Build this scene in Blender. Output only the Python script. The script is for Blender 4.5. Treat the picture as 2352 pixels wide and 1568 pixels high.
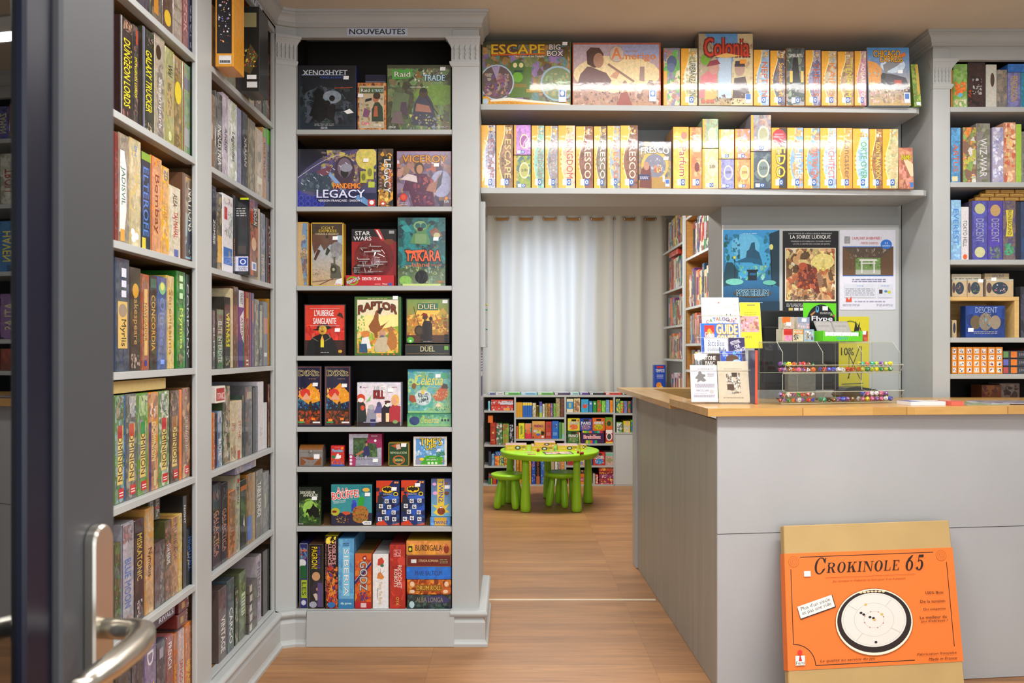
import bpy, math, random
from mathutils import Vector as V3
for o in list(bpy.data.objects): bpy.data.objects.remove(o, do_unlink=True)
scn = bpy.context.scene
COL = scn.collection
# ------------------------------------------------------------------ camera
F, CX, CY, H = 1900.0, 1176.0, 805.0, 1.335      # focal length in px, principal point, eye height
cam = bpy.data.cameras.new('camera'); camo = bpy.data.objects.new('camera', cam); COL.objects.link(camo)
camo.location = (0, 0, H); camo.rotation_euler = (math.pi/2, 0, 0)
cam.sensor_width = 36; cam.lens = F/2352*36; cam.shift_y = (CY-784)/2352
cam.clip_start = .02
cam.dof.use_dof = True; cam.dof.focus_distance = 4.0; cam.dof.aperture_fstop = 10.0
scn.camera = camo
# ------------------------------------------------------------------ view, world, lights
scn.view_settings.view_transform = 'Standard'; scn.view_settings.look = 'None'
scn.view_settings.gamma = 1; scn.view_settings.use_curve_mapping = False
scn.view_settings.exposure = 0.0
w = bpy.data.worlds.new('world'); scn.world = w; w.use_nodes = True
w.node_tree.nodes['Background'].inputs[0].default_value = (.62, .74, 1, 1)
w.node_tree.nodes['Background'].inputs[1].default_value = 1.0
def area(name, loc, rot, sx, sy, power, col):
    l = bpy.data.lights.new(name, 'AREA'); l.shape = 'RECTANGLE'; l.size = sx; l.size_y = sy
    l.energy = power; l.color = col
    o = bpy.data.objects.new(name, l); o.location = loc; o.rotation_euler = rot; COL.objects.link(o); return o
WARM = (1, .96, .9); NEUT = (1, .985, .96); COOL = (.74, .85, 1)
CEIL = 2.875
area('tube_light_shelves', (1.15, 3.38, 2.80), (0, 0, 0), 2.1, .1, 21, NEUT)
area('tube_light_front', (1.25, 2.1, CEIL-.075), (0, 0, 0), 2.3, .16, 58, NEUT)
area('tube_light_left', (-.3, 1.6, CEIL-.075), (0, 0, math.pi/2), 1.5, .16, 36, NEUT)
area('tube_light_rear', (.6, -.1, CEIL-.075), (0, 0, 0), 2.3, .16, 46, NEUT)
area('fill_light_behind_camera', (.9, -1.42, 1.5), (math.radians(90), 0, 0), 3.6, 2.4, 60, (.84, .92, 1))  # added soft cool fill behind the camera; the rear wall has no window
area('tube_light_back_room', (.3, 6.6, CEIL-.075), (0, 0, 0), 1.6, .5, 88, WARM)
area('window_daylight', (.34, 8.86, 1.75), (math.radians(-90), 0, 0), 1.15, 1.6, 14, (.52, .7, 1))

# ------------------------------------------------------------------ helpers
def X(px, Y): return (px-CX)*Y/F
def Z(py, Y): return H-(py-CY)*Y/F
def lin(c):
    c = c/255.0
    return c/12.92 if c <= .04045 else ((c+.055)/1.055)**2.4
def hx(s, a=.3):
    if isinstance(s, tuple): return s
    if len(s) == 3: r, g, b = [int(ch*2, 16) for ch in s]
    else: r, g, b = int(s[:2], 16), int(s[2:4], 16), int(s[4:6], 16)
    return (lin(r), lin(g), lin(b), a)
def mat(name, col=(.5, .5, .5), rough=.5, metal=0, noise=0, nscale=8, bump=0, bscale=60, coat=0, spec=.5, trans=0, stretch=(1, 1, 1), ior=1.45):
    m = bpy.data.materials.new(name); m.use_nodes = True; nt = m.node_tree; N = nt.nodes; L = nt.links
    b = N['Principled BSDF']
    c = hx(col) if isinstance(col, str) else tuple(col)+(1,)
    c = (c[0], c[1], c[2], 1)
    b.inputs['Base Color'].default_value = c; b.inputs['Roughness'].default_value = rough
    b.inputs['Metallic'].default_value = metal; b.inputs['Coat Weight'].default_value = coat
    b.inputs['Specular IOR Level'].default_value = spec; b.inputs['IOR'].default_value = ior
    b.inputs['Transmission Weight'].default_value = trans
    tc = N.new('ShaderNodeTexCoord'); mp = N.new('ShaderNodeMapping'); L.new(tc.outputs['Object'], mp.inputs[0])
    mp.inputs['Scale'].default_value = stretch
    if noise:
        n = N.new('ShaderNodeTexNoise'); n.inputs['Scale'].default_value = nscale; n.inputs['Detail'].default_value = 5
        L.new(mp.outputs[0], n.inputs['Vector'])
        r = N.new('ShaderNodeMapRange'); L.new(n.outputs['Fac'], r.inputs[0]); r.inputs[1].default_value = .3; r.inputs[2].default_value = .7
        r.inputs[3].default_value = 1-noise; r.inputs[4].default_value = 1+noise
        mx = N.new('ShaderNodeVectorMath'); mx.operation = 'SCALE'; mx.inputs[0].default_value = c[:3]
        L.new(r.outputs[0], mx.inputs['Scale']); L.new(mx.outputs[0], b.inputs['Base Color'])
    if bump:
        n2 = N.new('ShaderNodeTexNoise'); n2.inputs['Scale'].default_value = bscale; n2.inputs['Detail'].default_value = 4
        L.new(mp.outputs[0], n2.inputs['Vector'])
        bp = N.new('ShaderNodeBump'); bp.inputs['Strength'].default_value = bump; bp.inputs['Distance'].default_value = .004
        L.new(n2.outputs['Fac'], bp.inputs['Height']); L.new(bp.outputs[0], b.inputs['Normal'])
    return m
def printed(name, rough, coat, bump, det=.55, bscale=22):
    m = bpy.data.materials.new(name); m.use_nodes = True; nt = m.node_tree; N = nt.nodes; L = nt.links
    b = N['Principled BSDF']; at = N.new('ShaderNodeAttribute'); at.attribute_name = 'Col'
    tc = N.new('ShaderNodeTexCoord')
    n = N.new('ShaderNodeTexNoise'); n.inputs['Scale'].default_value = 75; n.inputs['Detail'].default_value = 9
    n.inputs['Roughness'].default_value = .72
    L.new(tc.outputs['Object'], n.inputs['Vector'])
    mc = N.new('ShaderNodeMix'); mc.data_type = 'RGBA'; mc.inputs[0].default_value = .35; L.new(n.outputs['Fac'], mc.inputs[6]); L.new(n.outputs['Color'], mc.inputs[7])
    sb = N.new('ShaderNodeVectorMath'); sb.operation = 'SUBTRACT'; L.new(mc.outputs[2], sb.inputs[0]); sb.inputs[1].default_value = (.5, .5, .5)
    ma = N.new('ShaderNodeMath'); ma.operation = 'MULTIPLY'; L.new(at.outputs['Alpha'], ma.inputs[0]); ma.inputs[1].default_value = det*4.4
    sc = N.new('ShaderNodeVectorMath'); sc.operation = 'SCALE'; L.new(sb.outputs[0], sc.inputs[0]); L.new(ma.outputs[0], sc.inputs['Scale'])
    ad = N.new('ShaderNodeVectorMath'); ad.operation = 'ADD'; L.new(sc.outputs[0], ad.inputs[0]); ad.inputs[1].default_value = (1, 1, 1)
    mu = N.new('ShaderNodeVectorMath'); mu.operation = 'MULTIPLY'; L.new(ad.outputs[0], mu.inputs[0]); L.new(at.outputs['Color'], mu.inputs[1])
    mxx = N.new('ShaderNodeVectorMath'); mxx.operation = 'MAXIMUM'; L.new(mu.outputs[0], mxx.inputs[0]); mxx.inputs[1].default_value = (.003, .003, .003)
    L.new(mxx.outputs[0], b.inputs['Base Color'])
    b.inputs['Roughness'].default_value = rough; b.inputs['Coat Weight'].default_value = coat; b.inputs['Coat Roughness'].default_value = .06
    if bump:
        n2 = N.new('ShaderNodeTexNoise'); n2.inputs['Scale'].default_value = bscale; n2.inputs['Detail'].default_value = 3
        n2.inputs['Distortion'].default_value = 1.5
        L.new(tc.outputs['Object'], n2.inputs['Vector'])
        bp = N.new('ShaderNodeBump'); bp.inputs['Strength'].default_value = bump; bp.inputs['Distance'].default_value = .0035
        L.new(n2.outputs['Fac'], bp.inputs['Height']); L.new(bp.outputs[0], b.inputs['Normal']); L.new(bp.outputs[0], b.inputs['Coat Normal'])
    return m
M = {}
M['card'] = printed('printed_card', .38, .15, 0)
M['wrap'] = printed('shrink_wrapped_card', .3, .6, .1, bscale=14)
M['paper'] = printed('printed_paper', .6, 0, 0, .3)
M['grey'] = mat('grey_paint', 'b3b6b5', .42, noise=.04, nscale=4, bump=.05, bscale=90)
M['wallgrey'] = mat('wall_grey_paint', 'a9acab', .6, noise=.03, nscale=3)
M['lgrey'] = mat('light_grey_board', 'c2c5c4', .5)
M['ceil'] = mat('beige_ceiling_paint', 'd2c8b8', .8, noise=.03, nscale=3)
M['pine'] = mat('brown_pine', '7c5c3a', .5, noise=.25, nscale=7, stretch=(1, 1, 9))
M['dark'] = mat('dark_back_panel', '1e1813', .7, noise=.2)
M['lwood'] = mat('pale_pine', 'dcb676', .45, noise=.1, nscale=8, stretch=(1, 6, 6))
M['rod'] = mat('honey_wood_rod', 'b8864a', .35, noise=.15, nscale=12, stretch=(1, 8, 8))
M['steel'] = mat('brushed_steel', 'c4bfb4', .28, metal=1)
M['chrome'] = mat('chrome', 'd8d8d8', .15, metal=1)
M['black'] = mat('black_plastic', '17181a', .35)
M['white'] = mat('white_label', 'f4f2ee', .5)
M['green'] = mat('lime_green_plastic', '9ad426', .32, coat=.2)
M['plastic'] = mat('plain_plastic', 'cccccc', .4)
M['door'] = mat('dark_grey_door_paint', '46474b', .45, noise=.03)
M['gasket'] = mat('dark_blue_gasket', '0a0c22', .3)
M['cork'] = mat('cork', 'b98a50', .8, noise=.2, nscale=80)
M['cardboard'] = mat('brown_cardboard', 'b99b66', .7, noise=.05, nscale=6, bump=.1, bscale=40)
M['tube'] = mat('lamp_housing', 'e8e8e4', .5)

class MB:
    def __init__(s): s.v = []; s.f = []; s.c = []; s.m = []; s.sm = []
    def face(s, pts, col=(.8, .8, .8, 0), mi=0, sm=False):
        b = len(s.v); s.v += [tuple(p) for p in pts]; s.f.append(tuple(range(b, b+len(pts))))
        s.c.append(col if isinstance(col, list) else [col]*len(pts)); s.m.append(mi); s.sm.append(sm)
    def mesh(s, vs, fs, col=(.8, .8, .8, 0), mi=0, sm=False):
        b = len(s.v); s.v += [tuple(p) for p in vs]
        for f in fs:
            s.f.append(tuple(i+b for i in f)); s.c.append([col]*len(f)); s.m.append(mi); s.sm.append(sm)
    def obox(s, A, U, W, D, col=(.8, .8, .8, 0), mi=0, ch=0):
        """box from corner A with edge vectors U (right), W (up), D (depth); ch = chamfer"""
        A, U, W, D = V3(A), V3(U), V3(W), V3(D)
        if ch:
            u, w_, d = U.normalized()*ch, W.normalized()*ch, D.normalized()*ch
            vs = []; idx = {}
            for i in (0, 1):
                for j in (0, 1):
                    for k in (0, 1):
                        P = A+U*i+W*j+D*k; su, sw, sd = (u if i == 0 else -u), (w_ if j == 0 else -w_), (d if k == 0 else -d)
                        idx[i, j, k, 'u'] = len(vs); vs.append(P+sw+sd)
                        idx[i, j, k, 'w'] = len(vs); vs.append(P+su+sd)
                        idx[i, j, k, 'd'] = len(vs); vs.append(P+su+sw)
            fs = []
            for i in (0, 1):
                fs.append([idx[i, 0, 0, 'u'], idx[i, 1, 0, 'u'], idx[i, 1, 1, 'u'], idx[i, 0, 1, 'u']])
                fs.append([idx[0, i, 0, 'w'], idx[1, i, 0, 'w'], idx[1, i, 1, 'w'], idx[0, i, 1, 'w']])
                fs.append([idx[0, 0, i, 'd'], idx[1, 0, i, 'd'], idx[1, 1, i, 'd'], idx[0, 1, i, 'd']])
                for j in (0, 1):
                    fs.append([idx[i, j, 0, 'u'], idx[i, j, 1, 'u'], idx[i, j, 1, 'w'], idx[i, j, 0, 'w']])
                    fs.append([idx[i, 0, j, 'u'], idx[i, 1, j, 'u'], idx[i, 1, j, 'd'], idx[i, 0, j, 'd']])
                    fs.append([idx[0, i, j, 'w'], idx[1, i, j, 'w'], idx[1, i, j, 'd'], idx[0, i, j, 'd']])
                    for k in (0, 1): fs.append([idx[i, j, k, 'u'], idx[i, j, k, 'w'], idx[i, j, k, 'd']])
            s.mesh(vs, fs, col, mi); return s
        P = [A, A+U, A+U+W, A+W, A+D, A+U+D, A+U+W+D, A+W+D]
        s.mesh(P, [(0, 1, 2, 3), (1, 5, 6, 2), (5, 4, 7, 6), (4, 0, 3, 7), (3, 2, 6, 7), (4, 5, 1, 0)], col, mi); return s
    def box(s, x0, y0, z0, x1, y1, z1, col=(.8, .8, .8, 0), mi=0, ch=0):
        return s.obox((x0, y0, z0), (x1-x0, 0, 0), (0, 0, z1-z0), (0, y1-y0, 0), col, mi, ch)
    def prism(s, pts, z0, z1, col=(.8, .8, .8, 0), mi=0):
        n = len(pts); vs = [(p[0], p[1], z0) for p in pts]+[(p[0], p[1], z1) for p in pts]
        s.mesh(vs, [tuple(range(n))[::-1], tuple(range(n, 2*n))]+[(i, (i+1) % n, (i+1) % n+n, i+n) for i in range(n)], col, mi); return s
    def lathe(s, c, prof, n=24, axis=(0, 0, 1), col=(.8, .8, .8, 0), mi=0, top=None):
        """prof = [(r,h)...] along axis from c; optional top vector shifts upper end"""
        a = V3(axis).normalized(); t = V3((1, 0, 0)) if abs(a.x) < .9 else V3((0, 1, 0))
        u = a.cross(t).normalized(); w_ = a.cross(u); c = V3(c); vs = []; fs = []
        for r, h in prof:
            for i in range(n):
                th = 2*math.pi*i/n; vs.append(c+a*h+(u*math.cos(th)+w_*math.sin(th))*r)
        for j in range(len(prof)-1):
            for i in range(n): fs.append((j*n+i, j*n+(i+1) % n, (j+1)*n+(i+1) % n, (j+1)*n+i))
        fs.append(tuple(range(n))[::-1]); k = (len(prof)-1)*n; fs.append(tuple(range(k, k+n)))
        s.mesh(vs, fs, col, mi, True); return s
    def tube(s, pts, r, n=10, col=(.8, .8, .8, 0), mi=0):
        pts = [V3(p) for p in pts]; vs = []; fs = []; rr = r if isinstance(r, list) else [r]*len(pts); pu = None
        for i, p in enumerate(pts):
            d = (pts[min(i+1, len(pts)-1)]-pts[max(i-1, 0)]).normalized()
            if pu is None: t = V3((0, 0, 1)) if abs(d.z) < .9 else V3((1, 0, 0)); u = d.cross(t).normalized()
            else: u = (pu-d*pu.dot(d)).normalized()
            pu = u; w_ = d.cross(u)
            ra, rb = rr[i] if isinstance(rr[i], tuple) else (rr[i], rr[i])
            for k in range(n):
                th = 2*math.pi*k/n; vs.append(p+u*math.cos(th)*ra+w_*math.sin(th)*rb)
        for j in range(len(pts)-1):
            for i in range(n): fs.append((j*n+i, j*n+(i+1) % n, (j+1)*n+(i+1) % n, (j+1)*n+i))
        fs.append(tuple(range(n))[::-1]); k = (len(pts)-1)*n; fs.append(tuple(range(k, k+n)))
        s.mesh(vs, fs, col, mi, True); return s
    def build(s, name, mats, parent=None, origin=None):
        if not isinstance(mats, (list, tuple)): mats = [mats]
        if parent is not None: org = V3(parent['_o'])
        else:
            if origin is None:
                xs = [v[0] for v in s.v]; ys = [v[1] for v in s.v]; zs = [v[2] for v in s.v]
                origin = ((min(xs)+max(xs))/2, (min(ys)+max(ys))/2, min(zs))
            org = V3(origin)
        me = bpy.data.meshes.new(name)
        me.from_pydata([(v[0]-org[0], v[1]-org[1], v[2]-org[2]) for v in s.v], [], s.f)
        for m_ in mats: me.materials.append(M[m_] if isinstance(m_, str) else m_)
        me.polygons.foreach_set('material_index', s.m); me.polygons.foreach_set('use_smooth', s.sm)
        ca = me.color_attributes.new('Col', 'FLOAT_COLOR', 'CORNER')
        flat = []
        for cl in s.c:
            for c in cl: flat += c
        ca.data.foreach_set('color', flat)
        o = bpy.data.objects.new(name, me); COL.objects.link(o)
        if parent is not None: o.parent = parent
        else: o.location = org
        o['_o'] = tuple(org)
        return o
def tag(o, label=None, cat=None, group=None, kind=None):
    if label: o['label'] = label
    if cat: o['category'] = cat
    if group: o['group'] = group
    if kind: o['kind'] = kind
    return o
def empty(name, loc, label, cat, group=None):
    o = bpy.data.objects.new(name, None); COL.objects.link(o); o.location = loc; o['_o'] = tuple(loc); o.empty_display_size = .05
    return tag(o, label, cat, group)
def struct(name, mb, m, label=None):
    o = mb.build(name, m, origin=(0, 0, 0)); o['kind'] = 'structure'
    if label: o['label'] = label
    return o
def bx(*a, **k): return MB().box(*a, **k)

# ---- lettering
_tc = {}
def glyphs(txt, bold=0.0, shear=0.0):
    k = (txt, bold, shear)
    if k in _tc: return _tc[k]
    cu = bpy.data.curves.new('lettering', 'FONT'); cu.body = txt; cu.size = 1; cu.offset = bold; cu.shear = shear; cu.resolution_u = 2
    cu.space_line = .85; cu.align_x = 'CENTER'
    ob = bpy.data.objects.new('lettering', cu); me = bpy.data.meshes.new_from_object(ob)
    vs = [(v.co.x, v.co.y) for v in me.vertices]; fs = [tuple(p.vertices) for p in me.polygons]
    bpy.data.objects.remove(ob); bpy.data.curves.remove(cu); bpy.data.meshes.remove(me)
    if not vs: vs = [(0, 0)]; fs = []
    x0 = min(v[0] for v in vs); x1 = max(v[0] for v in vs); y0 = min(v[1] for v in vs); y1 = max(v[1] for v in vs)
    vs = [((x-x0)/max(x1-x0, 1e-6), (y-y0)/max(y1-y0, 1e-6)) for x, y in vs]
    _tc[k] = (vs, fs); return _tc[k]
def clip(poly):
    for ax, lim, sg in ((0, 0, 1), (0, 1, -1), (1, 0, 1), (1, 1, -1)):
        out = []; n = len(poly)
        for i in range(n):
            a, b = poly[i], poly[(i+1) % n]; ia = (a[ax]-lim)*sg >= 0; ib = (b[ax]-lim)*sg >= 0
            if ia: out.append(a)
            if ia != ib:
                t = (lim-a[ax])/(b[ax]-a[ax]); out.append((a[0]+(b[0]-a[0])*t, a[1]+(b[1]-a[1])*t))
        poly = out
        if len(poly) < 3: return []
    return poly
def chunks(p):
    p = p.replace(' ', ''); return [p[i:i+3] for i in range(0, len(p)-2, 3)]
MUTE = [0, None]
class Cv:
    """a face one can print on: coordinates 0..1 right and up"""
    def __init__(s, mb, A, U, W, mi=0, seed=1, eps=.0001):
        s.mb = mb; s.A = V3(A); s.U = V3(U); s.W = V3(W); s.N = s.U.cross(s.W).normalized(); s.k = 0; s.mi = mi
        s.w = s.U.length; s.h = s.W.length; s.R = random.Random(seed); s.eps = eps
    def P(s, x, y): return s.A+s.U*x+s.W*y+s.N*(s.k*s.eps)
    def poly(s, pts, c, c2=None, a=.3, dk=1):
        s.k += dk; pts = clip(pts)
        if not pts: return
        c = hx(c, a)
        if c2:
            c2 = hx(c2, a); ys = [p[1] for p in pts]; y0, y1 = min(ys), max(ys)
            cc = [tuple(c[i]+(c2[i]-c[i])*((p[1]-y0)/max(y1-y0, 1e-6)) for i in range(4)) for p in pts]
        else: cc = c
        s.mb.face([s.P(*p) for p in pts], cc, s.mi)
    def rect(s, x0, y0, x1, y1, c, c2=None, a=.3): s.poly([(x0, y0), (x1, y0), (x1, y1), (x0, y1)], c, c2, a)
    def ell(s, cx, cy, rx, ry, c, n=20, a=.3): s.poly([(cx+rx*math.cos(2*math.pi*i/n), cy+ry*math.sin(2*math.pi*i/n)) for i in range(n)], c, None, a)
    def line(s, x0, y0, x1, y1, t, c, a=.1):
        dx, dy = (x1-x0)*s.w, (y1-y0)*s.h; L = math.hypot(dx, dy) or 1; nx, ny = -dy/L*t/2/s.w, dx/L*t/2/s.h
        s.poly([(x0+nx, y0+ny), (x1+nx, y1+ny), (x1-nx, y1-ny), (x0-nx, y0-ny)], c, None, a)
    def frame(s, t, c, a=.1):
        tx, ty = t/s.w, t/s.h
        s.rect(0, 0, 1, ty, c, a=a); s.k -= 1; s.rect(0, 1-ty, 1, 1, c, a=a); s.k -= 1
        s.rect(0, 0, tx, 1, c, a=a); s.k -= 1; s.rect(1-tx, 0, 1, 1, c, a=a)
    def blot(s, x0, y0, x1, y1, pal, n, sz=.12, a=.9):
        """n random patches of the palette: the busy print of an illustration"""
        pal = chunks(pal); R = s.R; m = min(s.w*(x1-x0), s.h*(y1-y0))
        n = int(n*2.9); sz *= .52; cs = [hx(p_, a) for p_ in pal]; av = [sum(c_[j] for c_ in cs)/len(cs) for j in range(3)]
        for i in range(n):
            cx = R.uniform(x0, x1); cy = R.uniform(y0, y1); r = m*sz*R.uniform(.4, 1.7)*(1.5 if i < n/4 else 1); k = R.randint(5, 8); ph = R.uniform(0, 6)
            c0 = R.choice(cs); q_ = .22; kk = R.uniform(.8, 1.15); c0 = tuple((c0[j]*(1-q_)+av[j]*q_)*kk for j in range(3))+(a,)
            if MUTE[0]: lu = sum(c0[:3])/3; c0 = tuple((c0[j]*.5+lu*.5)*(1-MUTE[0])+MUTE[1][j]*MUTE[0]*kk for j in range(3))+(a,)
            el = R.uniform(.5, 1.9)
            pts = []
            for j in range(k):
                rr = r*R.uniform(.55, 1.25); th = ph+2*math.pi*j/k
                pts.append((min(max(cx+rr*math.cos(th)/s.w, x0), x1), min(max(cy+rr*el*math.sin(th)/s.h, y0), y1)))
            s.poly(pts, c0, None, a, .04)
    def text(s, t, x0, y0, x1, y1, c, rot=0, out=None, bold=.028, shear=0, a=0.05):
        H_ = (abs(x1-x0)*s.w if rot in (90, -90) else abs(y1-y0)*s.h)/(t.count('\n')+1)   # lettering height in metres
        if out:
            e = max(.0009, H_*(.055+bold*.5))
            s._text(t, x0, y0, x1, y1, out, rot, shear, a, [(-e, -e), (e, -e), (e, e), (-e, e)])
        e = H_*bold*.6
        s._text(t, x0, y0, x1, y1, c, rot, shear, a, [(-e, 0), (e, 0), (0, e*.6)] if bold > .015 else [(0, 0)])
    def _text(s, t, x0, y0, x1, y1, c, rot, shear, a, shifts):
        vs, fs = glyphs(t, 0, shear)
        for ox, oy in shifts:
            s.k += .25; ox /= s.w; oy /= s.h; res = []
            for u, v in vs:
                if rot == -90: p = (x0+(x1-x0)*v, y1-(y1-y0)*u)
                elif rot == 90: p = (x1-(x1-x0)*v, y0+(y1-y0)*u)
                elif isinstance(rot, float):
                    p = (x0+(x1-x0)*u, y0+(y1-y0)*v); mx, my = (x0+x1)/2, (y0+y1)/2
                    dx, dy = (p[0]-mx)*s.w, (p[1]-my)*s.h; cs, sn = math.cos(rot), math.sin(rot)
                    p = (mx+(dx*cs-dy*sn)/s.w, my+(dx*sn+dy*cs)/s.h)
                else: p = (x0+(x1-x0)*u, y0+(y1-y0)*v)
                res.append(s.P(p[0]+ox, p[1]+oy))
            s.mb.mesh(res, fs, hx(c, a), s.mi)
        s.k += 1
    def arctext(s, t, cx, y, wd, ht, rise, c, out=None, bold=.02):
        """lettering bent over a shallow arch"""
        e = ht*s.h*.07
        for col_, sh in ((out, [(-e, -e), (e, -e), (e, e), (-e, e)]), (c, [(-e*.4, 0), (e*.4, 0)])):
            if not col_: continue
            vs, fs = glyphs(t)
            for ox, oy in sh:
                s.k += .4; res = []
                for u, v in vs:
                    q = 1-(2*u-1)**2
                    res.append(s.P(cx-wd/2+wd*u+ox/s.w, y+ht*v*(1-.15*q)+rise*q+oy/s.h))
                s.mb.mesh(res, fs, hx(col_, .05), s.mi)
    def lines(s, x0, y0, x1, y1, n, c, fill=.4):
        """rows of small print too fine to read"""
        R = s.R; st = (y1-y0)/n
        s.k += 1
        for i in range(n):
            yy = y0+st*i; x = x0
            while x < x1-.01:
                e = min(x+R.uniform(.02, .09), x1)
                s.mb.face([s.P(x, yy), s.P(e, yy), s.P(e, yy+st*fill), s.P(x, yy+st*fill)], hx(c, 0), s.mi); x = e+R.uniform(.01, .02)
    def ops(s, L):
        for o in L:
            k = o[0]
            if k == 'r': s.rect(*o[1:])
            elif k == 'e': s.ell(*o[1:])
            elif k == 'p': q = o[1]; s.poly([(q[i], q[i+1]) for i in range(0, len(q), 2)], *o[2:])
            elif k == 't': s.text(*o[1:])
            elif k == 'b': s.blot(*o[1:])
            elif k == 'l': s.line(*o[1:])
            elif k == 'f': s.frame(*o[1:])
            elif k == 'n': s.lines(*o[1:])
            elif k == 'a': s.arctext(*o[1:])
            elif k == 'g': s.rect(0, 0, 1, 1, o[1], o[2], .6)
CN = {'black': '111', 'dark grey': '444', 'grey': '888', 'silver': 'bbb', 'white': 'fff', 'cream': 'ed9', 'beige': 'cb9', 'tan': 'b96', 'brown': '743', 'dark brown': '432',
      'red': 'd22', 'dark red': '822', 'orange': 'f82', 'amber': 'c83', 'yellow': 'fd2', 'mustard': 'db4', 'olive': '883', 'lime': '9c3', 'green': '3a3', 'dark green': '253', 'teal': '288',
      'light blue': '8ce', 'blue': '25c', 'dark blue': '136', 'navy': '113', 'purple': '639', 'lilac': 'aad', 'pink': 'f8a', 'magenta': 'a15', 'mint': '9cb', 'grey-blue': '567'}
def cname(c):
    r = [int(ch*2, 16) for ch in c] if len(c) == 3 else [int(c[i:i+2], 16) for i in (0, 2, 4)]; best = None
    for n, k in CN.items():
        q = [int(ch*2, 16) for ch in k]; d = 2*(r[0]-q[0])**2+4*(r[1]-q[1])**2+3*(r[2]-q[2])**2
        if best is None or d < best[0]: best = (d, n)
    return best[1]
ORD = ['zeroth', 'first', 'second', 'third', 'fourth', 'fifth', 'sixth', 'seventh', 'eighth', 'ninth', 'tenth', 'eleventh', 'twelfth', 'thirteenth', 'fourteenth', 'fifteenth',
       'sixteenth', 'seventeenth', 'eighteenth', 'nineteenth', 'twentieth']+['twenty-'+x for x in ('first', 'second', 'third', 'fourth', 'fifth', 'sixth', 'seventh', 'eighth', 'ninth')]+['thirtieth']
_seed = [7]
def gbox(A, U, W, d, base, ops=(), m='wrap', label='', cat='board game', group=None, name='game_box', side=None, sticker=None, nrm=None, topc=None, sideops=None):
    """a printed box: A = lower left front corner, U/W = edge vectors of the front, d = depth"""
    _seed[0] += 1; mb = MB(); A, U, W = V3(A), V3(U), V3(W); N = U.cross(W).normalized()
    sc = hx(side or base, .4)
    mb.obox(A, U, W, -N*d, sc, 0, ch=min(.0016, U.length*.1))
    cv = Cv(mb, A+N*.0002+U*.01+W*.006, U*.98, W*.988, 0, _seed[0]); cv.k = 1
    cv.rect(0, 0, 1, 1, base, None, .4); cv.ops(ops)
    # the same colours wrap on to the lid top
    if topc:
        cv2 = Cv(mb, A+W, U, -N*d, 0, _seed[0]); cv2.k = 1; cv2.rect(.02, .01, .98, .99, topc, None, .5)
    if sideops:
        cv3 = Cv(mb, A-N*d, N*d, W, 0, _seed[0]); cv3.k = 1; cv3.rect(.01, .01, .99, .99, side or base, None, .2); cv3.ops(sideops)
    o = mb.build(name, m, origin=A+U*.5-N*d*.5); tag(o, label, cat, group)
    if sticker:
        sx, sy = sticker[:2]; sw = sticker[2] if len(sticker) > 2 else .024; sh = sw*.68
        u, w_ = U.normalized(), W.normalized(); P = A+u*sx+w_*sy+N*(cv.k*cv.eps+.0004)
        q = MB(); q.obox(P-u*sw/2, u*sw, (w_*sh+u*sh*.08), N*.0004, hx('fff', 0)); s_ = q.build('price_sticker', 'paper', o)
    return o
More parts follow.
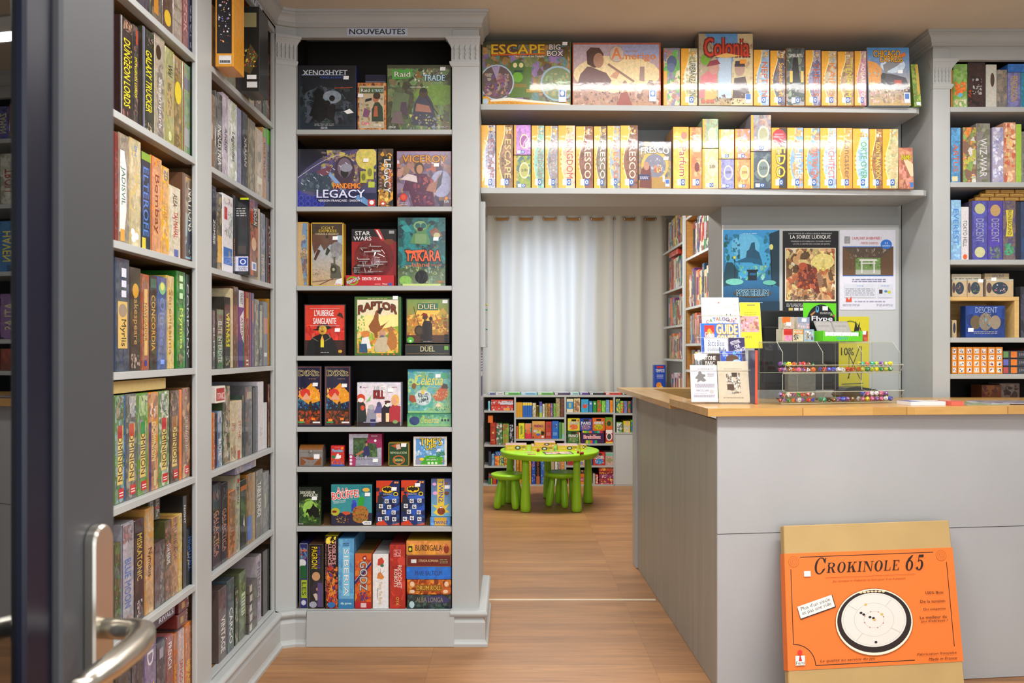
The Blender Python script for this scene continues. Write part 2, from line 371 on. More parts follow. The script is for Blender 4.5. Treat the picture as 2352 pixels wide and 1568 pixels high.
# ================================================================== ROOM SHELL
YW = 4.33          # front face of the wall with the doorway
mb = MB(); mb.box(-2.2, -1.5, -.05, 3.6, 9.2, 0)
def floor_mat():
    m = bpy.data.materials.new('oak_laminate_floor'); m.use_nodes = True; nt = m.node_tree; N = nt.nodes; L = nt.links; b = N['Principled BSDF']
    tc = N.new('ShaderNodeTexCoord'); mp = N.new('ShaderNodeMapping'); L.new(tc.outputs['Object'], mp.inputs[0])
    br = N.new('ShaderNodeTexBrick'); L.new(mp.outputs[0], br.inputs['Vector'])
    br.inputs['Scale'].default_value = 1; br.inputs['Brick Width'].default_value = .95; br.inputs['Row Height'].default_value = .088
    br.inputs['Mortar Size'].default_value = .0008; br.inputs['Mortar Smooth'].default_value = .3; br.offset = .37; br.offset_frequency = 1
    br.inputs['Color1'].default_value = hx('b07f50')[:3]+(1,); br.inputs['Color2'].default_value = hx('996b44')[:3]+(1,); br.inputs['Mortar'].default_value = hx('7d5636')[:3]+(1,)
    mp2 = N.new('ShaderNodeMapping'); mp2.inputs['Scale'].default_value = (1.3, 16, 1); L.new(tc.outputs['Object'], mp2.inputs[0])
    n = N.new('ShaderNodeTexNoise'); n.inputs['Scale'].default_value = 2.6; n.inputs['Detail'].default_value = 8; n.inputs['Roughness'].default_value = .62; n.inputs['Distortion'].default_value = .6; L.new(mp2.outputs[0], n.inputs['Vector'])
    r = N.new('ShaderNodeMapRange'); L.new(n.outputs['Fac'], r.inputs[0]); r.inputs[1].default_value = .3; r.inputs[2].default_value = .72; r.inputs[3].default_value = 1.12; r.inputs[4].default_value = .72
    n3 = N.new('ShaderNodeTexNoise'); n3.inputs['Scale'].default_value = 1.1; mp3 = N.new('ShaderNodeMapping'); mp3.inputs['Scale'].default_value = (1, 5, 1)
    L.new(tc.outputs['Object'], mp3.inputs[0]); L.new(mp3.outputs[0], n3.inputs['Vector'])
    r3 = N.new('ShaderNodeMapRange'); L.new(n3.outputs['Fac'], r3.inputs[0]); r3.inputs[1].default_value = .3; r3.inputs[2].default_value = .7; r3.inputs[3].default_value = .88; r3.inputs[4].default_value = 1.1
    mu = N.new('ShaderNodeMath'); mu.operation = 'MULTIPLY'; L.new(r.outputs[0], mu.inputs[0]); L.new(r3.outputs[0], mu.inputs[1])
    mx = N.new('ShaderNodeVectorMath'); mx.operation = 'SCALE'; L.new(br.outputs['Color'], mx.inputs[0]); L.new(mu.outputs[0], mx.inputs['Scale'])
    L.new(mx.outputs[0], b.inputs['Base Color']); b.inputs['Roughness'].default_value = .42
    bp = N.new('ShaderNodeBump'); bp.inputs['Strength'].default_value = .1; bp.inputs['Distance'].default_value = .002; L.new(n.outputs['Fac'], bp.inputs['Height']); L.new(bp.outputs[0], b.inputs['Normal'])
    return m
M['floor'] = floor_mat()
struct('floor', mb, 'floor', 'oak laminate floor running through both rooms')
struct('ceiling', bx(-2.2, -1.5, CEIL, 3.6, 9.2, CEIL+.08), 'ceil', 'plain beige ceiling')
struct('wall_left', bx(-1.55, -1.5, 0, -1.47, 4.33, CEIL), 'wallgrey')
struct('wall_right', bx(3.2, -1.5, 0, 3.28, 9.2, CEIL), 'wallgrey')
struct('wall_rear', bx(-1.55, -1.58, 0, 3.28, -1.5, CEIL), 'wallgrey')
# wall with the doorway: left pier, header, right pier
XJ = 1.096; XL = -.16; ZH = 2.089; YB = 4.62
mb = MB(); mb.box(-1.55, YW, 0, XL, YB, CEIL); mb.box(XL, YW, ZH, XJ, YB, CEIL); mb.box(XJ, YW, 0, 3.2, YB, CEIL)
struct('wall_front', mb, 'wallgrey', 'grey wall pierced by the doorway to the back room')
# back room
YK = 8.72
mb = MB(); mb.box(-1.5, YK, 0, 3.2, YK+.1, .95); mb.box(-1.5, YK, 2.5, 3.2, YK+.1, CEIL); mb.box(-1.5, YK, .95, -.13, YK+.1, 2.5); mb.box(.82, YK, .95, 3.2, YK+.1, 2.5)
struct('wall_back', mb, 'wallgrey')
struct('wall_side', bx(-1.5, YB, 0, -1.42, YK, CEIL), 'wallgrey')
win = struct('window_1', MB().box(-.13, YK+.02, .95, -.08, YK+.08, 2.5).box(.77, YK+.02, .95, .82, YK+.08, 2.5).box(-.13, YK+.02, .95, .82, YK+.08, 1.0).box(-.13, YK+.02, 2.45, .82, YK+.08, 2.5).box(.32, YK+.02, .95, .37, YK+.08, 2.5), 'white', 'white window behind the curtains')
gl = bpy.data.materials.new('window_glass'); gl.use_nodes = True; nt = gl.node_tree
for n in list(nt.nodes):
    if n.type == 'BSDF_PRINCIPLED': nt.nodes.remove(n)
g1 = nt.nodes.new('ShaderNodeBsdfTransparent'); g2 = nt.nodes.new('ShaderNodeBsdfGlossy'); g2.inputs['Roughness'].default_value = .03; mxs = nt.nodes.new('ShaderNodeMixShader')
mxs.inputs[0].default_value = .05
nt.links.new(g1.outputs[0], mxs.inputs[1]); nt.links.new(g2.outputs[0], mxs.inputs[2]); nt.links.new(mxs.outputs[0], nt.nodes['Material Output'].inputs[0])
M['glass'] = gl
bx(-.08, YK+.045, 1.0, .77, YK+.051, 2.45).build('pane', 'glass', win)
# threshold strip
struct('trim_1', bx(XL+.012, 4.42, .0003, .768, 4.437, .004), mat('pale_threshold_strip', 'e2d2b8', .35), 'pale threshold strip across the doorway floor')

# lamp housings of the ceiling tubes (above the frame)
for i, (x0, y0, x1, y1) in enumerate(((.1, 2.0, 2.4, 2.2), (-.4, .85, -.2, 2.35), (-.55, -.2, 1.75, 0), (-.5, 6.3, 1.1, 6.9), (.08, 3.32, 2.22, 3.44))):
    if i == 1: x0, x1 = -.4, -.2
    tag(bx(x0, y0, CEIL-.06 if i < 4 else 2.806, x1, y1, CEIL-.001, ch=.01).build('ceiling_light', 'tube'), ['long ceiling tube lamp housing in the middle of the shop', 'ceiling tube lamp housing along the left bookcases', 'ceiling tube lamp housing above the shop entrance', 'wide ceiling lamp housing over the green table', 'ceiling tube lamp housing right in front of the doorway shelves'][i], 'ceiling light', 'ceiling tube lamps')

# ================================================================== mouldings
def mitre(path):
    out = []
    for i, p in enumerate(path):
        ns = []
        for a, b in ((i-1, i), (i, i+1)):
            if a < 0 or b >= len(path): continue
            dx, dy = path[b][0]-path[a][0], path[b][1]-path[a][1]; L = math.hypot(dx, dy); ns.append((dy/L, -dx/L))
        if len(ns) == 1: out.append(ns[0])
        else:
            mx, my = ns[0][0]+ns[1][0], ns[0][1]+ns[1][1]; k = 1+ns[0][0]*ns[1][0]+ns[0][1]*ns[1][1]; out.append((mx/k, my/k))
    return out
def sweep(mb, path, prof, i0=0, i1=None, close=True, mi=0, caps=True):
    nn = mitre(path); i1 = len(path)-1 if i1 is None else i1
    ring = [[(path[i][0]+nn[i][0]*o, path[i][1]+nn[i][1]*o, z) for o, z in prof] for i in range(i0, i1+1)]
    for a, b in zip(ring, ring[1:]):
        for j in range(len(prof)-1): mb.face([a[j], b[j], b[j+1], a[j+1]], mi=mi)
    if caps:
        for r in (ring[0], ring[-1]): mb.face(r, mi=mi)
CORN = [(-.001, 2.80), (0, 2.803), (.013, 2.804), (.013, 2.819), (.017, 2.822), (.019, 2.832), (.024, 2.842), (.031, 2.849), (.038, 2.853), (.038, 2.861), (.045, 2.862), (.045, 2.8745), (-.001, 2.8745)]
XF = -1.07; YN = 3.77
YCN = 3.735
LPATH = [(XF, -1.45), (XF, YCN), (-.985, YN), (-.151, YN), (-.151, YW)]
BASE = [(-.001, 0), (.042, 0), (.042, .012), (.034, .02), (.03, .03), (.03, .105), (.022, .122), (.022, .128), (.03, .1295), (.036, .134), (.0395, .1405), (.0405, .147), (.038, .153), (.033, .158), (.026, .16), (-.001, .16)]
def capital(mb, x0, x1, yf, z0, z1, flare, yd=.02, side=(1, 1)):
    """flared pilaster capital with rows of leaf relief, front face at yf (towards -Y)"""
    prof = [(0, .004), (.0, .004), (.1, .012), (.16, .012), (.18, .003), (.62, .003), (.72, .008), (.82, .018), (.9, .026), (.9, .03), (1, .032)]
    secs = []
    for t, o in prof:
        z = z0+(z1-z0)*t; k = o*flare
        secs.append([(x0-k*side[0], yf-o*.6, z), (x1+k*side[1], yf-o*.6, z), (x1+k*side[1], yf+yd, z), (x0-k*side[0], yf+yd, z)])
    for a, b in zip(secs, secs[1:]):
        for j in range(4): mb.face([a[j], a[(j+1) % 4], b[(j+1) % 4], b[j]])
    mb.face(secs[0]); mb.face(secs[-1])
    w_ = x1-x0; n = 5
    for i in range(n):
        cx = x0+w_*(i+.5)/n
        for (tz, hh, rr) in ((.3, .07, .006), (.45, .05, .005), (.62, .09, .007)):
            zc = z0+(z1-z0)*tz; 
            mb.tube([(cx, yf-.003, zc-hh*(z1-z0)), (cx, yf-.006, zc), (cx, yf-.003, zc+hh*(z1-z0)*1.4)], [.001, (rr, .003), .0015], 8)
        mb.tube([(cx-.008, yf-.004, z0+(z1-z0)*.76), (cx, yf-.012, z0+(z1-z0)*.86), (cx+.008, yf-.004, z0+(z1-z0)*.76)], .0022, 6)

# ================================================================== LEFT BOOKCASES (face X = XF)
SL1 = [2.336, 1.987, 1.634, 1.276, .908, .542, .165]
SL2 = [2.355, 1.995, 1.633, 1.267, .90, .53, .167]
def yl(px): return -XF*F/(CX-px)
TH = .02
def wallcase(name, label, y0, y1, shelves, first, div0=.05, div1=.05):
    t = empty(name, (XF, (y0+y1)/2, 0), label, 'bookcase', 'built-in bookcases on the left wall')
    ye = y1+.085 if first else 2.868; ys_ = 2.932 if first else y0-.004
    for a, b in ((y0-div0, y0), (y1, y1+div1)):
        if a == b: continue
        pa, pb = ((2.87, 2.93) if first else (a+.006, b-.006)) if a < y0 else (ye, ye+.015)
        MB().box(XF-.36, pa, 0, XF-.036, pb, 2.8).build('side_panel', 'pine', t)
        MB().box(XF-.019, a, .13, XF, b, 2.79, ch=.004).build('front_stile', 'grey', t)
    for z in shelves:
        s = MB(); s.box(XF-.36, ys_, z-TH, XF-.037, ye-.002, z-.001); s.build('shelf', 'pine', t)
        MB().box(XF-.036, y0, z-TH-.001, XF-.004, y1-.001, z, ch=.001).build('shelf_edge', 'grey', t)
    MB().box(XF-.375, ys_ if first else y0-div0, 0, XF-.361, ye-.001, 2.85).build('back_panel', 'pine', t)
    MB().box(XF-.36, max(y0, ys_), 2.84, XF-.022, ye-.002 if not first else y1-.05, 2.85).build('top_panel', 'pine', t)
    MB().box(XF-.019, y0, 2.765, XF-.001, y1-.002, 2.79).build('header_board', 'grey', t)
    s = MB(); p = [(XF, y0-div0), (XF, y1+div1)] if not first else [(XF, y0-div0), (XF, YCN), (-.985, YN)]
    sweep(s, p, CORN, 0, 1); s.build('cornice', 'grey', t)
    s = MB(); sweep(s, p, BASE, 0, 1); s.build('plinth', 'grey', t)
    return t
yd0, yd1 = yl(452), yl(487)
wallcase('bookcase', 'tall grey built-in bookcase nearest the open glass door', .9, yd0-.0, SL1, False, .05, 0)
t = wallcase('bookcase', 'tall grey built-in bookcase beside the corner pilaster', yd1, 3.728, SL2, True, yd1-yd0, YCN-.001-3.728)
# sign on the header of the far bookcase
s = MB(); y0s = yl(613); y1s = yl(640)
cvm = MB(); A = (XF+.001, 3.02, 2.768); cvm.obox(A, (0, .52, 0), (0, 0, .034), (.001, 0, 0), hx('c9d3e2', 0))
c = Cv(cvm, (XF+.0022, 3.02, 2.768), (0, .52, 0), (0, 0, .034)); c.text('COOPÉRATIF', .06, .18, .94, .9, '112', bold=.03)
tag(cvm.build('shelf_sign', 'paper'), 'narrow pale shelf sign high on the left bookcase header, dark capitals', 'sign', 'paper category signs on the bookcases')

# ================================================================== NOUVEAUTES UNIT
XN0, XN1 = X(680, YN), X(1038, YN)
SN = [2.343, 1.992, 1.631, 1.311, .986, .803, .531, .155]
t = empty('display_bookcase', (-.6, YN, 0), 'narrow grey display bookcase with moulded cornice left of the doorway', 'bookcase')
for z in SN: MB().box(XN0-.0, YN+.003, z-.0215, XN1, YN+.03, z, ch=.0012).build('shelf_edge', 'grey', t); bx(XN0-.02, YN+.03, z-.02, XN1+.01, YN+.34, z-.001).build('shelf', 'pine', t)
bx(XN0-.06, YN+.34, 0, XN1+.02, YN+.355, 2.87).build('back_panel', 'dark', t)
bx(XN0-.05, YN+.03, 0, XN0-.03, YN+.34, 2.86).build('side_panel', 'dark', t)
bx(XN1+.012, YN+.031, 0, XN1+.03, YN+.34, 2.86).build('side_panel', 'dark', t)
bx(XN1, YN, .14, -.151, YN+.03, 2.80, ch=.002).build('pilaster', 'grey', t)
bx(-.172, YN+.03, 0, -.151, YW, 2.85).build('return_panel', 'grey', t)
# angled corner pilaster
d = V3((-.985-XF, YN-YCN, 0)); 
s = MB(); s.prism([(XF+.001, YCN+.001), (-.985, YN), (-.985, YN+.03), (XF+.002, YN+.03), (XF+.002, YCN+.002)], .14, 2.80); s.build('corner_pilaster', 'grey', t)
bx(XN0-.005, YN+.002, 2.762, XN1+.005, YN+.03, 2.86).build('header_board', 'grey', t)
s = MB(); sweep(s, LPATH[:4]+[(-.151, 3.975)], CORN, 1, 4); s.build('cornice', 'grey', t)
s = MB(); sweep(s, [LPATH[1], LPATH[2], (XN0+.055, YN)], BASE, 0, 2); s.build('plinth', 'grey', t)
s = MB(); sweep(s, [(XN1-.005, YN), (-.151, YN), (-.151, YW)], BASE, 0, 2); s.build('plinth', 'grey', t)
s = MB(); s.obox((X(703, 3.725), 3.724, .001), (X(1043, 3.725)-X(703, 3.725), 0, 0), (0, .012, .156), (0, .014, 0), ch=.001); s.build('kick_board', 'grey', t)
s = MB(); capital(s, XN1, -.151, YN, 2.63, 2.762, 1.0, side=(.9, .2)); s.build('capital', 'grey', t)
s = MB(); capital(s, .001, d.length, 0, 2.63, 2.762, 1.0, side=(.0, .75), yd=.012)
a = math.atan2(d.y, d.x); s.v = [(XF+v[0]*math.cos(a)-v[1]*math.sin(a), YCN+v[0]*math.sin(a)+v[1]*math.cos(a), v[2]) for v in s.v]
s.build('capital', 'grey', t)
# sign NOUVEAUTES
x0, x1 = X(797, YN), X(936, YN)
s = MB(); s.box(x0, YN-.0005, Z(82, YN), x1, YN+.002, Z(63, YN), hx('c5d0e4', 0))
c = Cv(s, (x0, YN-.0007, Z(82, YN)), (x1-x0, 0, 0), (0, 0, Z(63, YN)-Z(82, YN))); c.text('NOUVEAUTÉS', .04, .16, .96, .98, '0c0d14', bold=.035)
tag(s.build('shelf_sign', 'paper'), 'pale blue paper sign with bold black capitals under the cornice', 'sign', 'paper category signs on the bookcases')
# brackets: cork notice board and hanging notices on the return panel
t = empty('notice_board', (-.15, 4.12, 1.38), 'framed cork notice board seen edge-on beside the doorway', 'notice board')
zb, zt = 1.372, 2.03; ya, yb = 3.99, 4.32
bx(-.151, ya, zb, -.141, yb, zt).build('cork_panel', 'cork', t)
MB().box(-.151, ya-.02, zb-.02, -.128, ya, zt+.02).box(-.151, yb-.012, zb-.02, -.128, yb+.008, zt+.02).box(-.151, ya, zb-.02, -.128, yb, zb).box(-.151, ya, zt, -.128, yb, zt+.02).build('frame', 'grey', t)
def sidepaper(y0, z0, y1, z1, base, ops, lab, xo=-.1395, nm='notice', cat='notice'):
    s = MB(); s.box(xo, y0, z0, xo+.0006, y1, z1, hx(base, .1)); c = Cv(s, (xo+.0008, y0, z0), (0, y1-y0, 0), (0, 0, z1-z0), seed=int(z0*1000)); c.k = 1; c.rect(0, 0, 1, 1, base, a=.1); c.ops(ops)
    return tag(s.build(nm, 'paper'), lab, cat, 'papers pinned beside the doorway')
sidepaper(4.03, 1.56, 4.25, 1.97, '556', [('r', .1, .3, .5, .85, 'c77'), ('n', .55, .4, .95, .9, 8, 'ddd')], 'dark grey poster with a pink shape pinned on the cork board')
sidepaper(4.15, 1.44, 4.27, 1.55, 'ddd', [('n', .1, .1, .9, .9, 6, '556')], 'white printed note low on the cork board')
sidepaper(4.02, 1.385, 4.12, 1.44, 'ccd', [('n', .1, .2, .9, .9, 4, '557')], 'small white card at the bottom of the cork board')
sidepaper(3.96, .94, 4.2, 1.35, 'ccd', [('n', .1, .72, .9, .95, 7, '446'), ('r', .1, .42, .9, .66, '557'), ('n', .1, .05, .9, .38, 10, '557')], 'long white notice hanging below the cork board', -.1505)
for i, (yy, zz, c_) in enumerate(((4.25, 1.57, 'dc2'), (4.26, 1.545, '2a6'), (4.26, 1.445, '286'))):
    s = MB(); s.lathe((-.139, yy, zz), [(.003, 0), (.0025, .006), (.005, .009), (.004, .013)], 8, (1, 0, 0), hx(c_, 0)); tag(s.build('push_pin', 'card'), ['yellow push pin', 'upper green push pin', 'lower green push pin'][i]+' stuck in the cork board', 'push pin', 'push pins')

# ================================================================== SHELVES ABOVE THE DOORWAY
YS = 3.96
for z, xr, lb in ((2.515, 1.985, 'upper grey plank shelf over the doorway carrying orange boxed games'), (2.115, 2.02, 'lower grey plank shelf just over the doorway opening')):
    s = MB(); s.prism([(-.149, YS), (xr-.02, YS+.06), (xr, YS+.075), (xr, YW), (-.149, YW)], z-.026, z)
    o = s.build('wall_shelf', 'grey', origin=(.9, 4.1, z-.026)); tag(o, lb, 'shelf', 'plank shelves above the doorway')

# ================================================================== RIGHT BOOKCASE
YR = 4.0; XR0 = X(2143, YR); XO = X(2183, YR)
SR = [2.514, 2.150, 1.775, 1.398, 1.222, .98, .6, .16]
t = empty('bookcase', (2.6, YR, 0), 'grey bookcase with cornice behind the counter at the right', 'bookcase')
for z in SR:
    MB().box(XO, YR+.003, z-.024, 3.1, YR+.03, z, ch=.0012).build('shelf_edge', 'grey', t); bx(XO-.03, YR+.03, z-.022, 3.1, YR+.32, z-.001).build('shelf', 'grey', t)
bx(XR0, YR+.32, 0, 3.15, YW-.002, 2.86).build('back_panel', 'dark', t)
bx(XR0, YR+.03, 0, XR0+.03, YR+.32, 2.86).build('side_panel', 'grey', t)
bx(XR0+.03, YR+.03, 0, XO-.02, YR+.32, 2.86).build('inner_panel', 'dark', t)
bx(XR0, YR, .14, XO, YR+.03, 2.80, ch=.002).build('pilaster', 'grey', t)
bx(XO-.005, YR+.002, 2.741, 3.1, YR+.03, 2.86).build('header_board', 'grey', t)
bx(3.07, YR, 0, 3.13, YR+.32, 2.86).build('side_panel', 'grey', t)
nn = MB(); sweep(nn, [(XR0, YW-.003), (XR0, YR), (3.13, YR)], CORN, 0, 2); nn.build('cornice', 'grey', t)
s = MB(); capital(s, XR0, XO, YR, 2.60, 2.741, 1.0, side=(.3, 1.0)); s.build('capital', 'grey', t)
# ================================================================== NEW GAMES (display bookcase)
def fb(x0, x1, yt, zb, Y, d, base, ops, label, m='card', st=None, grp=None, yb=None, side=None, nm='game_box', topc=None, cat='board game'):
    if Y < 3.83 and 1036.6 < x1 < 1050: x1 = 1036.6
    z0 = zb if yb is None else Z(yb, Y); st2 = None
    if st: st2 = (X(st[0], Y)-X(x0, Y), Z(st[1], Y)-z0) + tuple(st[2:])
    return gbox((X(x0, Y), Y, z0+.0004), (X(x1, Y)-X(x0, Y), 0, 0), (0, 0, Z(yt, Y)-z0), d, base, ops, m, label, cat, grp, nm, side, st2, topc=topc)
G = 'games on the display bookcase'; YF = YN+.038
z = SN[0]
fb(681, 818, 150, z, YF, .09, '1a1d26', [('g', '23303c', '15161c'), ('e', .45, .42, .4, .25, '4a5766'), ('b', .05, .1, .95, .7, '233122556344111', 60, .1), ('e', .6, .52, .16, .1, '8a98a4', 20, .9),
   ('p', [.22, .25, .3, .5, .27, .58, .36, .66, .46, .6, .44, .5, .55, .42, .5, .2, .38, .12], '0b0d10'), ('p', [.5, .2, .55, .38, .6, .42, .66, .4, .66, .34, .8, .33, .8, .31, .66, .29, .62, .15], '0d0f13'), ('e', .6, .5, .05, .045, '0d0f13'), ('e', .52, .42, .05, .05, '111'),
   ('p', [.8, .3, .9, .34, .97, .28, .86, .26], 'fff'), ('p', [.64, .66, .95, .67, .95, .66, .64, .65], 'd53'), ('b', .2, .02, .95, .12, '532845221', 14, .06), ('t', 'XENOSHYFT', .1, .85, .86, .93, 'dde4ee', 0, '345'), ('l', .08, .855, .8, .855, .0022, 'cdf'), ('t', 'ONSLAUGHT', .4, .8, .8, .83, '46c'), ('n', .3, .08, .63, .12, 2, 'bbb'), ('t', 'EDGE', .41, .035, .52, .065, 'eee')],
   'dark box with white metallic title and shadowed soldiers, top shelf left of display bookcase', 'card', (795, 183), G, side='1a2250')
fb(839, 886, 172, z, YF+.06, .1, '778', [('r', 0, .9, 1, 1, '224')], 'grey box standing behind the small explorer box on the top display shelf', grp=G)
fb(821, 887, 190, z, YF, .05, 'd84', [('b', 0, 0, 1, 1, 'd84fb7521964a62d95', 90, .09), ('r', .06, .06, .94, .94, 'cb9'), ('r', .08, .78, .92, .9, '563'), ('t', 'Raid', .12, .81, .42, .88, 'eee'), ('t', '& TRADE', .5, .81, .9, .87, 'bde'),
   ('b', .1, .1, .9, .7, 'cba875edcaa8', 16, .12), ('p', [.5, .2, .92, .2, .88, .5, .75, .6, .62, .6, .5, .45], '343'), ('p', [.56, .3, .72, .3, .7, .52, .6, .52], 'b64'), ('e', .65, .68, .11, .09, 'b75'), ('e', .68, .73, .13, .07, '432'), ('p', [.26, .6, .5, .64, .5, .69, .28, .66], '222'), ('p', [.18, .3, .38, .28, .46, .42, .24, .48], '857'), ('t', 'Cora', .14, .13, .42, .2, 'f48', 0), ('t', "l'experte", .14, .06, .42, .1, 'eee'), ('t', 'EDGE', .58, .1, .8, .14, 'eee')],
   'small orange-bordered box with an explorer holding binoculars, top display shelf', 'card', (828, 224), G)
fb(889, 1036, 149, z, YF, .09, '564', [('g', '5a4a30'[:3], '443'), ('b', 0, 0, 1, .95, '564785443875665332796', 80, .13), ('e', .82, .55, .4, .16, '794', 24, .7), ('p', [.05, .2, .3, .3, .35, .55, .1, .6], '675'), ('p', [.38, .1, .42, .4, .52, .58, .62, .58, .72, .42, .8, .05], '445'), ('e', .57, .58, .07, .07, '543'), ('e', .57, .62, .06, .035, '333'), ('p', [.44, .3, .7, .28, .66, .38, .46, .42], 'a76'), ('l', .6, .52, .88, .15, .004, '333'),
   ('p', [.05, .12, .1, .3, .22, .3, .26, .1], '766'), ('p', [.2, .3, .22, .44, .3, .44, .32, .22], '545'), ('b', .3, .02, .98, .25, '789ab7cb6556', 20, .1),
   ('p', [.07, .78, .38, .8, .4, .93, .07, .93], '5a4'), ('t', 'Raid', .11, .82, .36, .9, 'eed', 0, '241'), ('b', .42, .74, .95, .92, 'eed332cba221', 22, .1), ('t', '&', .45, .8, .54, .9, 'a62'), ('t', 'TRADE', .57, .76, .91, .85, 'bde', 0, '356'), ('n', .36, .66, .65, .68, 1, 'eee'), ('t', 'EDGE', .02, .04, .13, .07, 'eee'), ('n', .7, .04, .96, .08, 2, 'bbb')],
   'square green-brown box with soldiers in ruins and green title plate, top display shelf right', 'card', (1017, 163), G)
z = SN[1]
ray = [('l', .5+.0, .0, .5, .0, .001, '223')]
fb(681, 866, 342, z, YF, .09, '1b1c3c', [('g', '1a2050', '15141c'), ('p', [.0, .52, .12, .68, .3, .85, .5, .95, .75, 1, 1, 1, 1, .25, .55, .25, .02, .1], '4a4670'), ('b', .3, .35, 1, .98, '656438dc6423978a85bb5546', 60, .11), ('e', .88, .85, .14, .2, 'dc6', 20, .8),
   ('p', [.02, .3, .3, .25, .45, .3, .4, .6, .2, .6, .06, .48], '345'), ('b', .05, .28, .42, .6, '567345789234', 26, .09), ('e', .6, .62, .13, .26, '434'), ('e', .6, .68, .09, .17, '767'), ('e', .6, .6, .05, .09, '222'), ('e', .62, .68, .08, .07, '99a'), ('p', [.32, .68, .36, .7, .62, .3, .56, .28], '8ad'), ('p', [.24, .62, .44, .72, .4, .56, .3, .54], '745'),
   ('r', .8, .42, .88, .62, 'bb4'), ('r', .87, .48, .97, .7, 'cc4'), ('r', .9, .34, .98, .44, 'bc4'), ('e', .84, .52, .025, .06, '773'), ('e', .92, .6, .03, .07, '884')]+
   [('l', .0+.62*i/9*.9, .5+.42*math.sin(i/9*1.3), .0+.62*(i+1)/9*.9, .5+.42*math.sin((i+1)/9*1.3), .002, 'dde') for i in range(9)]+
   [('l', .08*i+.05, .42+.05*i, .08*i+.08, .39+.05*i, .0028, 'eef') for i in range(9)]+
   [('p', [.0, .0, .34, .0, .2, .18, .0, .3], '229'), ('p', [.8, .22, 1, .02, .92, .0, .7, .18], '69c')]+[('e', .05+.09*(i % 4), .06+.1*(i//4), .035, .05, '46c', 6) for i in range(7)]+[('e', .05+.09*(i % 4), .06+.1*(i//4), .028, .04, '228', 6) for i in range(7)]+
   [('t', 'PANDEMIC', .46, .32, .8, .41, 'fa3', 0, 'a31'), ('t', 'LEGACY', .25, .16, .86, .3, 'eef', 0, '237'), ('t', 'VERSION FRANÇAISE - SAISON 1', .27, .085, .82, .13, 'eef'), ('r', .9, .02, .99, .13, 'c32'), ('e', .945, .08, .03, .04, 'fff', 8), ('n', .45, .94, .56, .98, 2, 'bbb')],
   'large landscape blue box with gas-masked figure and white capitals, second display shelf', 'card', (841, 373), G, side='223')
fb(868, 903, 341, z, YF, .29, '1a1512', [('b', 0, 0, 1, 1, '321532222643fb3', 30, .3), ('b', 0, .02, .7, .3, 'c93fd6a61', 16, .3), ('t', 'LEGACY', .42, .25, .85, .82, 'eee', -90, '555'), ('t', 'PANDEMIC', .68, .32, .95, .64, 'c52', -90), ('n', .1, .3, .25, .8, 9, 'a88'), ('r', .15, .03, .5, .1, 'c43'), ('e', .33, .065, .1, .02, 'fff', 8)],
   'black box on end with white vertical capitals on the second display shelf', 'card', None, G, side='211')
fb(911, 1037, 347, z, YF, .07, '657', [('g', '324', '98a'), ('r', .0, .64, 1, .78, 'b65'), ('r', 0, .78, 1, .84, 'dcd'), ('b', .0, .0, 1, .9, '657879b87546865a86', 46, .12, .6), ('e', .82, .42, .2, .24, 'aac', 20, .7), ('p', [.1, .3, .16, .5, .34, .6, .55, .6, .66, .4, .7, .02, .3, .02, .22, .3], '524'), ('b', .3, .05, .68, .55, '636835424a55', 20, .12), ('p', [.06, .5, .2, .6, .36, .56, .38, .44, .2, .48], 'dcc'), ('e', .41, .7, .09, .11, '432'), ('e', .42, .68, .06, .08, 'b86'),
   ('p', [.54, .3, .6, .42, .72, .46, .8, .62, .78, .4, .72, .26], 'a76'), ('p', [.72, .3, .76, .5, .86, .66, .82, .4], '556'), ('t', 'VICEROY', .1, .8, .93, .93, 'd92', 0, '742'), ('e', .12, .18, .07, .07, 'c22'), ('e', .12, .18, .045, .045, 'd53'), ('n', .06, .05, .2, .1, 2, 'dcd'), ('t', 'FUN', .88, .08, .96, .13, 'eee'), ('e', .92, .16, .03, .03, 'f93')],
   'purple box showing a bearded ruler in red armour, gold title, second display shelf right', 'wrap', (1002, 383), G, side='b65')
z = SN[2]
fb(678, 708, 510, z, YF, .28, 'db6', [('r', 0, 0, 1, 1, '79b'), ('b', 0, .05, 1, .95, '79ba98ba7568cb9', 30, .25), ('p', [0, 0, .7, 0, .4, .5, .6, 1, 0, 1], 'ca7'), ('t', 'COLT EXPRESS', .55, .2, .85, .6, '963', -90), ('f', .003, 'da4')], 'narrow yellow-edged box spine, leftmost on the third display shelf', 'wrap', None, G, side='ea4')
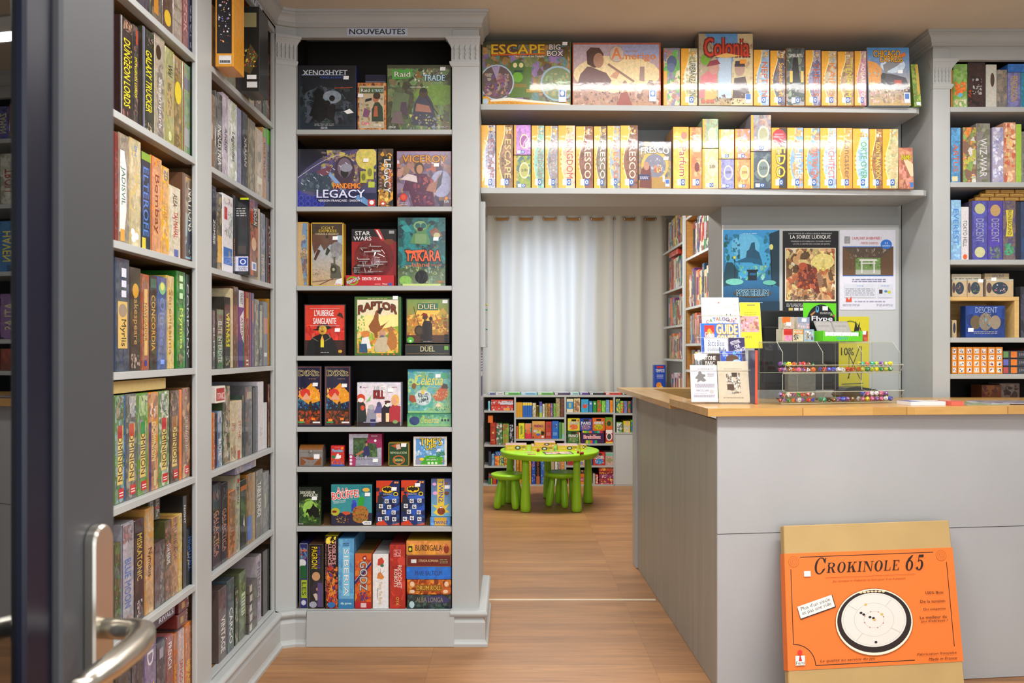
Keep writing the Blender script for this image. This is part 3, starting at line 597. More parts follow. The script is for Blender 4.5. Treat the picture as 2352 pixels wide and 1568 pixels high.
fb(714, 789, 511, z, YF, .06, '888', [('g', 'ca7', '8bd'), ('r', 0, .8, 1, 1, '432'), ('p', [0, .82, .8, .82, .85, .6, .6, .66, .4, .56, .3, .66, .1, .5, .05, .6], '643'), ('p', [.08, .42, .2, .58, .3, .56, .14, .4], '532'), ('p', [.44, .5, .5, .62, .6, .56, .5, .48], '332'), ('e', .8, .58, .2, .12, '888', 20, .9), ('e', .75, .48, .12, .07, '999', 20, .8), ('p', [.6, .12, .62, .36, .7, .36, .7, .44, .67, .46, .78, .46, .75, .43, .76, .35, .9, .3, .95, .12], '554'), ('e', .7, .26, .1, .07, '332'), ('e', .7, .26, .04, .025, 'bb9'), ('b', .05, .12, .5, .26, '864ba8654', 16, .06), ('l', 0, .06, 1, .12, .004, '865'), ('l', .2, 0, .7, .12, .004, '643'),
   ('p', [.72, .0, 1, 0, 1, .13, .8, .1], 'eee'), ('n', .76, .02, .96, .05, 1, 'c33'), ('f', .0042, 'db4'), ('t', 'COLT\nEXPRESS', .24, .85, .8, .94, 'db3', 0, '321'), ('t', 'CHEVAUX & DILIGENCE', .14, .81, .86, .835, 'eda'), ('e', .5, .78, .05, .025, '321')],
   'yellow-edged box with black steam locomotive and galloping horse, third display shelf', 'wrap', (770, 551), G, side='c93')
# globe puzzle in a red window package
Yp = YF; t = empty('puzzle_package', (X(850, Yp), Yp, z), 'red and black package with a clear globe maze inside, third display shelf', 'puzzle toy', G)
s = MB(); x0, x1 = X(803, Yp), X(907, Yp); zt = Z(522, Yp); s.box(x0, Yp+.05, z, x1, Yp+.055, zt, hx('a22', .3)); c = Cv(s, (x0, Yp+.0495, z), (x1-x0, 0, 0), (0, 0, zt-z), seed=5)
c.rect(0, .78, 1, 1, '1a1214', a=.5); c.rect(.0, .2, 1, .78, 'a1181c'); c.ell(.5, .5, .44, .37, '7a1216'); c.poly([(.5, 1), (.62, 1), (.74, .8), (.66, .8)], 'c33'); c.line(.56, .98, .67, .83, .006, 'fff'); c.text('STAR\nWARS', .04, .8, .44, .96, 'e8e8e8', bold=.04); c.ell(.84, .78, .13, .05, '8a3a14', 6); c.ell(.12, .3, .1, .09, '111', 8); c.lines(.05, .25, .19, .35, 5, 'ccc'); s.build('backing_card', 'card', t)
s = MB(); xa, xb = X(794, Yp), X(905, Yp); s.box(xa, Yp, z+.0005, xb, Yp+.05, Z(632, Yp), hx('c22128', .2)); c = Cv(s, (xa, Yp, z), (xb-xa, 0, 0), (0, 0, Z(632, Yp)-z)); c.text('DEATH STAR', .34, .55, .73, .82, 'fff'); c.ell(.14, .5, .12, .4, '7b2'); c.ell(.14, .5, .09, .28, 'c22128'); c.text('PERPLEXUS', .02, .4, .3, .68, 'fff', .4, '121'); c.text('Disney', .76, .12, .86, .28, 'fff', shear=.2); c.ell(.92, .2, .04, .13, '35a'); c.rect(.6, .14, .72, .26, 'd77'); s.build('package_base', 'card', t)
cen = V3((X(850, Yp), Yp+.02, Z(595, Yp))); r = .088
s = MB(); prof = [(r*math.sin(a_), -r*math.cos(a_)) for a_ in [math.pi*i/14 for i in range(15)]]; s.lathe(cen, prof, 24); s.v = [(v[0], Yp+.048-(abs(v[1]-cen.y))*.6 if True else v[1], v[2]) for v in s.v]
gls = mat('clear_plastic', 'ffffff', .03, trans=1, ior=1.1); M['clear'] = gls
s.build('clear_dome', 'glass', t)
s = MB(); R = random.Random(4)
for i in range(16):
    zz = cen.z+R.uniform(-.065, .065); hw = math.sqrt(max(r*r*.8-(zz-cen.z)**2, 1e-4)); xa = cen.x+R.uniform(-hw, hw*.3); xb = min(xa+R.uniform(.03, .08), cen.x+hw)
    s.box(xa, Yp+.02+R.uniform(0, .012), zz, xb, Yp+.028+R.uniform(0, .01), zz+.0035, hx(R.choice(['bbb', '999', 'ddd', '777']), 0))
    xx = R.uniform(xa, xb); s.tube([(xx, Yp+.025, zz), (xx+R.uniform(-.01, .01), Yp+.025, zz+R.uniform(-.025, .025))], .002, 6, hx('ccc', 0))
s.build('maze_track', 'card', t)
q = MB(); q.box(X(890, Yp), Yp+.048, Z(533, Yp), X(902, Yp), Yp+.049, Z(526, Yp), hx('bbb', 0)); q.build('price_sticker', 'paper', t)
fb(913, 1024, 499, z, YF, .1, '243', [('g', '675', '155'), ('b', 0, .25, 1, 1, '155266288123', 60, .12), ('r', 0, 0, 1, .26, '786', '453'), ('b', 0, 0, 1, .3, '786575898464ab7', 36, .1), ('e', .5, .13, .14, .1, '111'), ('e', .16, .08, .13, .07, '8b5', 16, .8), ('r', .1, 0, .9, .03, 'cd8'),
   ('p', [.25, .62, .32, .76, .4, .78, .3, .9, .4, .88, .42, .95, .56, .95, .58, .88, .7, .92, .6, .8, .66, .7, .68, .6], '585'), ('e', .47, .88, .14, .07, '8a7'), ('e', .42, .88, .055, .04, '266'), ('e', .54, .88, .055, .04, '266'), ('e', .47, .83, .06, .03, '311'), ('p', [.36, .62, .36, .76, .6, .76, .6, .62], '796'), ('p', [.66, .8, .8, .86, .94, .74, .86, .7, .72, .72], '854'), ('e', .82, .74, .07, .04, 'bb8'), ('p', [.06, .86, .16, .78, .3, .8, .2, .9], '399'),
   ('t', 'TAKARA', .16, .36, .9, .52, 'f63', 0, '311'), ('p', [.16, .5, .56, .53, .56, .5, .2, .47], 'f63'), ('t', 'Island', .3, .28, .66, .34, 'd63', 0), ('n', .14, .29, .26, .31, 1, 'c63'), ('n', .7, .29, .92, .32, 2, 'c63'), ('t', 'FERTI', .84, .04, .98, .07, 'e72')],
   'dark teal box with green goblin figure and orange title, third display shelf right', 'wrap', (1001, 553), G, side='122', topc='255')
z = SN[3]
fb(698, 794, 698, z, YF, .06, '1c100e', [('r', .02, .02, .98, .98, 'd8341c', 'e0402a'), ('b', .02, .1, .98, .6, 'd32c21e43b21', 40, .14, .5), ('r', .02, .02, .98, .3, '3a1712'), ('p', [.04, .02, .1, .25, .22, .36, .38, .42, .55, .42, .68, .34, .78, .2, .82, .02], '141012'), ('p', [.18, .5, .3, .52, .34, .6, .56, .61, .64, .55, .7, .54, .55, .5, .4, .48], '100e0e'), ('e', .45, .5, .1, .09, 'e2b52a'), ('e', .43, .49, .07, .08, 'caa030'), ('e', .44, .47, .035, .015, '822'), ('e', .4, .52, .012, .006, 'fff'), ('e', .48, .52, .012, .006, 'fff'), ('l', .24, .44, .2, .34, .003, '8a8a60'), ('l', .58, .44, .64, .34, .003, '8a8a60'), ('l', .2, .34, .34, .28, .003, '776'), ('l', .64, .34, .5, .28, .003, '776'), ('r', .4, .16, .48, .3, 'ed3'), ('p', [.4, .3, .44, .4, .48, .3], 'fb5'),
   ('p', [.8, .78, .86, .84, .92, .82, .96, .72, .88, .76], '321'), ('l', .14, .92, .86, .92, .0015, 'fdd'), ('l', .14, .58, .86, .58, .0015, 'fdd'), ('t', "L'AUBERGE", .25, .77, .72, .89, 'fff', 0), ('t', 'SANGLANTE', .22, .61, .78, .73, 'fff'), ('n', .4, .055, .62, .07, 1, 'ddd'), ('e', .88, .08, .05, .03, 'da3')],
   'red box with caped man holding a candle, white title, fourth display shelf left', 'wrap', (775, 762), G, side='111')
fb(814, 921, 681, z, YF, .07, '4a6b24', [('r', .05, .04, .95, .95, 'f4c93e', 'fbf2d8'), ('b', .05, .04, .95, .55, 'fb4e94d73fc68b35a2', 60, .12), ('p', [.05, .6, .3, .7, .5, .66, .95, .72, .95, .5, .05, .4], 'fe9'), ('p', [.34, .42, .3, .5, .4, .62, .46, .76, .56, .82, .62, .8, .58, .74, .52, .72, .52, .6, .56, .5, .7, .56, .78, .62, .66, .52, .56, .42, .5, .4, .5, .3, .44, .3, .42, .38], '975a2a'), ('p', [.48, .74, .58, .82, .62, .8, .56, .7], '311'), ('e', .6, .36, .08, .08, 'c97'), ('e', .6, .3, .06, .05, '667'), ('p', [.42, .16, .5, .3, .7, .32, .8, .16, .7, .06, .45, .06], 'cb9'), ('p', [.7, .2, .75, .42, .82, .44, .92, .3, .92, .14, .8, .08], 'b73'), ('p', [.7, .46, .8, .5, .88, .44, .76, .4], 'a74'), ('e', .24, .36, .09, .06, 'd84'), ('p', [.12, .1, .16, .3, .3, .32, .36, .12], 'eee'), ('p', [.1, .05, .1, .2, .26, .2, .28, .05], '357'), ('b', .05, .04, .4, .12, '5a338211d', 12, .07), ('b', .05, .4, .25, .7, '5a37b5483', 12, .1),
   ('a', 'RAPTOR', .5, .7, .84, .14, .1, '8a2b1c', '2d4a14'), ('n', .28, .965, .72, .985, 1, 'dd8'), ('r', .56, .01, .98, .035, '4a6b24'), ('e', .6, .02, .02, .013, 'e62'), ('e', .73, .02, .02, .013, 'e62'), ('e', .86, .02, .02, .013, 'e62')],
   'green-bordered yellow box with roaring dinosaur and arched title, fourth display shelf middle', 'card', (908, 688), G, side='475')
fb(930, 1034, 790, z, YF, .14, '262a26', [('l', .02, .93, .98, .93, .002, '863'), ('l', .02, .2, .98, .2, .002, '863'), ('t', 'DUEL', .34, .36, .66, .8, 'cb8', 0, '244'), ('r', .88, .5, .97, .84, '7b4'), ('n', .45, .86, .6, .92, 1, '998')], 'slim dark box lying flat beneath an upright one, fourth display shelf right', 'card', None, G, side='222')
fb(932, 1033, 685, 0, YF+.02, .05, '3a3628', [('r', .02, .02, .98, .98, 'c8862a', '7da050'), ('e', .52, .62, .3, .24, 'fc5', 24, .7), ('b', .02, .1, .98, .65, 'c83ea4b62fc6853', 60, .1), ('r', .02, .02, .98, .18, '532'), ('p', [.32, .02, .34, .28, .38, .42, .42, .52, .5, .5, .56, .5, .6, .42, .62, .02], '2a2320'), ('e', .3, .28, .11, .12, '3a3028'), ('e', .3, .28, .07, .08, '55442e'), ('e', .44, .58, .055, .06, '532'), ('p', [.34, .62, .4, .68, .48, .66, .52, .56, .48, .6, .4, .62], '822'), ('e', .57, .55, .04, .045, '2a2320'), ('l', .3, .38, .17, .82, .0026, '543'), ('p', [.68, .6, .86, .8, .96, .66], 'ca4'), ('b', .1, .02, .9, .14, '642321853', 16, .08), ('r', .26, .74, .74, .89, '3d7a5c'), ('t', 'DUEL', .28, .76, .72, .87, 'f0dfb0', 0, '243'), ('n', .38, .9, .62, .925, 1, 'ec9'), ('e', .1, .07, .08, .07, '5b3'), ('e', .1, .05, .025, .02, 'fff'), ('e', .93, .1, .05, .03, '111'), ('e', .93, .17, .05, .03, '111'), ('e', .93, .04, .05, .03, '111'), ('n', .4, .035, .62, .045, 1, 'eee')],
   'golden box with helmeted warrior silhouettes standing on a dark flat box, fourth display shelf', 'card', (1022, 697), G, yb=788.5, side='222')
z = SN[4]
dix = [('r', .04, .03, .96, .985, 'b63'), ('r', .055, .035, .945, .98, '1d1a3c'), ('b', .06, .28, .94, .5, '17813623748a', 24, .12), ('p', [.06, .5, .6, .72, .94, .55, .94, .42, .5, .36], 'f0a020'), ('b', .1, .44, .94, .64, 'fb3fc5e83f94', 24, .1), ('e', .36, .55, .2, .075, 'd32'), ('p', [.2, .44, .4, .56, .6, .44], 'ea8'), ('p', [.06, .04, .06, .26, .3, .3, .45, .24, .52, .4, .6, .42, .66, .26, .94, .3, .94, .04], '2c2418'), ('b', .06, .04, .94, .26, '532742a31c41321', 50, .1), ('r', .14, .08, .3, .12, 'f93'), ('r', .6, .1, .74, .14, 'f82'), ('b', .2, .19, .9, .22, 'fd6fe8', 9, .02),
   ('t', 'DiXit', .1, .84, .9, .93, '1a1430', 0, 'dc8'), ('n', .5, .785, .8, .8, 1, 'c96'), ('r', .08, .055, .34, .075, '3a5'), ('r', .66, .05, .95, .075, 'eee')]
fb(680, 739, 840, z, YF, .09, '2a2236', dix, 'tall narrow navy box with orange night scene, leftmost on fifth display shelf', 'wrap', (724, 887), G, side='112')
fb(745, 806, 840, z, YF, .09, '2a2236', dix, 'tall narrow navy box with orange night scene, second on fifth display shelf', 'wrap', (791, 889), G, side='112')
fb(820, 921, 878, z, YF, .07, 'e6e2ea', [('g', 'fdd', 'e8e6f0'), ('b', 0, .15, 1, .55, 'fcb eca dbd'.replace(' ', ''), 14, .14, .5), ('p', [0, 0, 0, .55, .1, .6, .18, .5, .2, .3, .26, 0], '2a3330'), ('e', .08, .64, .1, .1, 'd5481e'), ('e', .08, .6, .07, .05, 'eee'), ('e', .12, .42, .05, .06, 'd53'), ('p', [.2, .1, .24, .4, .36, .44, .44, .3, .44, .1], '99a'), ('e', .32, .44, .07, .06, 'bbb'), ('p', [.38, .3, .46, .5, .56, .5, .6, .3], '669'), ('e', .5, .5, .05, .06, '557'), ('p', [.56, .02, .56, .4, .64, .5, .74, .5, .8, .4, .8, .02], '2a2024'), ('e', .7, .52, .07, .08, 'eed'), ('e', .7, .56, .07, .03, '522'), ('e', .66, .52, .02, .02, '111'), ('p', [.76, .0, .74, .4, .82, .5, 1, .46, 1, 0], 'b8303a'), ('e', .88, .6, .09, .13, 'eb6'), ('e', .86, .58, .05, .08, 'ea8'), ('r', 0, 0, 1, .1, '322'), ('r', .66, .1, .74, .3, 'fda'), ('r', .3, 0, .42, .16, '336'), ('e', .88, .1, .06, .04, '8a6'), ('r', .14, .08, .5, .1, '99a'),
   ('t', '10', .4, .82, .5, .92, 'bbb'), ('e', .6, .86, .06, .07, 'fff'), ('t', 'TO', .55, .83, .65, .89, '733'), ('t', 'KILL', .38, .64, .62, .82, 'a22', 0, '422'), ('n', .13, .89, .25, .92, 1, 'a66'), ('n', .8, .89, .92, .92, 1, 'a66'), ('e', .08, .9, .02, .02, '557'), ('p', [.2, .55, .32, .7, .3, .6], '7c5')],
   'white-topped box with a crowd of cartoon animals, fifth display shelf middle', 'card', (897, 900), G, side='bbc')
cel = 'celestial'
fb(935, 1037, 950, z, YF-.01, .12, '5a9a8a', [('g', '8b7', '286'), ('b', 0, .1, 1, .9, '6a94a88c77b6', 20, .2, .5), ('e', .16, .45, .12, .35, '347', 12, .9), ('t', 'Celestia', .3, .28, .72, .78, 'dc6', 0, None, 0, .35), ('e', .8, .5, .025, .1, '123'), ('e', .87, .5, .025, .1, '123'), ('e', .94, .5, .025, .1, '123')], 'flat teal box lying under the upright sky-island box, fifth display shelf', 'wrap', None, G, side='387')
fb(936, 1036, 848, 0, YF+.02, .05, '4a9ab0', [('g', '9c8', '28a'), ('b', 0, .05, 1, .95, '5ab6bb4a99cb8b7bd8', 50, .16, .6), ('e', .35, .35, .2, .18, 'cdd', 20, .9), ('b', .24, .24, .48, .46, '244345dee', 40, .08), ('e', .35, .48, .04, .06, 'ec6'), ('p', [.02, .3, .04, .42, .16, .4, .2, .26, .1, .24], 'a53'), ('p', [.6, .36, .68, .5, .8, .64, .92, .56, .94, .4, .8, .28, .66, .28], 'ca5a20'), ('b', .55, .28, .95, .5, 'c94ea6853db7', 20, .1), ('p', [.78, .56, .82, .68, .92, .66, .94, .56], '432'), ('e', .14, .62, .05, .07, '863'), ('p', [.64, .14, .7, .24, .8, .14], 'fdb'), ('b', .6, .04, .98, .16, '383264495', 20, .1), ('b', .04, .1, .3, .22, '387496', 10, .1), ('e', .86, .86, .1, .07, '4a7', 12, .9), ('t', 'Celestia', .17, .64, .82, .88, 'f2dc5a', 0, None, 0, .35), ('l', .5, .6, .7, .57, .002, 'dc6'), ('n', .4, .92, .62, .94, 1, 'cdd')],
   'teal box with gold script title and floating islands, fifth display shelf right', 'wrap', (1006, 867), G, yb=948.8, side='376')
z = SN[5]; YG = YN+.04
# treasure chest tin
t = empty('chest_tin', (X(714, YG), YG, z), 'small brown and silver treasure chest tin, sixth display shelf left', 'tin box', G)
xa, xb = X(687, YG), X(741, YG); wd = xb-xa; zt = Z(1022, YG); s = MB(); hgt = zt-z
s.box(xa, YG, z+.0005, xb, YG+.07, z+hgt*.68, hx('7c7672', .3)); c = Cv(s, (xa, YG, z), (wd, 0, 0), (0, 0, hgt*.68), seed=3); c.rect(.06, .08, .94, .62, '8a4e20', a=.6); c.poly([(.2, .1), (.3, .3), (.1, .56), (.3, .5), (.42, .42), (.58, .42), (.7, .5), (.9, .56), (.72, .3), (.6, .05), (.5, .0), (.4, .05)], '8b8580'); c.poly([(.36, .3), (.44, .24), (.42, .32)], 'b32'); c.poly([(.64, .3), (.56, .24), (.58, .32)], 'b32'); c.rect(.02, .66, .98, .95, '8d8883'); s.build('chest_body', 'card', t)
s = MB(); n = 10; pr = [(YG+.035-.035*math.cos(math.pi*i/n), z+hgt*.68+hgt*.32*math.sin(math.pi*i/n)) for i in range(n+1)]
for (a0, b0), (a1, b1) in zip(pr, pr[1:]): s.face([(xa, a0, b0), (xb, a0, b0), (xb, a1, b1), (xa, a1, b1)], hx('86817c' if b0 < z+hgt*.75 else '8a5524', .4))
s.face([(xa, a_, b_) for a_, b_ in pr], hx('766', .2)); s.face([(xb, a_, b_) for a_, b_ in pr], hx('766', .2)); s.build('chest_lid', 'card', t)
s = MB(); s.lathe((X(714, YG), YG-.001, z+hgt*.7), [(.009, 0), (.009, .004), (.006, .007)], 14, (0, -1, 0), hx('908a84', 0)); s.box(X(714, YG)-.006, YG-.004, z+hgt*.5, X(714, YG)+.006, YG, z+hgt*.7, hx('888', 0)); s.build('lock', 'card', t)
MB().box(X(721, YG), YG-.0015, Z(1053, YG), X(734, YG), YG-.0008, Z(1043, YG), hx('fff', 0)).build('price_sticker', 'paper', t)
fb(760, 791, 1023, z, YG, .03, 'c22', [('g', 'c43', 'd22'), ('t', 'Memoludo', .1, .68, .9, .84, 'adf', 0, '136'), ('p', [.45, .6, .3, .35, .65, .35, .6, .6], 'eee'), ('e', .2, .45, .14, .08, '285'), ('b', .05, .05, .95, .26, 'da542cc63', 16, .14), ('r', 0, 0, 1, .08, '36b'), ('e', .84, .88, .1, .06, 'f92'), ('n', .3, .92, .7, .95, 1, 'eba')], 'tiny red card game box on the sixth display shelf', 'card', (778, 1052, .02), G, side='822')
fb(801, 877, 996, z, YG, .06, 'b4b4ba', [('g', '99a', 'ccd'), ('r', .13, .28, .87, .88, '4a5a3a'), ('b', .13, .28, .87, .86, '465574342685353', 30, .14), ('p', [.44, .3, .42, .5, .5, .62, .62, .6, .64, .32], '336'), ('e', .55, .7, .06, .09, '322'), ('e', .54, .67, .04, .05, 'b86'), ('p', [.2, .36, .44, .5, .46, .44, .26, .32], 'b75'), ('p', [.55, .72, .6, 1, 1, 1, 1, .58, .86, .56, .82, .7], 'a02a5c'), ('t', 'Animaux', .68, .92, .88, .96, 'fff'), ('e', .81, .79, .04, .04, 'fff'), ('p', [.0, .0, .0, .36, .1, .36, .22, .24, .2, 0], 'b03468'), ('e', .06, .29, .04, .045, 'eee'), ('e', .06, .18, .04, .045, 'eee'), ('e', .06, .07, .04, .045, 'eee'), ('t', 'CardLine', .22, .2, .78, .32, 'ccd', 0, '445'), ('n', .35, .04, .6, .07, 1, 'eee')],
   'silver and magenta box with girl in a jungle, sixth display shelf middle', 'card', (862, 1061), G, side='a25')
fb(892, 940, 1016, z, YG, .06, '1d4420', [('f', .003, 'b93'), ('p', [.1, .86, .5, .98, .6, .7], 'b52'), ('p', [.4, .7, .36, .9, .55, .94, .6, .74], 'dba'), ('t', 'REVOLUCIÓN', .1, .52, .88, .64, 'cda', 0, '232'), ('e', .5, .26, .3, .2, 'c62'), ('e', .5, .26, .23, .15, '143'), ('t', 'BANANA', .3, .2, .7, .32, 'dc6', 0), ('e', .5, .08, .1, .04, 'b84')], 'small dark green and gold box with raised fist, sixth display shelf', 'card', (927, 1026), G, side='a73', topc='a94')
fb(949, 1027, 1002, z, YG, .07, 'eeeae4', [('r', .07, .05, .93, .93, '5a9ad8'), ('b', .07, .3, .93, .93, '6ad9ce48cfff', 20, .14, .6), ('p', [.2, .05, .36, .35, .6, .36, .9, .3, .86, .05], '4a2'), ('p', [.06, .05, .06, .2, .14, .32, .22, .2, .22, .05], '99a'), ('b', .2, .3, .8, .5, 'ccc999eee', 14, .08), ('t', 'TIME’S', .2, .7, .84, .94, 'fd1', 0, '121'), ('t', 'UP!', .36, .55, .66, .74, 'fd1', 0, '121'), ('t', 'Kids', .7, .35, .93, .5, '4b8', 0.3, '222'), ('t', 'plus petits !', .4, .18, .72, .25, 'fff', 0), ('n', .48, .27, .66, .3, 1, 'fff'), ('e', .46, .1, .04, .04, 'dfc'), ('e', .57, .1, .04, .04, 'dfc'), ('e', .68, .1, .04, .04, 'dfc'), ('e', .25, .23, .07, .05, 'fc3'), ('b', .8, .1, .95, .25, 'e53fd46b3', 8, .12)],
   'white box with yellow title over blue sky and green hill, sixth display shelf right', 'card', None, G, side='332')
z = SN[6]
fb(686, 738, 1118, z, YG, .05, '22311c', [('g', '342', '121a14'), ('e', .48, .42, .4, .28, '8ab84a', 24, .9), ('b', .02, .05, .98, .65, '5731334629b4252', 36, .13), ('e', .5, .44, .32, .2, '9c5', 24, .6), ('p', [.3, .3, .36, .42, .5, .42, .6, .5, .64, .58, .72, .5, .9, .42, .94, .2, .7, .2, .62, .26, .5, .2, .4, .34], '15180f'), ('b', 0, 0, 1, .18, '241352463', 22, .12), ('t', 'SEIGNEUR', .06, .82, .74, .9, 'e8ecd8'), ('t', 'ANNEAUX', .2, .75, .86, .82, 'e8ecd8'), ('n', .34, .92, .56, .94, 1, '897'), ('t', 'EDGE', .0, .02, .2, .05, 'eee')], 'dark green box with cloaked rider on a glowing circle, seventh display shelf left', 'wrap', (722, 1148), G, side='121')
fb(760, 855, 1112, z, YG, .07, '2a8a92', [('r', 0, .3, 1, 1, '3a9aa0'), ('r', 0, 0, 1, .3, '2a2540'), ('r', .0, .72, .75, .98, '2a8a90'), ('e', .86, .86, .1, .06, 'e83'), ('r', .74, .8, .98, .97, '178'), ('e', .86, .87, .09, .05, 'eb4'), ('p', [.5, .34, .5, .5, .54, .58, .62, .56, .62, .34], '34b'), ('e', .56, .58, .05, .04, '45c'), ('p', [.66, .44, .68, .68, .76, .72, .82, .66, .78, .44], '3a3'), ('e', .72, .3, .2, .18, 'b8702e', 24, .5), ('e', .72, .17, .19, .12, 'b06a2a', 24, .5), ('b', .54, .1, .88, .44, '6325226b3', 34, .05, 0), ('e', .1, .33, .11, .1, 'bb3'), ('e', .08, .33, .06, .03, '822'), ('p', [.26, .3, .3, .34, .44, .33, .48, .28, .36, .24], 'd53'), ('b', .12, .05, .42, .22, 'eb3fd5a32', 22, .06), ('p', [.76, .06, .8, .1, .99, .1, .99, .01, .8, .01], 'eee'), ('n', .82, .03, .96, .08, 2, '333'),
   ('t', 'À LA', .14, .8, .42, .94, 'e8362a', 0.08, 'fff'), ('t', 'BOUFFE!', .02, .66, .68, .84, 'e8362a', 0.12, 'fff'), ('t', 'PREMIÈRE BOUCHÉE\nPREMIÈRE DÉGOÛT', .05, .54, .36, .62, 'cee', .12)],
   'teal box with red slanted title, funny creatures and a cookie, seventh display shelf', 'card', (844, 1139), G, side='233')
bat = [('p', [0, 1, .72, 1, .4, .8, .2, .55, 0, .5], 'd8401c'), ('b', .1, .05, 1, .75, '138124259113', 26, .14), ('p', [.2, .62, .9, .7, 1, .6, .7, .56], '36c'), ('p', [.3, .3, 1, .45, 1, .34, .5, .22], '25b'), ('p', [0, 0, .5, 0, .3, .12, 0, .05], 'd8401c'), ('p', [.6, 0, 1, 0, 1, .06], 'd8401c'),
   ('e', .5, .8, .29, .085, '111'), ('e', .5, .8, .27, .075, 'fc1'), ('p', [.26, .8, .32, .85, .38, .84, .46, .87, .48, .84, .52, .84, .54, .87, .62, .84, .68, .85, .74, .8, .66, .77, .58, .78, .5, .74, .42, .78, .34, .77], '111'),
   ('n', .3, .68, .66, .72, 2, 'ccd'), ('e', .84, .7, .1, .045, 'fd2'), ('e', .84, .7, .07, .03, '111'), ('r', .0, .76, .14, .84, '223'), ('p', [.02, .3, .06, .66, .2, .7, .28, .6, .22, .3], '1d2733'), ('n', .7, .02, .95, .07, 3, '89b'), ('r', .78, .94, .86, .98, 'e94'), ('r', .88, .94, .96, .98, 'e94')]
for cx_, cy_ in ((.45, .54), (.78, .55), (.2, .43), (.56, .41), (.33, .3), (.75, .29), (.16, .14), (.46, .16), (.78, .14)):
    bat += [('r', cx_-.085, cy_-.045, cx_+.085, cy_+.045, 'eeeef2'), ('e', cx_, cy_, .055, .03, '223'), ('e', cx_+.01, cy_+.005, .03, .016, 'dde')]
fb(864, 918, 1103, z, YG-.006, .02, '12285e', bat, 'blue blister card of white story dice with yellow oval emblem, left of pair', 'wrap', (905, 1126), G, side='124', nm='dice_pack')
fb(921, 976, 1102, z, YG-.002, .02, '12285e', bat, 'blue blister card of white story dice with yellow oval emblem, right of pair', 'wrap', (959, 1117), G, side='124', nm='dice_pack')
fb(988, 1035, 1188, z, YG-.006, .1, '6a9ac8', [('r', .2, 0, .8, 1, 'da3'), ('b', .0, 0, .2, 1, '48c6ae', 5, .4), ('b', .8, 0, 1, 1, '48c6ae', 5, .4), ('t', 'TWINZ', .14, .16, .88, .56, '24a', 0)], 'small blue and yellow tin lying under the upright tall tin, seventh display shelf', 'card', None, G, nm='game_tin', side='69c')
fb(990, 1037, 1099, 0, YG+.01, .04, '6a78b8', [('g', '7bd', '5560a0'), ('r', .3, .3, .66, 1, 'e8c93a'), ('t', 'TWINZ', .37, .36, .6, .96, '2746b0', -90), ('p', [.1, .1, .3, .2, .05, .3, .3, .3, .3, .42, .45, .3, .6, .42, .66, .28, .92, .34, .74, .2, .95, .1, .7, .1, .6, .02, .35, .02], 'f2d040'), ('e', .5, .14, .2, .1, '8b3a16'), ('e', .5, .22, .1, .05, 'a4491c'), ('e', .46, .24, .03, .015, 'fff'), ('e', .54, .24, .03, .015, 'fff'), ('e', .16, .86, .1, .04, 'ead'), ('e', .2, .62, .12, .05, 'ead'), ('e', .76, .88, .08, .04, '854'), ('e', .78, .62, .12, .05, '743')], 'upright lilac tin with yellow band and brown creature, seventh display shelf right', 'card', (1027, 1122), G, yb=1186.2, nm='game_tin', side='558')
z = SN[7]; YH = YN+.012
def spn(x0, x1, yt, base, ops, lab, m='card', side=None, topc=None, d=.29): return fb(x0, x1, yt, z, YH, d, base, ops, lab, m, None, G, side=side, topc=topc)
spn(688, 707, 1247, '24276a', [('f', .0015, 'aa7'), ('e', .3, .7, .5, .06, 'ddd'), ('r', .1, .46, .85, .66, '175a2a'), ('r', .2, .16, .9, .44, 'a6b81c'), ('t', 'LES', .3, .2, .8, .4, '231', -90), ('b', .1, .76, .9, .94, '248c6339b', 14, .2), ('e', .5, .09, .3, .04, 'ccd'), ('t', 'Pueblo', .1, .88, .9, .92, 'e74')], 'navy spine with green and lime shapes, leftmost on the bottom display shelf', topc='225')
spn(709, 743, 1249, '15120f', [('f', .0015, '875'), ('t', 'PAGRON!', .2, .62, .58, .96, 'ec1', -90), ('t', "C'EST MOI LE", .6, .62, .78, .96, '64a', -90), ('e', .5, .5, .28, .07, 'c96'), ('p', [.1, .3, .4, .42, .95, .46, .95, .2, .5, .1], '2a2030'), ('e', .7, .3, .2, .03, 'c97'), ('p', [.3, .22, .5, .24, .8, .16, .5, .12], 'cba'), ('r', .6, .02, .96, .4, '547'), ('e', .3, .06, .26, .05, 'aab')], 'black spine with yellow capitals and a bald man, bottom display shelf', 'wrap', topc='643')
spn(746, 776, 1231, '18100d', [('b', 0, 0, 1, .6, 'c31a22f93521d52138', 60, .18), ('r', 0, .0, .12, 1, '111'), ('t', 'A FUTURISTIC CHASE GAME', .02, .24, .12, .95, 'b76', -90), ('t', "TOBLER'S\nALLIANCE", .25, .6, .85, .95, 'dbb', -90, '922'), ('b', .1, .9, 1, 1, 'fd3fe5', 4, .3), ('l', .2, .1, .8, .5, .002, 'fa3'), ('l', .8, .1, .2, .5, .002, 'fa3'), ('e', .5, .05, .3, .04, '37b')], 'black and red spine with busy machinery art, tallest upright on the bottom display shelf', topc='dc2')
spn(777, 813, 1237, '5b9fd0', [('b', 0, 0, 1, 1, '6ad59c7bd', 24, .4, .4), ('r', .28, .18, .72, .88, '8cd8f4'), ('t', 'SIBERIA', .36, .18, .66, .86, 'eef6fa', -90, '4a7ea8'), ('r', 0, 0, 1, .14, '3a84b8'), ('t', 'dlp games', .15, .05, .85, .09, 'dff'), ('n', .3, .91, .7, .96, 2, '357')], 'light blue spine with pale letters, fourth upright on the bottom display shelf', topc='48b')
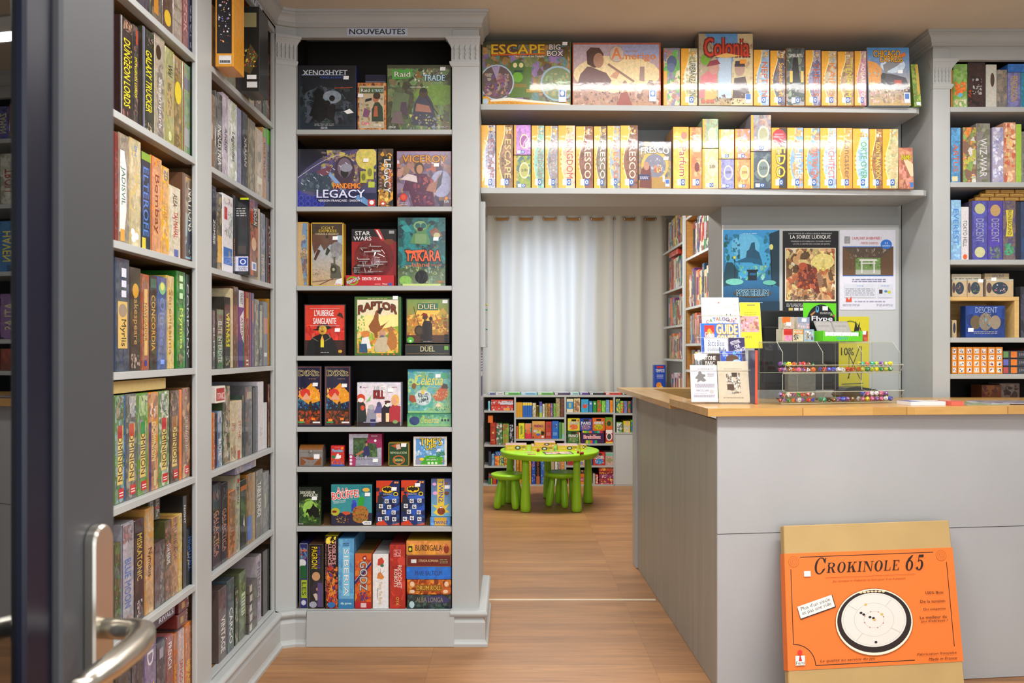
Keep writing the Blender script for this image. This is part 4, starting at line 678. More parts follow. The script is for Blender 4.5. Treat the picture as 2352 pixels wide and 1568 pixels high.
spn(815, 853, 1271, 'd8622a', [('b', 0, .1, 1, .9, 'd62c41b32e83', 20, .3, .5), ('p', [0, .5, 1, .86, 1, .8, 0, .44], '2a2470'), ('p', [0, .5, 1, .86, 1, .87, 0, .51], 'ddd'), ('t', 'GODZ', .3, .33, .76, .86, 'ccc', -90, '444'), ('e', .6, .92, .14, .05, '922'), ('e', .6, .92, .07, .02, 'ddd'), ('b', .3, .14, .8, .3, '338a22557', 12, .2), ('r', 0, 0, 1, .12, 'c02028'), ('r', .36, .02, .7, .1, 'ecc')], 'orange spine with chunky grey letters on a blue diagonal, bottom display shelf', topc='863')
spn(856, 892, 1273, 'eeecea', [('p', [.3, .8, .34, .92, .6, .95, .74, .88, .66, .8], 'c43'), ('e', .6, .8, .12, .03, '375'), ('p', [.26, .56, .34, .66, .5, .68, .76, .58, .6, .54], 'd84'), ('l', .5, .66, .5, .74, .0015, '888'), ('l', .55, .64, .75, .7, .0015, '888'), ('t', 'Twin Tin Bots', .4, .08, .6, .5, 'c9a030', -90, None, .01), ('t', 'Philippe Keyaerts', .28, .18, .36, .38, '333', -90)], 'white spine with two small robots, sixth upright on the bottom display shelf', topc='ddd')
spn(895, 931, 1251, 'b4301f', [('b', 0, 0, 1, 1, 'b32a22c43', 16, .4, .4), ('r', .26, .82, .72, .93, 'e0908a'), ('b', .28, .83, .7, .92, 'a22b32', 8, .2), ('t', 'RICOCHET', .52, .32, .76, .68, 'f4e4d8', -90), ('t', 'ROBOTS', .28, .34, .5, .62, 'f4e4d8', -90), ('t', 'OYA', .4, .05, .6, .18, 'e8b04a', -90)], 'brick red spine with white robot lettering, bottom display shelf', topc='933')
GP = 'games piled flat on the bottom display shelf'
pile = [(935, 1048, 1365, 1396.5, '262420', [('b', 0, 0, 1, 1, '233345222465', 30, .3), ('p', [.3, .5, .5, .9, .8, 1, 1, .6, .9, .4], '336'), ('t', 'ALBA LONGA', .2, .46, .82, .82, '8a8468'), ('e', .1, .3, .06, .25, 'bdd')], 'dark mountain-print box, bottom of the flat pile on the lowest display shelf'),
 (934, 1047, 1330, 1365, '7a2414', [('b', 0, 0, 1, 1, 'a31c62721e93', 40, .3), ('r', .2, .22, .8, .66, '9a5a18'), ('t', 'DRUM ROLL', .22, .28, .78, .6, 'e8b840', 0, '521'), ('e', .12, .7, .05, .18, 'eca'), ('e', .9, .7, .05, .18, 'eca'), ('e', .12, .2, .06, .12, 'eca'), ('e', .88, .2, .06, .12, 'eca')], 'red and gold circus-style box fourth down in the flat pile'),
 (933, 1046, 1301, 1330, '1f6ac8', [('b', 0, 0, 1, 1, '26c17d', 10, .4, .4), ('t', 'MARE BALTICUM', .2, .3, .8, .68, '1a3a78')], 'bright blue box in the middle of the flat pile'),
 (933, 1047, 1274, 1301, '6a1c16', [('f', .0015, 'b86'), ('t', 'STRADA ROMANA', .27, .4, .72, .62, 'd8b888'), ('r', .1, .32, .22, .64, 'ddd'), ('n', .75, .3, .93, .7, 3, '9a7')], 'dark red box with gold frame second from the top of the flat pile'),
 (933, 1043, 1241, 1274, 'd08a3a', [('b', 0, 0, 1, 1, 'd93c83e95', 14, .4, .5), ('t', 'BURDIGALA', .2, .28, .8, .7, '4a1c10'), ('p', [.04, .2, .05, .6, .17, .8, .12, .3], 'ec2'), ('r', .04, .2, .13, .64, '2b2a1a'), ('e', .08, .4, .03, .12, 'ed4'), ('e', .9, .4, .06, .3, '8a2a1a'), ('e', .9, .7, .03, .12, 'c64')], 'orange box on top of the flat pile on the lowest display shelf')]
for x0, x1, yt, yb, base, op, lab in pile: fb(x0, x1, yt+.6, z, YH, .25, base, op, lab, 'wrap', None, GP, yb=yb if yb < 1396 else None, topc='b93' if yt == 1241 else None)

# ================================================================== DOORWAY SHELVES: orange publisher boxes
YQ = YS+.03
LOGO = lambda x, y, s_: [('r', x-s_*1.1, y, x, y+.1, 'dde6f4'), ('r', x, y, x+s_*1.2, y+.1, '2b5fb4'), ('e', x+s_*.6, y+.05, s_*.42, .034, 'eef'), ('e', x+s_*.6, y+.05, s_*.2, .018, '2b5fb4')]
def qops(art, title, tc, rng=(.16, .62), ybot=.06, out=None, band='f3b23a', logo=True, hgt=.3):
    o = [('b', .3, 0, 1, 1, art, 34, .28)]
    n = 12; edge = []
    for i in range(n+1):
        t = i/n; edge += [.36+.18*math.cos(t*math.pi*2.0+.4), t]
    o = [('r', 0, 0, 1, 1, art[:3])]+o+[('p', [0, 0]+edge+[0, 1], 'f8e4a0'), ('p', [0, 0]+[e-.06 if i % 2 == 0 else e for i, e in enumerate(edge)]+[0, 1], band)]
    if title: o.append(('t', title, .5, rng[0], .88, rng[0]+rng[1], tc, -90, out))
    o.append(('n', .1, .3, .2, .6, 4, 'c80')); o.append(('b', .45, .86, .95, .97, 'eb4dddc95', 8, .2))
    if logo: o += LOGO(.5, .05, .22)
    return o
GQ = 'games on the upper shelf above the doorway'; z = 2.515
def qb(x0, x1, yt, base, ops, lab, d=.07, st=None, m='wrap', **k): return fb(x0, x1, yt, k.pop('z', z), k.pop('Y', YQ), d, base, ops, lab, m, st, k.pop('g', GQ), **k)
qb(1107, 1311, 95, '6f7a36', [('g', 'b8902c', '3c3a24'), ('b', 0, .05, 1, .95, '674895b8453397b588', 90, .1), ('r', .3, .12, .56, .6, '5a7a30'), ('e', .4, .58, .09, .14, '4a7038'), ('e', .37, .63, .025, .04, 'e8e0a0'), ('e', .44, .63, .025, .04, 'e8e0a0'), ('r', .36, .52, .46, .55, '243'), ('e', .4, .44, .06, .08, '6fb030'), ('r', .32, .28, .5, .34, '8a7a2a'), ('r', .5, .2, .95, .26, 'b8962c'),
   ('e', .16, .36, .2, .28, 'bcd'), ('e', .16, .36, .185, .26, '655'), ('b', .02, .14, .3, .5, '867957b86648aa9532', 40, .1), ('p', [.1, .6, .2, .62, .16, .4], 'a9b'), ('e', .86, .34, .2, .28, '9bc'), ('e', .86, .34, .18, .25, '7a8a5a'), ('b', .72, .14, .98, .5, '8a69b7b96575', 26, .1), ('p', [.08, .0, .06, .08, .3, .12, .55, .08, 1, .02, 1, 0], 'f4f0dc'), ('p', [0, 0, 0, .05, .3, .07, .6, .04, 1, .0], 'eba22a'), ('e', .03, .06, .06, .08, 'e8a020'), ('e', .03, .06, .035, .045, 'bcd'), ('n', .1, .03, .4, .05, 1, 'a60'),
   ('t', 'ESCAPE', .1, .8, .71, .95, 'f2cc2a', 0, '9a5a10'), ('l', .1, .785, .71, .805, .006, 'e0641e'), ('t', 'The Curse of the Temple', .36, .74, .7, .78, 'eeeadc'), ('t', 'BIG\nBOX', .74, .77, .92, .95, 'f4f0e6', 0, '543'), ('r', .87, .05, .955, .25, 'dde6f4'), ('r', .88, .13, .945, .24, '3a6ab8'), ('e', .912, .185, .022, .04, 'eef')],
   'large box with green jungle idol and yellow slanted capitals, leftmost on upper doorway shelf', .1, (1297, 105))
qb(1315, 1518, 98, 'd8b090', [('g', 'b88a6a', 'c8b8c8'), ('e', .5, .5, .5, .3, 'f4dca8', 24, .6), ('b', 0, 0, 1, .4, 'b97c98a76dba865', 30, .12, .6), ('e', .8, .88, .3, .12, 'aab0d8', 20, .6), ('p', [.04, .3, .08, .5, .16, .62, .2, .62, .3, .56, .38, .52, .44, .4, .4, .28, .1, .24], '7a5a58'), ('p', [.16, .66, .15, .86, .2, .93, .3, .92, .35, .82, .32, .7, .3, .62, .24, .6], '5a4038'), ('e', .29, .72, .06, .12, 'b88a70'), ('p', [.42, .46, .5, .56, .54, .54, .5, .42], 'd8a080'), ('l', .4, .66, .7, .38, .01, '98786a'), ('p', [.76, .4, .77, .62, .82, .62, .82, .38], 'a88a80'), ('b', .0, .02, 1, .22, '866a87544c98', 30, .1), ('p', [.5, .0, .55, .2, .62, .22, .68, .0], '9a4a40'),
   ('l', 0, .985, 1, .985, .006, 'c05a30'), ('l', .995, 0, .995, 1, .004, 'c05a30'), ('t', 'merigo', .565, .70, .95, .84, 'e88a48', 0), ('e', .5, .82, .085, .13, 'b8a8a0'), ('e', .5, .82, .078, .12, 'd8c4b8'), ('t', 'A', .44, .74, .555, .92, 'ee8a44'), ('n', .6, .86, .74, .89, 1, 'c97'), ('r', .875, .06, .955, .25, 'dde6f4'), ('r', .885, .14, .945, .24, '5a86c8'), ('e', .915, .19, .02, .035, 'eef')],
   'large pale box with long-haired sailor in profile, second on upper doorway shelf', .1, side='b53')
Q = [(1524, 1562, 110, '88a5b4c88dda', '', 'fff', 'blue-grey armoured figure'), (1564, 1602, 111, 'eeddc9bb8aa7', 'URBANIZATION', '554', 'cream'), None,
     (1731, 1767, 114, '9bdacd7bdecb', 'NEPTUN', 'd86a2a', 'sky blue'), (1769, 1804, 116, '556865778cba', 'Speicherstadt', 'eb5', 'grey'), (1806, 1848, 110, '4553445669a8', '', 'fff', 'dark slate'),
     (1850, 1885, 115, '99b779baa458', 'THEBES', 'b53', 'blue and gold'), (1887, 1922, 117, 'cb9db8bcca86', 'KAIRO', 'e8862a', 'tan and orange'), (1924, 1961, 118, 'b97864975cb7', 'TEMPLUM', 'dc3', 'brown'), (1963, 1990, 117, 'd9adaacb9b8a', 'AQUARETTO', 'eee', 'pink')]
for i, q in enumerate(Q):
    if q is None:
        qb(1604, 1730, 77, 'c4b08a', [('g', 'b8a070', '5aa0e0'), ('p', [0, 0, 0, 1, .1, 1, .3, .8, .34, .5, .4, .3, .38, 0], 'b5a888'), ('p', [1, 0, 1, 1, .72, 1, .72, .7, .62, .6, .6, 0], 'd8c89a'), ('b', 0, .05, .36, .9, 'a98cba876b98', 24, .1), ('b', .62, .05, 1, .9, 'cb9dcab97', 24, .1), ('r', .36, .1, .6, .7, 'b8cfe4'), ('e', .12, .64, .09, .08, '7a3'), ('p', [.0, .1, .04, .4, .16, .48, .34, .44, .3, .1], 'd87a80'), ('e', .28, .52, .1, .09, 'c98'), ('p', [.14, .54, .2, .62, .34, .64, .4, .58, .3, .56], '923a48'), ('p', [.1, .05, .12, .3, .3, .3, .34, .1], 'cbb268'), ('e', .76, .5, .09, .09, 'b98'), ('p', [.66, .54, .68, .62, .84, .62, .86, .54], '43353a'), ('p', [.62, .1, .66, .38, .86, .4, .96, .1], '5a4a48'), ('b', .3, .02, .9, .16, '654876322a54', 26, .08), ('r', .76, .58, .88, .64, 'e93'),
           ('t', 'Colonia', .1, .68, .93, .94, 'd8442a', 0, '722'), ('p', [.28, .68, .5, .73, .78, .69, .5, .66], 'eb6'), ('r', .86, .03, .97, .16, 'dde6f4'), ('r', .87, .08, .96, .155, '4a78c0'), ('r', .05, .03, .12, .08, 'c65'), ('r', .14, .03, .2, .08, 'c65'), ('r', .22, .03, .28, .08, 'c65')],
           'tall box with red gothic title and two merchants, tallest on upper doorway shelf', .08, side='876'); continue
    x0, x1, yt, art, ti, tc, ad = q
    ops = qops(art, ti, tc)
    if i == 5: ops = [('g', 'aaa', '334'), ('b', 0, 0, 1, 1, art, 30, .25), ('p', [.2, .3, .4, .9, .6, .9, .8, .3], '2a2c30'), ('t', 'TIMBUKTU', .1, .84, .92, .9, 'eee'), ('r', .18, .4, .34, .6, 'ec6'), ('r', .8, .4, .95, .6, 'ec6')]+LOGO(.5, .04, .2)
    if i == 0: ops = [('b', 0, 0, 1, 1, art, 30, .3), ('r', 0, 0, .2, .6, 'ea4'), ('e', .5, .75, .3, .12, '568'), ('e', .45, .66, .25, .08, '679')]
    qb(x0, x1, yt, art[:3], ops, f'{ad} upright box with wavy orange band, {ORD[i+3]} from left, upper doorway shelf', .22, side='c83')
A_ = V3((X(1996, YQ), YQ, z+.0005)); U_ = V3((X(2093, YQ)-X(1996, YQ), 0, .0)); W_ = V3((X(1991, YQ)-X(1996, YQ), 0, Z(109, YQ)-z))
gbox(A_, U_, W_, .07, '9ab4cc', [('g', 'c8a868', '4a94d8'), ('e', .6, .7, .3, .14, 'cde', 20, .6), ('p', [.0, .35, .0, .78, .2, .74, .32, .66, .32, .4], 'e8a050'), ('b', .02, .4, .3, .7, 'b84c957cd', 10, .08), ('p', [.4, .5, .36, .7, .6, .8, .85, .78, .7, .68, .48, .6], '8a8c90'), ('p', [.3, .48, .34, .56, .6, .54, .9, .48, 1, .3, 1, .2, .5, .3, .3, .4], '4a4650'), ('e', .36, .5, .06, .06, '333'), ('r', .62, .36, .8, .44, 'b54'), ('b', 0, .04, 1, .34, 'c9a886dba976eca', 40, .1), ('b', .7, .24, 1, .36, 'dc4ed8', 8, .07),
  ('t', 'CHICAGO', .14, .84, .78, .95, 'f0b82a', 0, '743'), ('t', 'EXPRESS', .3, .75, .84, .85, 'f0b82a', 0, '743'), ('p', [.72, .86, .9, .92, .92, .84, .78, .84], 'e07a3a'), ('r', .84, .04, .98, .22, 'dde6f4'), ('r', .86, .11, .96, .2, '4a78c0')],
  'wrap', 'blue-sky box with black steam train and gold title, upper doorway shelf right', 'board game', GQ, side='89a', sticker=(.155, .155))
A_ = V3((X(2103, YQ), YQ+.01, z+.0005)); gbox(A_, (.034, 0, 0), (X(2094, YQ)-X(2103, YQ), 0, Z(146, YQ)-z), .2, '7a9a3a', [('b', 0, 0, 1, 1, '7a3584ab5863', 24, .3), ('r', .6, .3, 1, 1, 'ca4'), ('r', .3, .02, .9, .1, 'dde6f4')], 'wrap', 'thin green box leaning against the steam train box, upper doorway shelf end', 'board game', GQ)
GQ2 = 'games on the lower shelf above the doorway'; z2 = 2.115
L2 = [(1105, 1138, 287, 'ccd99baab557', 'ESCAPE', 'a66', 'lilac jungle'), (1140, 1178, 287, '975864b87643', 'ESCAPE', 'dc8', 'brown temple'), ('s', 1180, 1219, 287, 356, 'b8cd9ec9d', 'a6a', 'purple', '9a4bb6478', '795', 'lime'),
 (1221, 1250, 288, '9cbacb8aa7a9', 'KINGDOM', 'a87', 'mint'), (1252, 1281, 289, '99abba888aaa', 'KINGDOM', 'a88', 'grey'), (1282, 1321, 288, 'eca fd9 db8 cba'.replace(' ', ''), 'KINGDOM', 'b55', 'peach'), (1323, 1362, 290, '854743965632', 'FRESCO', 'edb', 'maroon'), (1364, 1393, 290, '765887654976', 'FRESCO', 'ddc', 'grey-brown'),
 (1395, 1424, 289, '9abca8db6678', 'FRESCO', 'd75', 'blue and gold'), (1425, 1465, 288, '854743864632', 'FRESCO', 'ecb', 'dark maroon, torn film'), 'F', (1546, 1582, 291, 'eb5fc6ec8', 'Parfum', 'a33', 'yellow', ), (1584, 1612, 292, 'd85e96c64eb8', '', 'eee', 'orange-red'),
 ('s', 1613, 1650, 273, 341, '9b99a8ca8', 'eda', 'mint', 'ec8dca', 'e83', 'cream'), ('s', 1651, 1686, 297, 365, 'ed8ccbaaa', 'bbb', 'yellow', '88b99caad', '669', 'violet'), ('s', 1688, 1723, 296, 365, 'd85aacda8', 'ea7', 'orange and violet', 'd96eb7c85', 'c75', 'orange'),
 ('s', 1724, 1771, 264, 348, '99ab98877bba', 'aa8', 'silvery', '456788345', 'cc4', 'dark slate'), (1772, 1807, 293, '322543221', 'EDO', 'ed2', 'black'), (1808, 1845, 293, '7ade97cb8b95', 'THIEVES', 'cde', 'blue sky'), (1846, 1883, 294, '7ac9bd876b85', 'TORTUGA', 'd65', 'sea blue'),
 (1884, 1921, 294, 'bddcdeabd', 'ARCHITECT', 'e76', 'pale blue'), (1922, 1958, 294, 'e95d84fa6', 'Lancaster', '765', 'plain orange'), (1959, 1995, 295, 'bdecde9bdced', 'ORTE OVER', '6a7', 'white-blue'), (1997, 2026, 296, 'a74b97865', 'KONTRAKTION', 'dc6', 'rust'), (2027, 2063, 296, 'cc9bb8dca', 'VIA APPIA', 'eb8', 'sandy green')]
i = 0
for q in L2:
    if q == 'F':
        i += 1
        qb(1466, 1542, 325, '6a6458', [('g', 'a07a30', '557'), ('b', 0, 0, 1, 1, '776a84556986b95', 40, .12), ('e', .5, .5, .42, .32, 'c9a84a'), ('e', .5, .48, .34, .26, '778'), ('b', .2, .35, .8, .65, '889667aab', 14, .12), ('r', 0, 0, 1, .24, 'a8823a'), ('p', [.02, .02, .08, .4, .18, .5, .36, .48, .4, .2, .4, .0], '6a2a20'), ('e', .24, .48, .09, .09, 'b08068'), ('p', [.46, .34, .5, .44, .68, .44, .7, .34], 'a45a34'), ('b', .46, .34, .7, .5, 'c85eb7843', 8, .15), ('r', .74, .14, .8, .28, 'ede'), ('r', 0, .18, .34, .3, '2b2a5c'), ('n', .04, .2, .3, .27, 3, 'dde'), ('a', 'FRESCO', .5, .72, .86, .16, .04, 'e8e4d8', '554'), ('r', .82, .04, .95, .2, 'dde6f4'), ('r', .83, .1, .94, .19, '3a6ab8')], 'grey-gold box showing a hooded friar, small face-out box on lower doorway shelf', .06, (1529, 368), g=GQ2, z=z2); continue
    i += 1
    if q[0] == 's':
        _, x0, x1, yt, ym, a1, tc1, n1, a2, tc2, n2 = q; mid = 'lower doorway shelf'
        qb(x0, x1, ym+.8, a2[:3], [('b', 0, 0, 1, 1, a2, 24, .25), ('r', 0, 0, .14, 1, 'f0a828'), ('e', .62, .55, .3, .25, 'e8dcb0'), ('e', .62, .55, .24, .2, a2[3:6]), ('t', 'QUEEN', .45, .5, .8, .6, '333')]+LOGO(.45, .04, .2), f'small square {n2} box under another, {ORD[i]} place from left, {mid}', .2, g=GQ2, z=z2)
        Zm = Z(ym, YQ); zz = Zm
        qb(x0+.5, x1, yt, a1[:3], [('b', 0, 0, 1, 1, a1, 24, .25), ('r', 0, 0, .12, 1, 'f0a828'), ('e', .62, .45, .28, .25, 'eeddbb'), ('e', .62, .45, .22, .2, tc1)]+LOGO(.4, .04, .2), f'small square {n1} box atop another, {ORD[i]} place from left, {mid}', .2, g=GQ2, yb=ym-.4, z=z2)
        continue
    x0, x1, yt, art, ti, tc, ad = q; o = qops(art, ti, tc)
    if ti == 'EDO': o = [('r', .55, 0, 1, 1, '3a3430'), ('r', 0, 0, .5, 1, 'f0a828'), ('r', .42, .05, .56, .75, 'f8e4a0'), ('e', .5, .85, .46, .13, 'b5303a'), ('n', .2, .84, .8, .93, 2, 'e9a'), ('t', 'EDO', .3, .18, .9, .68, 'f0d820', -90, '633')]+LOGO(.5, .05, .22)
    if ti == 'Lancaster': o[2:2] = [('r', 0, 0, 1, 1, 'eda050')]
    if ti == 'Parfum': o = [('g', 'fb5', 'fa3'), ('b', 0, 0, 1, 1, 'fb4fc5fd8', 12, .3, .4), ('e', .7, .86, .2, .06, 'd76'), ('t', 'Parfum', .4, .2, .84, .68, 'a84040', -90, 'fda')]+LOGO(.5, .05, .22)
    if ad.startswith('orange-red'): o = [('b', 0, 0, 1, 1, art, 20, .3), ('r', .0, 0, .12, 1, 'f0a828'), ('r', .3, .6, .9, .88, 'eeddb0'), ('t', 'Parfum', .45, .62, .75, .86, 'a98', -90), ('e', .6, .35, .2, .08, '733')]+LOGO(.5, .05, .24)
    qb(x0, x1, yt, art[:3], o, f'orange-banded {ad} upright box, {ORD[i]} place from left, lower doorway shelf', .22, g=GQ2, z=z2, side='c83')
A_ = V3((X(2066, YQ), YQ, z2+.0005)); gbox(A_, (X(2099, YQ)-X(2066, YQ), 0, 0), (X(2063, YQ)-X(2066, YQ), 0, Z(339, YQ)-z2), .1, 'c88a68', [('b', 0, 0, 1, 1, 'c97b76d98a65', 24, .25), ('p', [.3, .8, .1, .9, .8, .3, 1, .3, 1, .6], 'e8c8a0'), ('t', 'DAME!', .2, .7, .85, .82, 'dc2', 0, '652'), ('r', .75, .03, .97, .15, '4a78c0')], 'wrap', 'short terracotta box leaning at the right end of lower doorway shelf', 'board game', GQ2)
# ================================================================== SPINES, shared helpers
def spine_ops(pal, title, tc, v0=.15, v1=.85, ex=(), n=22):
    o = []
    if pal: o.append(('b', 0, 0, 1, 1, pal, n, .3, .8))
    if title: o.append(('t', title, .24, v0, .76, v1, tc, -90))
    return o+list(ex)
def desc(base, tc, title, size, pal=''):
    s_ = cname(base); p = f'{size}{s_} box spine'
    if title: p += f' with {cname(tc)} lettering'
    elif pal and cname(pal[:3]) != s_ and not (s_[:4] == 'dark' == cname(pal[:3])[:4]): p += f' with {cname(pal[:3])} patches'
    return p
def lwrow(rows, z, place, grp, d=.24, m='wrap'):
    for i, q in enumerate(rows):
        MUTE[0] = .3; MUTE[1] = hx(q[3])
        x0, x1, yt, base, pal, ti, tc, v0, v1 = q[:9]; ex = q[9] if len(q) > 9 else (); off = q[10] if len(q) > 10 else 0
        Xp = XF-.024+off; x0, x1 = x0, (min(x1, 450) if x0 < 460 else x1); Y0 = -Xp*F/(CX-x0); Y1 = -Xp*F/(CX-x1); zt = Z(yt, Y0)
        if pal and len(pal) < 4: pal = pal+(base if len(base) == 3 else base[::2])
        lab = f"{desc(base, tc, ti, 'slim ' if Y1-Y0 < .035 else '', pal)}, {ORD[i+1]} from left, {place}"
        gbox((Xp, Y0+.0006, z+.0006), (0, Y1-Y0-.0012, 0), (0, 0, zt-z), d, base, spine_ops(pal, ti, tc, v0, v1, ex, 34), m, lab, 'board game', grp, side=base)
    MUTE[0] = 0
DB = 'door-side left bookcase'; CB = 'corner-side left bookcase'
G1 = 'games in the door-side left bookcase'; G2 = 'games in the corner-side left bookcase'
red_logo = [('r', .35, .04, .85, .13, 'c8302a'), ('n', .42, .06, .8, .11, 2, 'fff')]
lwrow([(262, 285, -160, '433', '322544', '', 'fff', 0, 0), (286, 312, -150, '556', '445778', '', 'fff', 0, 0), (313, 342, -125, '334', '443546656', '', 'ccc', 0, 0), (345, 371, -105, '443', '322a73776', '', 'fff', .1, .6, [('r', .3, .16, .7, .45, 'c8862a')]), (373, 396, -85, '643', '532754', '', 'fff', .1, .5, [('e', .5, .25, .35, .12, 'e8c02a')]),
       (398, 417, -75, 'a98', 'ba9a87cb9', '', '333', 0, 0, [('l', 0, .3, 1, .3, .002, '765'), ('l', 0, .5, 1, .5, .002, '765')]), (418, 432, -60, '833', 'a44', 'BEZZOK', 'd99', .25, .95), (433, 446, -52, '335', '225558', 'CYCLUPS', 'ccd', .1, .95)], SL1[0], 'first shelf, '+DB, G1)
lwrow([(277, 305, 32, '322', '432', 'DUNGEON LORDS', 'f0dc2a', .13, .8, [('r', .0, .0, .07, 1, 'bbb'), ('b', .2, .88, .9, .99, 'c63fb4832', 12, .2), ('b', .1, .02, .6, .09, 'c32b54', 6, .3), ('n', .8, .55, .88, .75, 4, 'dc3')]), (306, 317, 54, '333', '554a54', 'DUNGEON LORDS', 'e8d82a', .28, .68, [('r', .5, .82, .9, .96, 'b42')]), (318, 325, 70, '211', '', '', 'fff', 0, 0),
       (328, 354, 58, '332', '443', 'GALAXY TRUCKER', 'f0e02a', .2, .8, [('r', 0, 0, .12, 1, '88a'), ('b', .3, .85, .95, .95, 'c9a863', 8, .15), ('b', .1, .02, .9, .1, 'c93fd6', 6, .2)]), (355, 378, 74, 'b5a58a', 'a98', '', 'eee', .1, .6, [('b', .2, .02, .9, .75, '766876557', 26, .2), ('e', .35, .84, .25, .07, '432'), ('t', 'Steampark', .3, .1, .7, .6, 'ddd', -90)]),
       (380, 399, 104, 'a9a45a', 'bb6', '', '333', 0, 0, [('r', .1, .3, .9, .68, 'b9a070'), ('b', .2, .3, .8, .65, '643875', 10, .2), ('t', 'Wal', .3, .72, .8, .84, '444', -90), ('e', .5, .1, .2, .05, 'dd9')]), (400, 417, 124, '97803a', 'c93653', '', 'fff', 0, 0, [('e', .5, .62, .45, .12, 'e8d020'), ('b', .1, .8, .9, .97, 'c73bb9', 8, .2)]),
       (420, 436, 140, '8a8a50', '7a47a46892a6', '', 'fff', 0, 0, [('r', 0, 0, .1, 1, '922'), ('r', .15, .72, .9, .85, '667'), ('r', .15, .1, .9, .3, '999')]), (437, 444, 152, '243', '353', '', 'fff', 0, 0)], SL1[1], 'second shelf, '+DB, G1)
lwrow([(263, 272, 301, '7a2a22', '933', '', 'fff', 0, 0), (273, 297, 302, '9a8a72', '876a98', '', 'fff', 0, 0, [('p', [.0, .1, .5, .1, .7, .3, .7, .7, .5, .85, .1, .85], 'e8e4e0'), ('t', 'JADISVIL', .12, .35, .6, .7, '365', -90), ('r', .1, .02, .5, .13, 'e8a040')]), (298, 323, 313, 'd0b878', 'dc9cb7', '', 'fff', 0, 0, [('e', .25, .13, .2, .035, 'eee'), ('e', .6, .1, .2, .035, 'eee'), ('e', .3, .07, .2, .035, 'eee'), ('t', 'EN', .4, .85, .6, .94, '79c', -90)]),
       (324, 346, 345, '2f3340', '', 'ELTEROFE', '5a86d8', .14, .85, [('l', .2, .14, .2, .86, .002, '5a86d8'), ('l', .82, .14, .82, .86, .002, '5a86d8'), ('r', 0, .92, 1, 1, '8a3'), ('r', .05, .0, .45, .12, 'ddc83a')]), (347, 371, 355, 'e8943a', 'e94', 'Bombay', '8a3c1a', .2, .82, [('r', 0, 0, .06, 1, 'b43'), ('b', .1, .92, .9, .99, 'b63843', 8, .1)]), (372, 388, 379, 'e8b02a', 'fc3e93', 'YSTARI', 'c89018', .4, .6, [('t', 'ZD', .3, .85, .8, .96, '47a', -90)]),
       (389, 414, 423, 'd8cfa8', 'dca', 'TAJ MAHAL', 'b83838', .28, .65, [('t', 'ALEA', .3, .72, .7, .9, '654', -90), ('r', .4, .02, .8, .12, '5a6ab0')]), (420, 448, 395, '6a4a38', '', '', 'fff', 0, 0, [('r', .18, .03, .97, .97, '8ab8c8', 'b09058'), ('b', .2, .55, .95, .95, 'b96a85554', 16, .2), ('b', .2, .05, .95, .3, '333557234b84', 16, .2), ('p', [.25, .1, .55, .9, .6, .4, .9, .3], '445'), ('t', 'NATIONS', .42, .35, .78, .85, 'eed', -90)])], SL1[2], 'third shelf, '+DB, G1)
lwrow([(265, 297, 590, '3a4660', '345556', '', 'fff', 0, 0, [('r', .15, .2, .85, .62, 'd8b468'), ('t', 'Myrlis', .3, .22, .75, .46, '332', -90), ('e', .5, .54, .3, .06, '987'), ('r', .4, .66, .75, .72, 'dde'), ('r', .4, .75, .75, .81, 'dde'), ('r', .4, .84, .75, .92, 'dde')]), (298, 323, 612, '43302a', '543', 'Shakespeare', 'b08a5a', .25, .8, [('e', .5, .78, .3, .07, 'c93'), ('b', .1, .02, .9, .16, 'c97643db9', 12, .2)]), (324, 342, 628, 'a85030', '964', 'NAVEGADOR', '5a2a1a', .3, .7, [('r', .35, .15, .8, .85, 'd8b470'), ('t', 'NAVEGADOR', .42, .3, .72, .7, '5a2a1a', -90), ('r', .4, .04, .7, .1, '449')]),
       (343, 360, 633, '4a2c24', '354', 'CONCORDIA', 'd0a050', .2, .8, [('r', .1, .88, .9, .98, '465')]), (361, 383, 634, '3f5a90', '56a', 'Oltrée', '6a84c0', .25, .78, [('e', .5, .88, .35, .07, '8b8'), ('e', .5, .9, .2, .04, 'dd6'), ('r', .3, .05, .7, .1, '8af')]), (384, 399, 632, 'd8b858', 'ec7', 'Serenissima', 'a07030', .15, .85), (405, 425, 621, '2a7a2a', '3a43533932b2', 'Myrmes', 'c8e050', .2, .62, [('b', .2, .02, .8, .15, 'a63c94', 8, .2), ('r', .3, .72, .7, .78, 'ceb'), ('r', .3, .82, .7, .88, 'ceb'), ('r', .3, .9, .7, .96, 'ceb')]), (427, 435, 629, '2a3a34', '', 'COMPANY', 'ccd', .1, .9)], SL1[3], 'fourth shelf, '+DB, G1)
dm = lambda bn, hi: [('p', [.2, .12+.05, .75, .12+.05, .7, .45, .8, .72, .25, .72, .3, .45], 'd8c070'), ('t', 'DOMINION', .3, .2, .72, .7, '4a3018', -90), ('r', .28, .6, .72, .72, bn)]+red_logo+[('b', .1, .78, .9, .98, hi, 10, .25)]
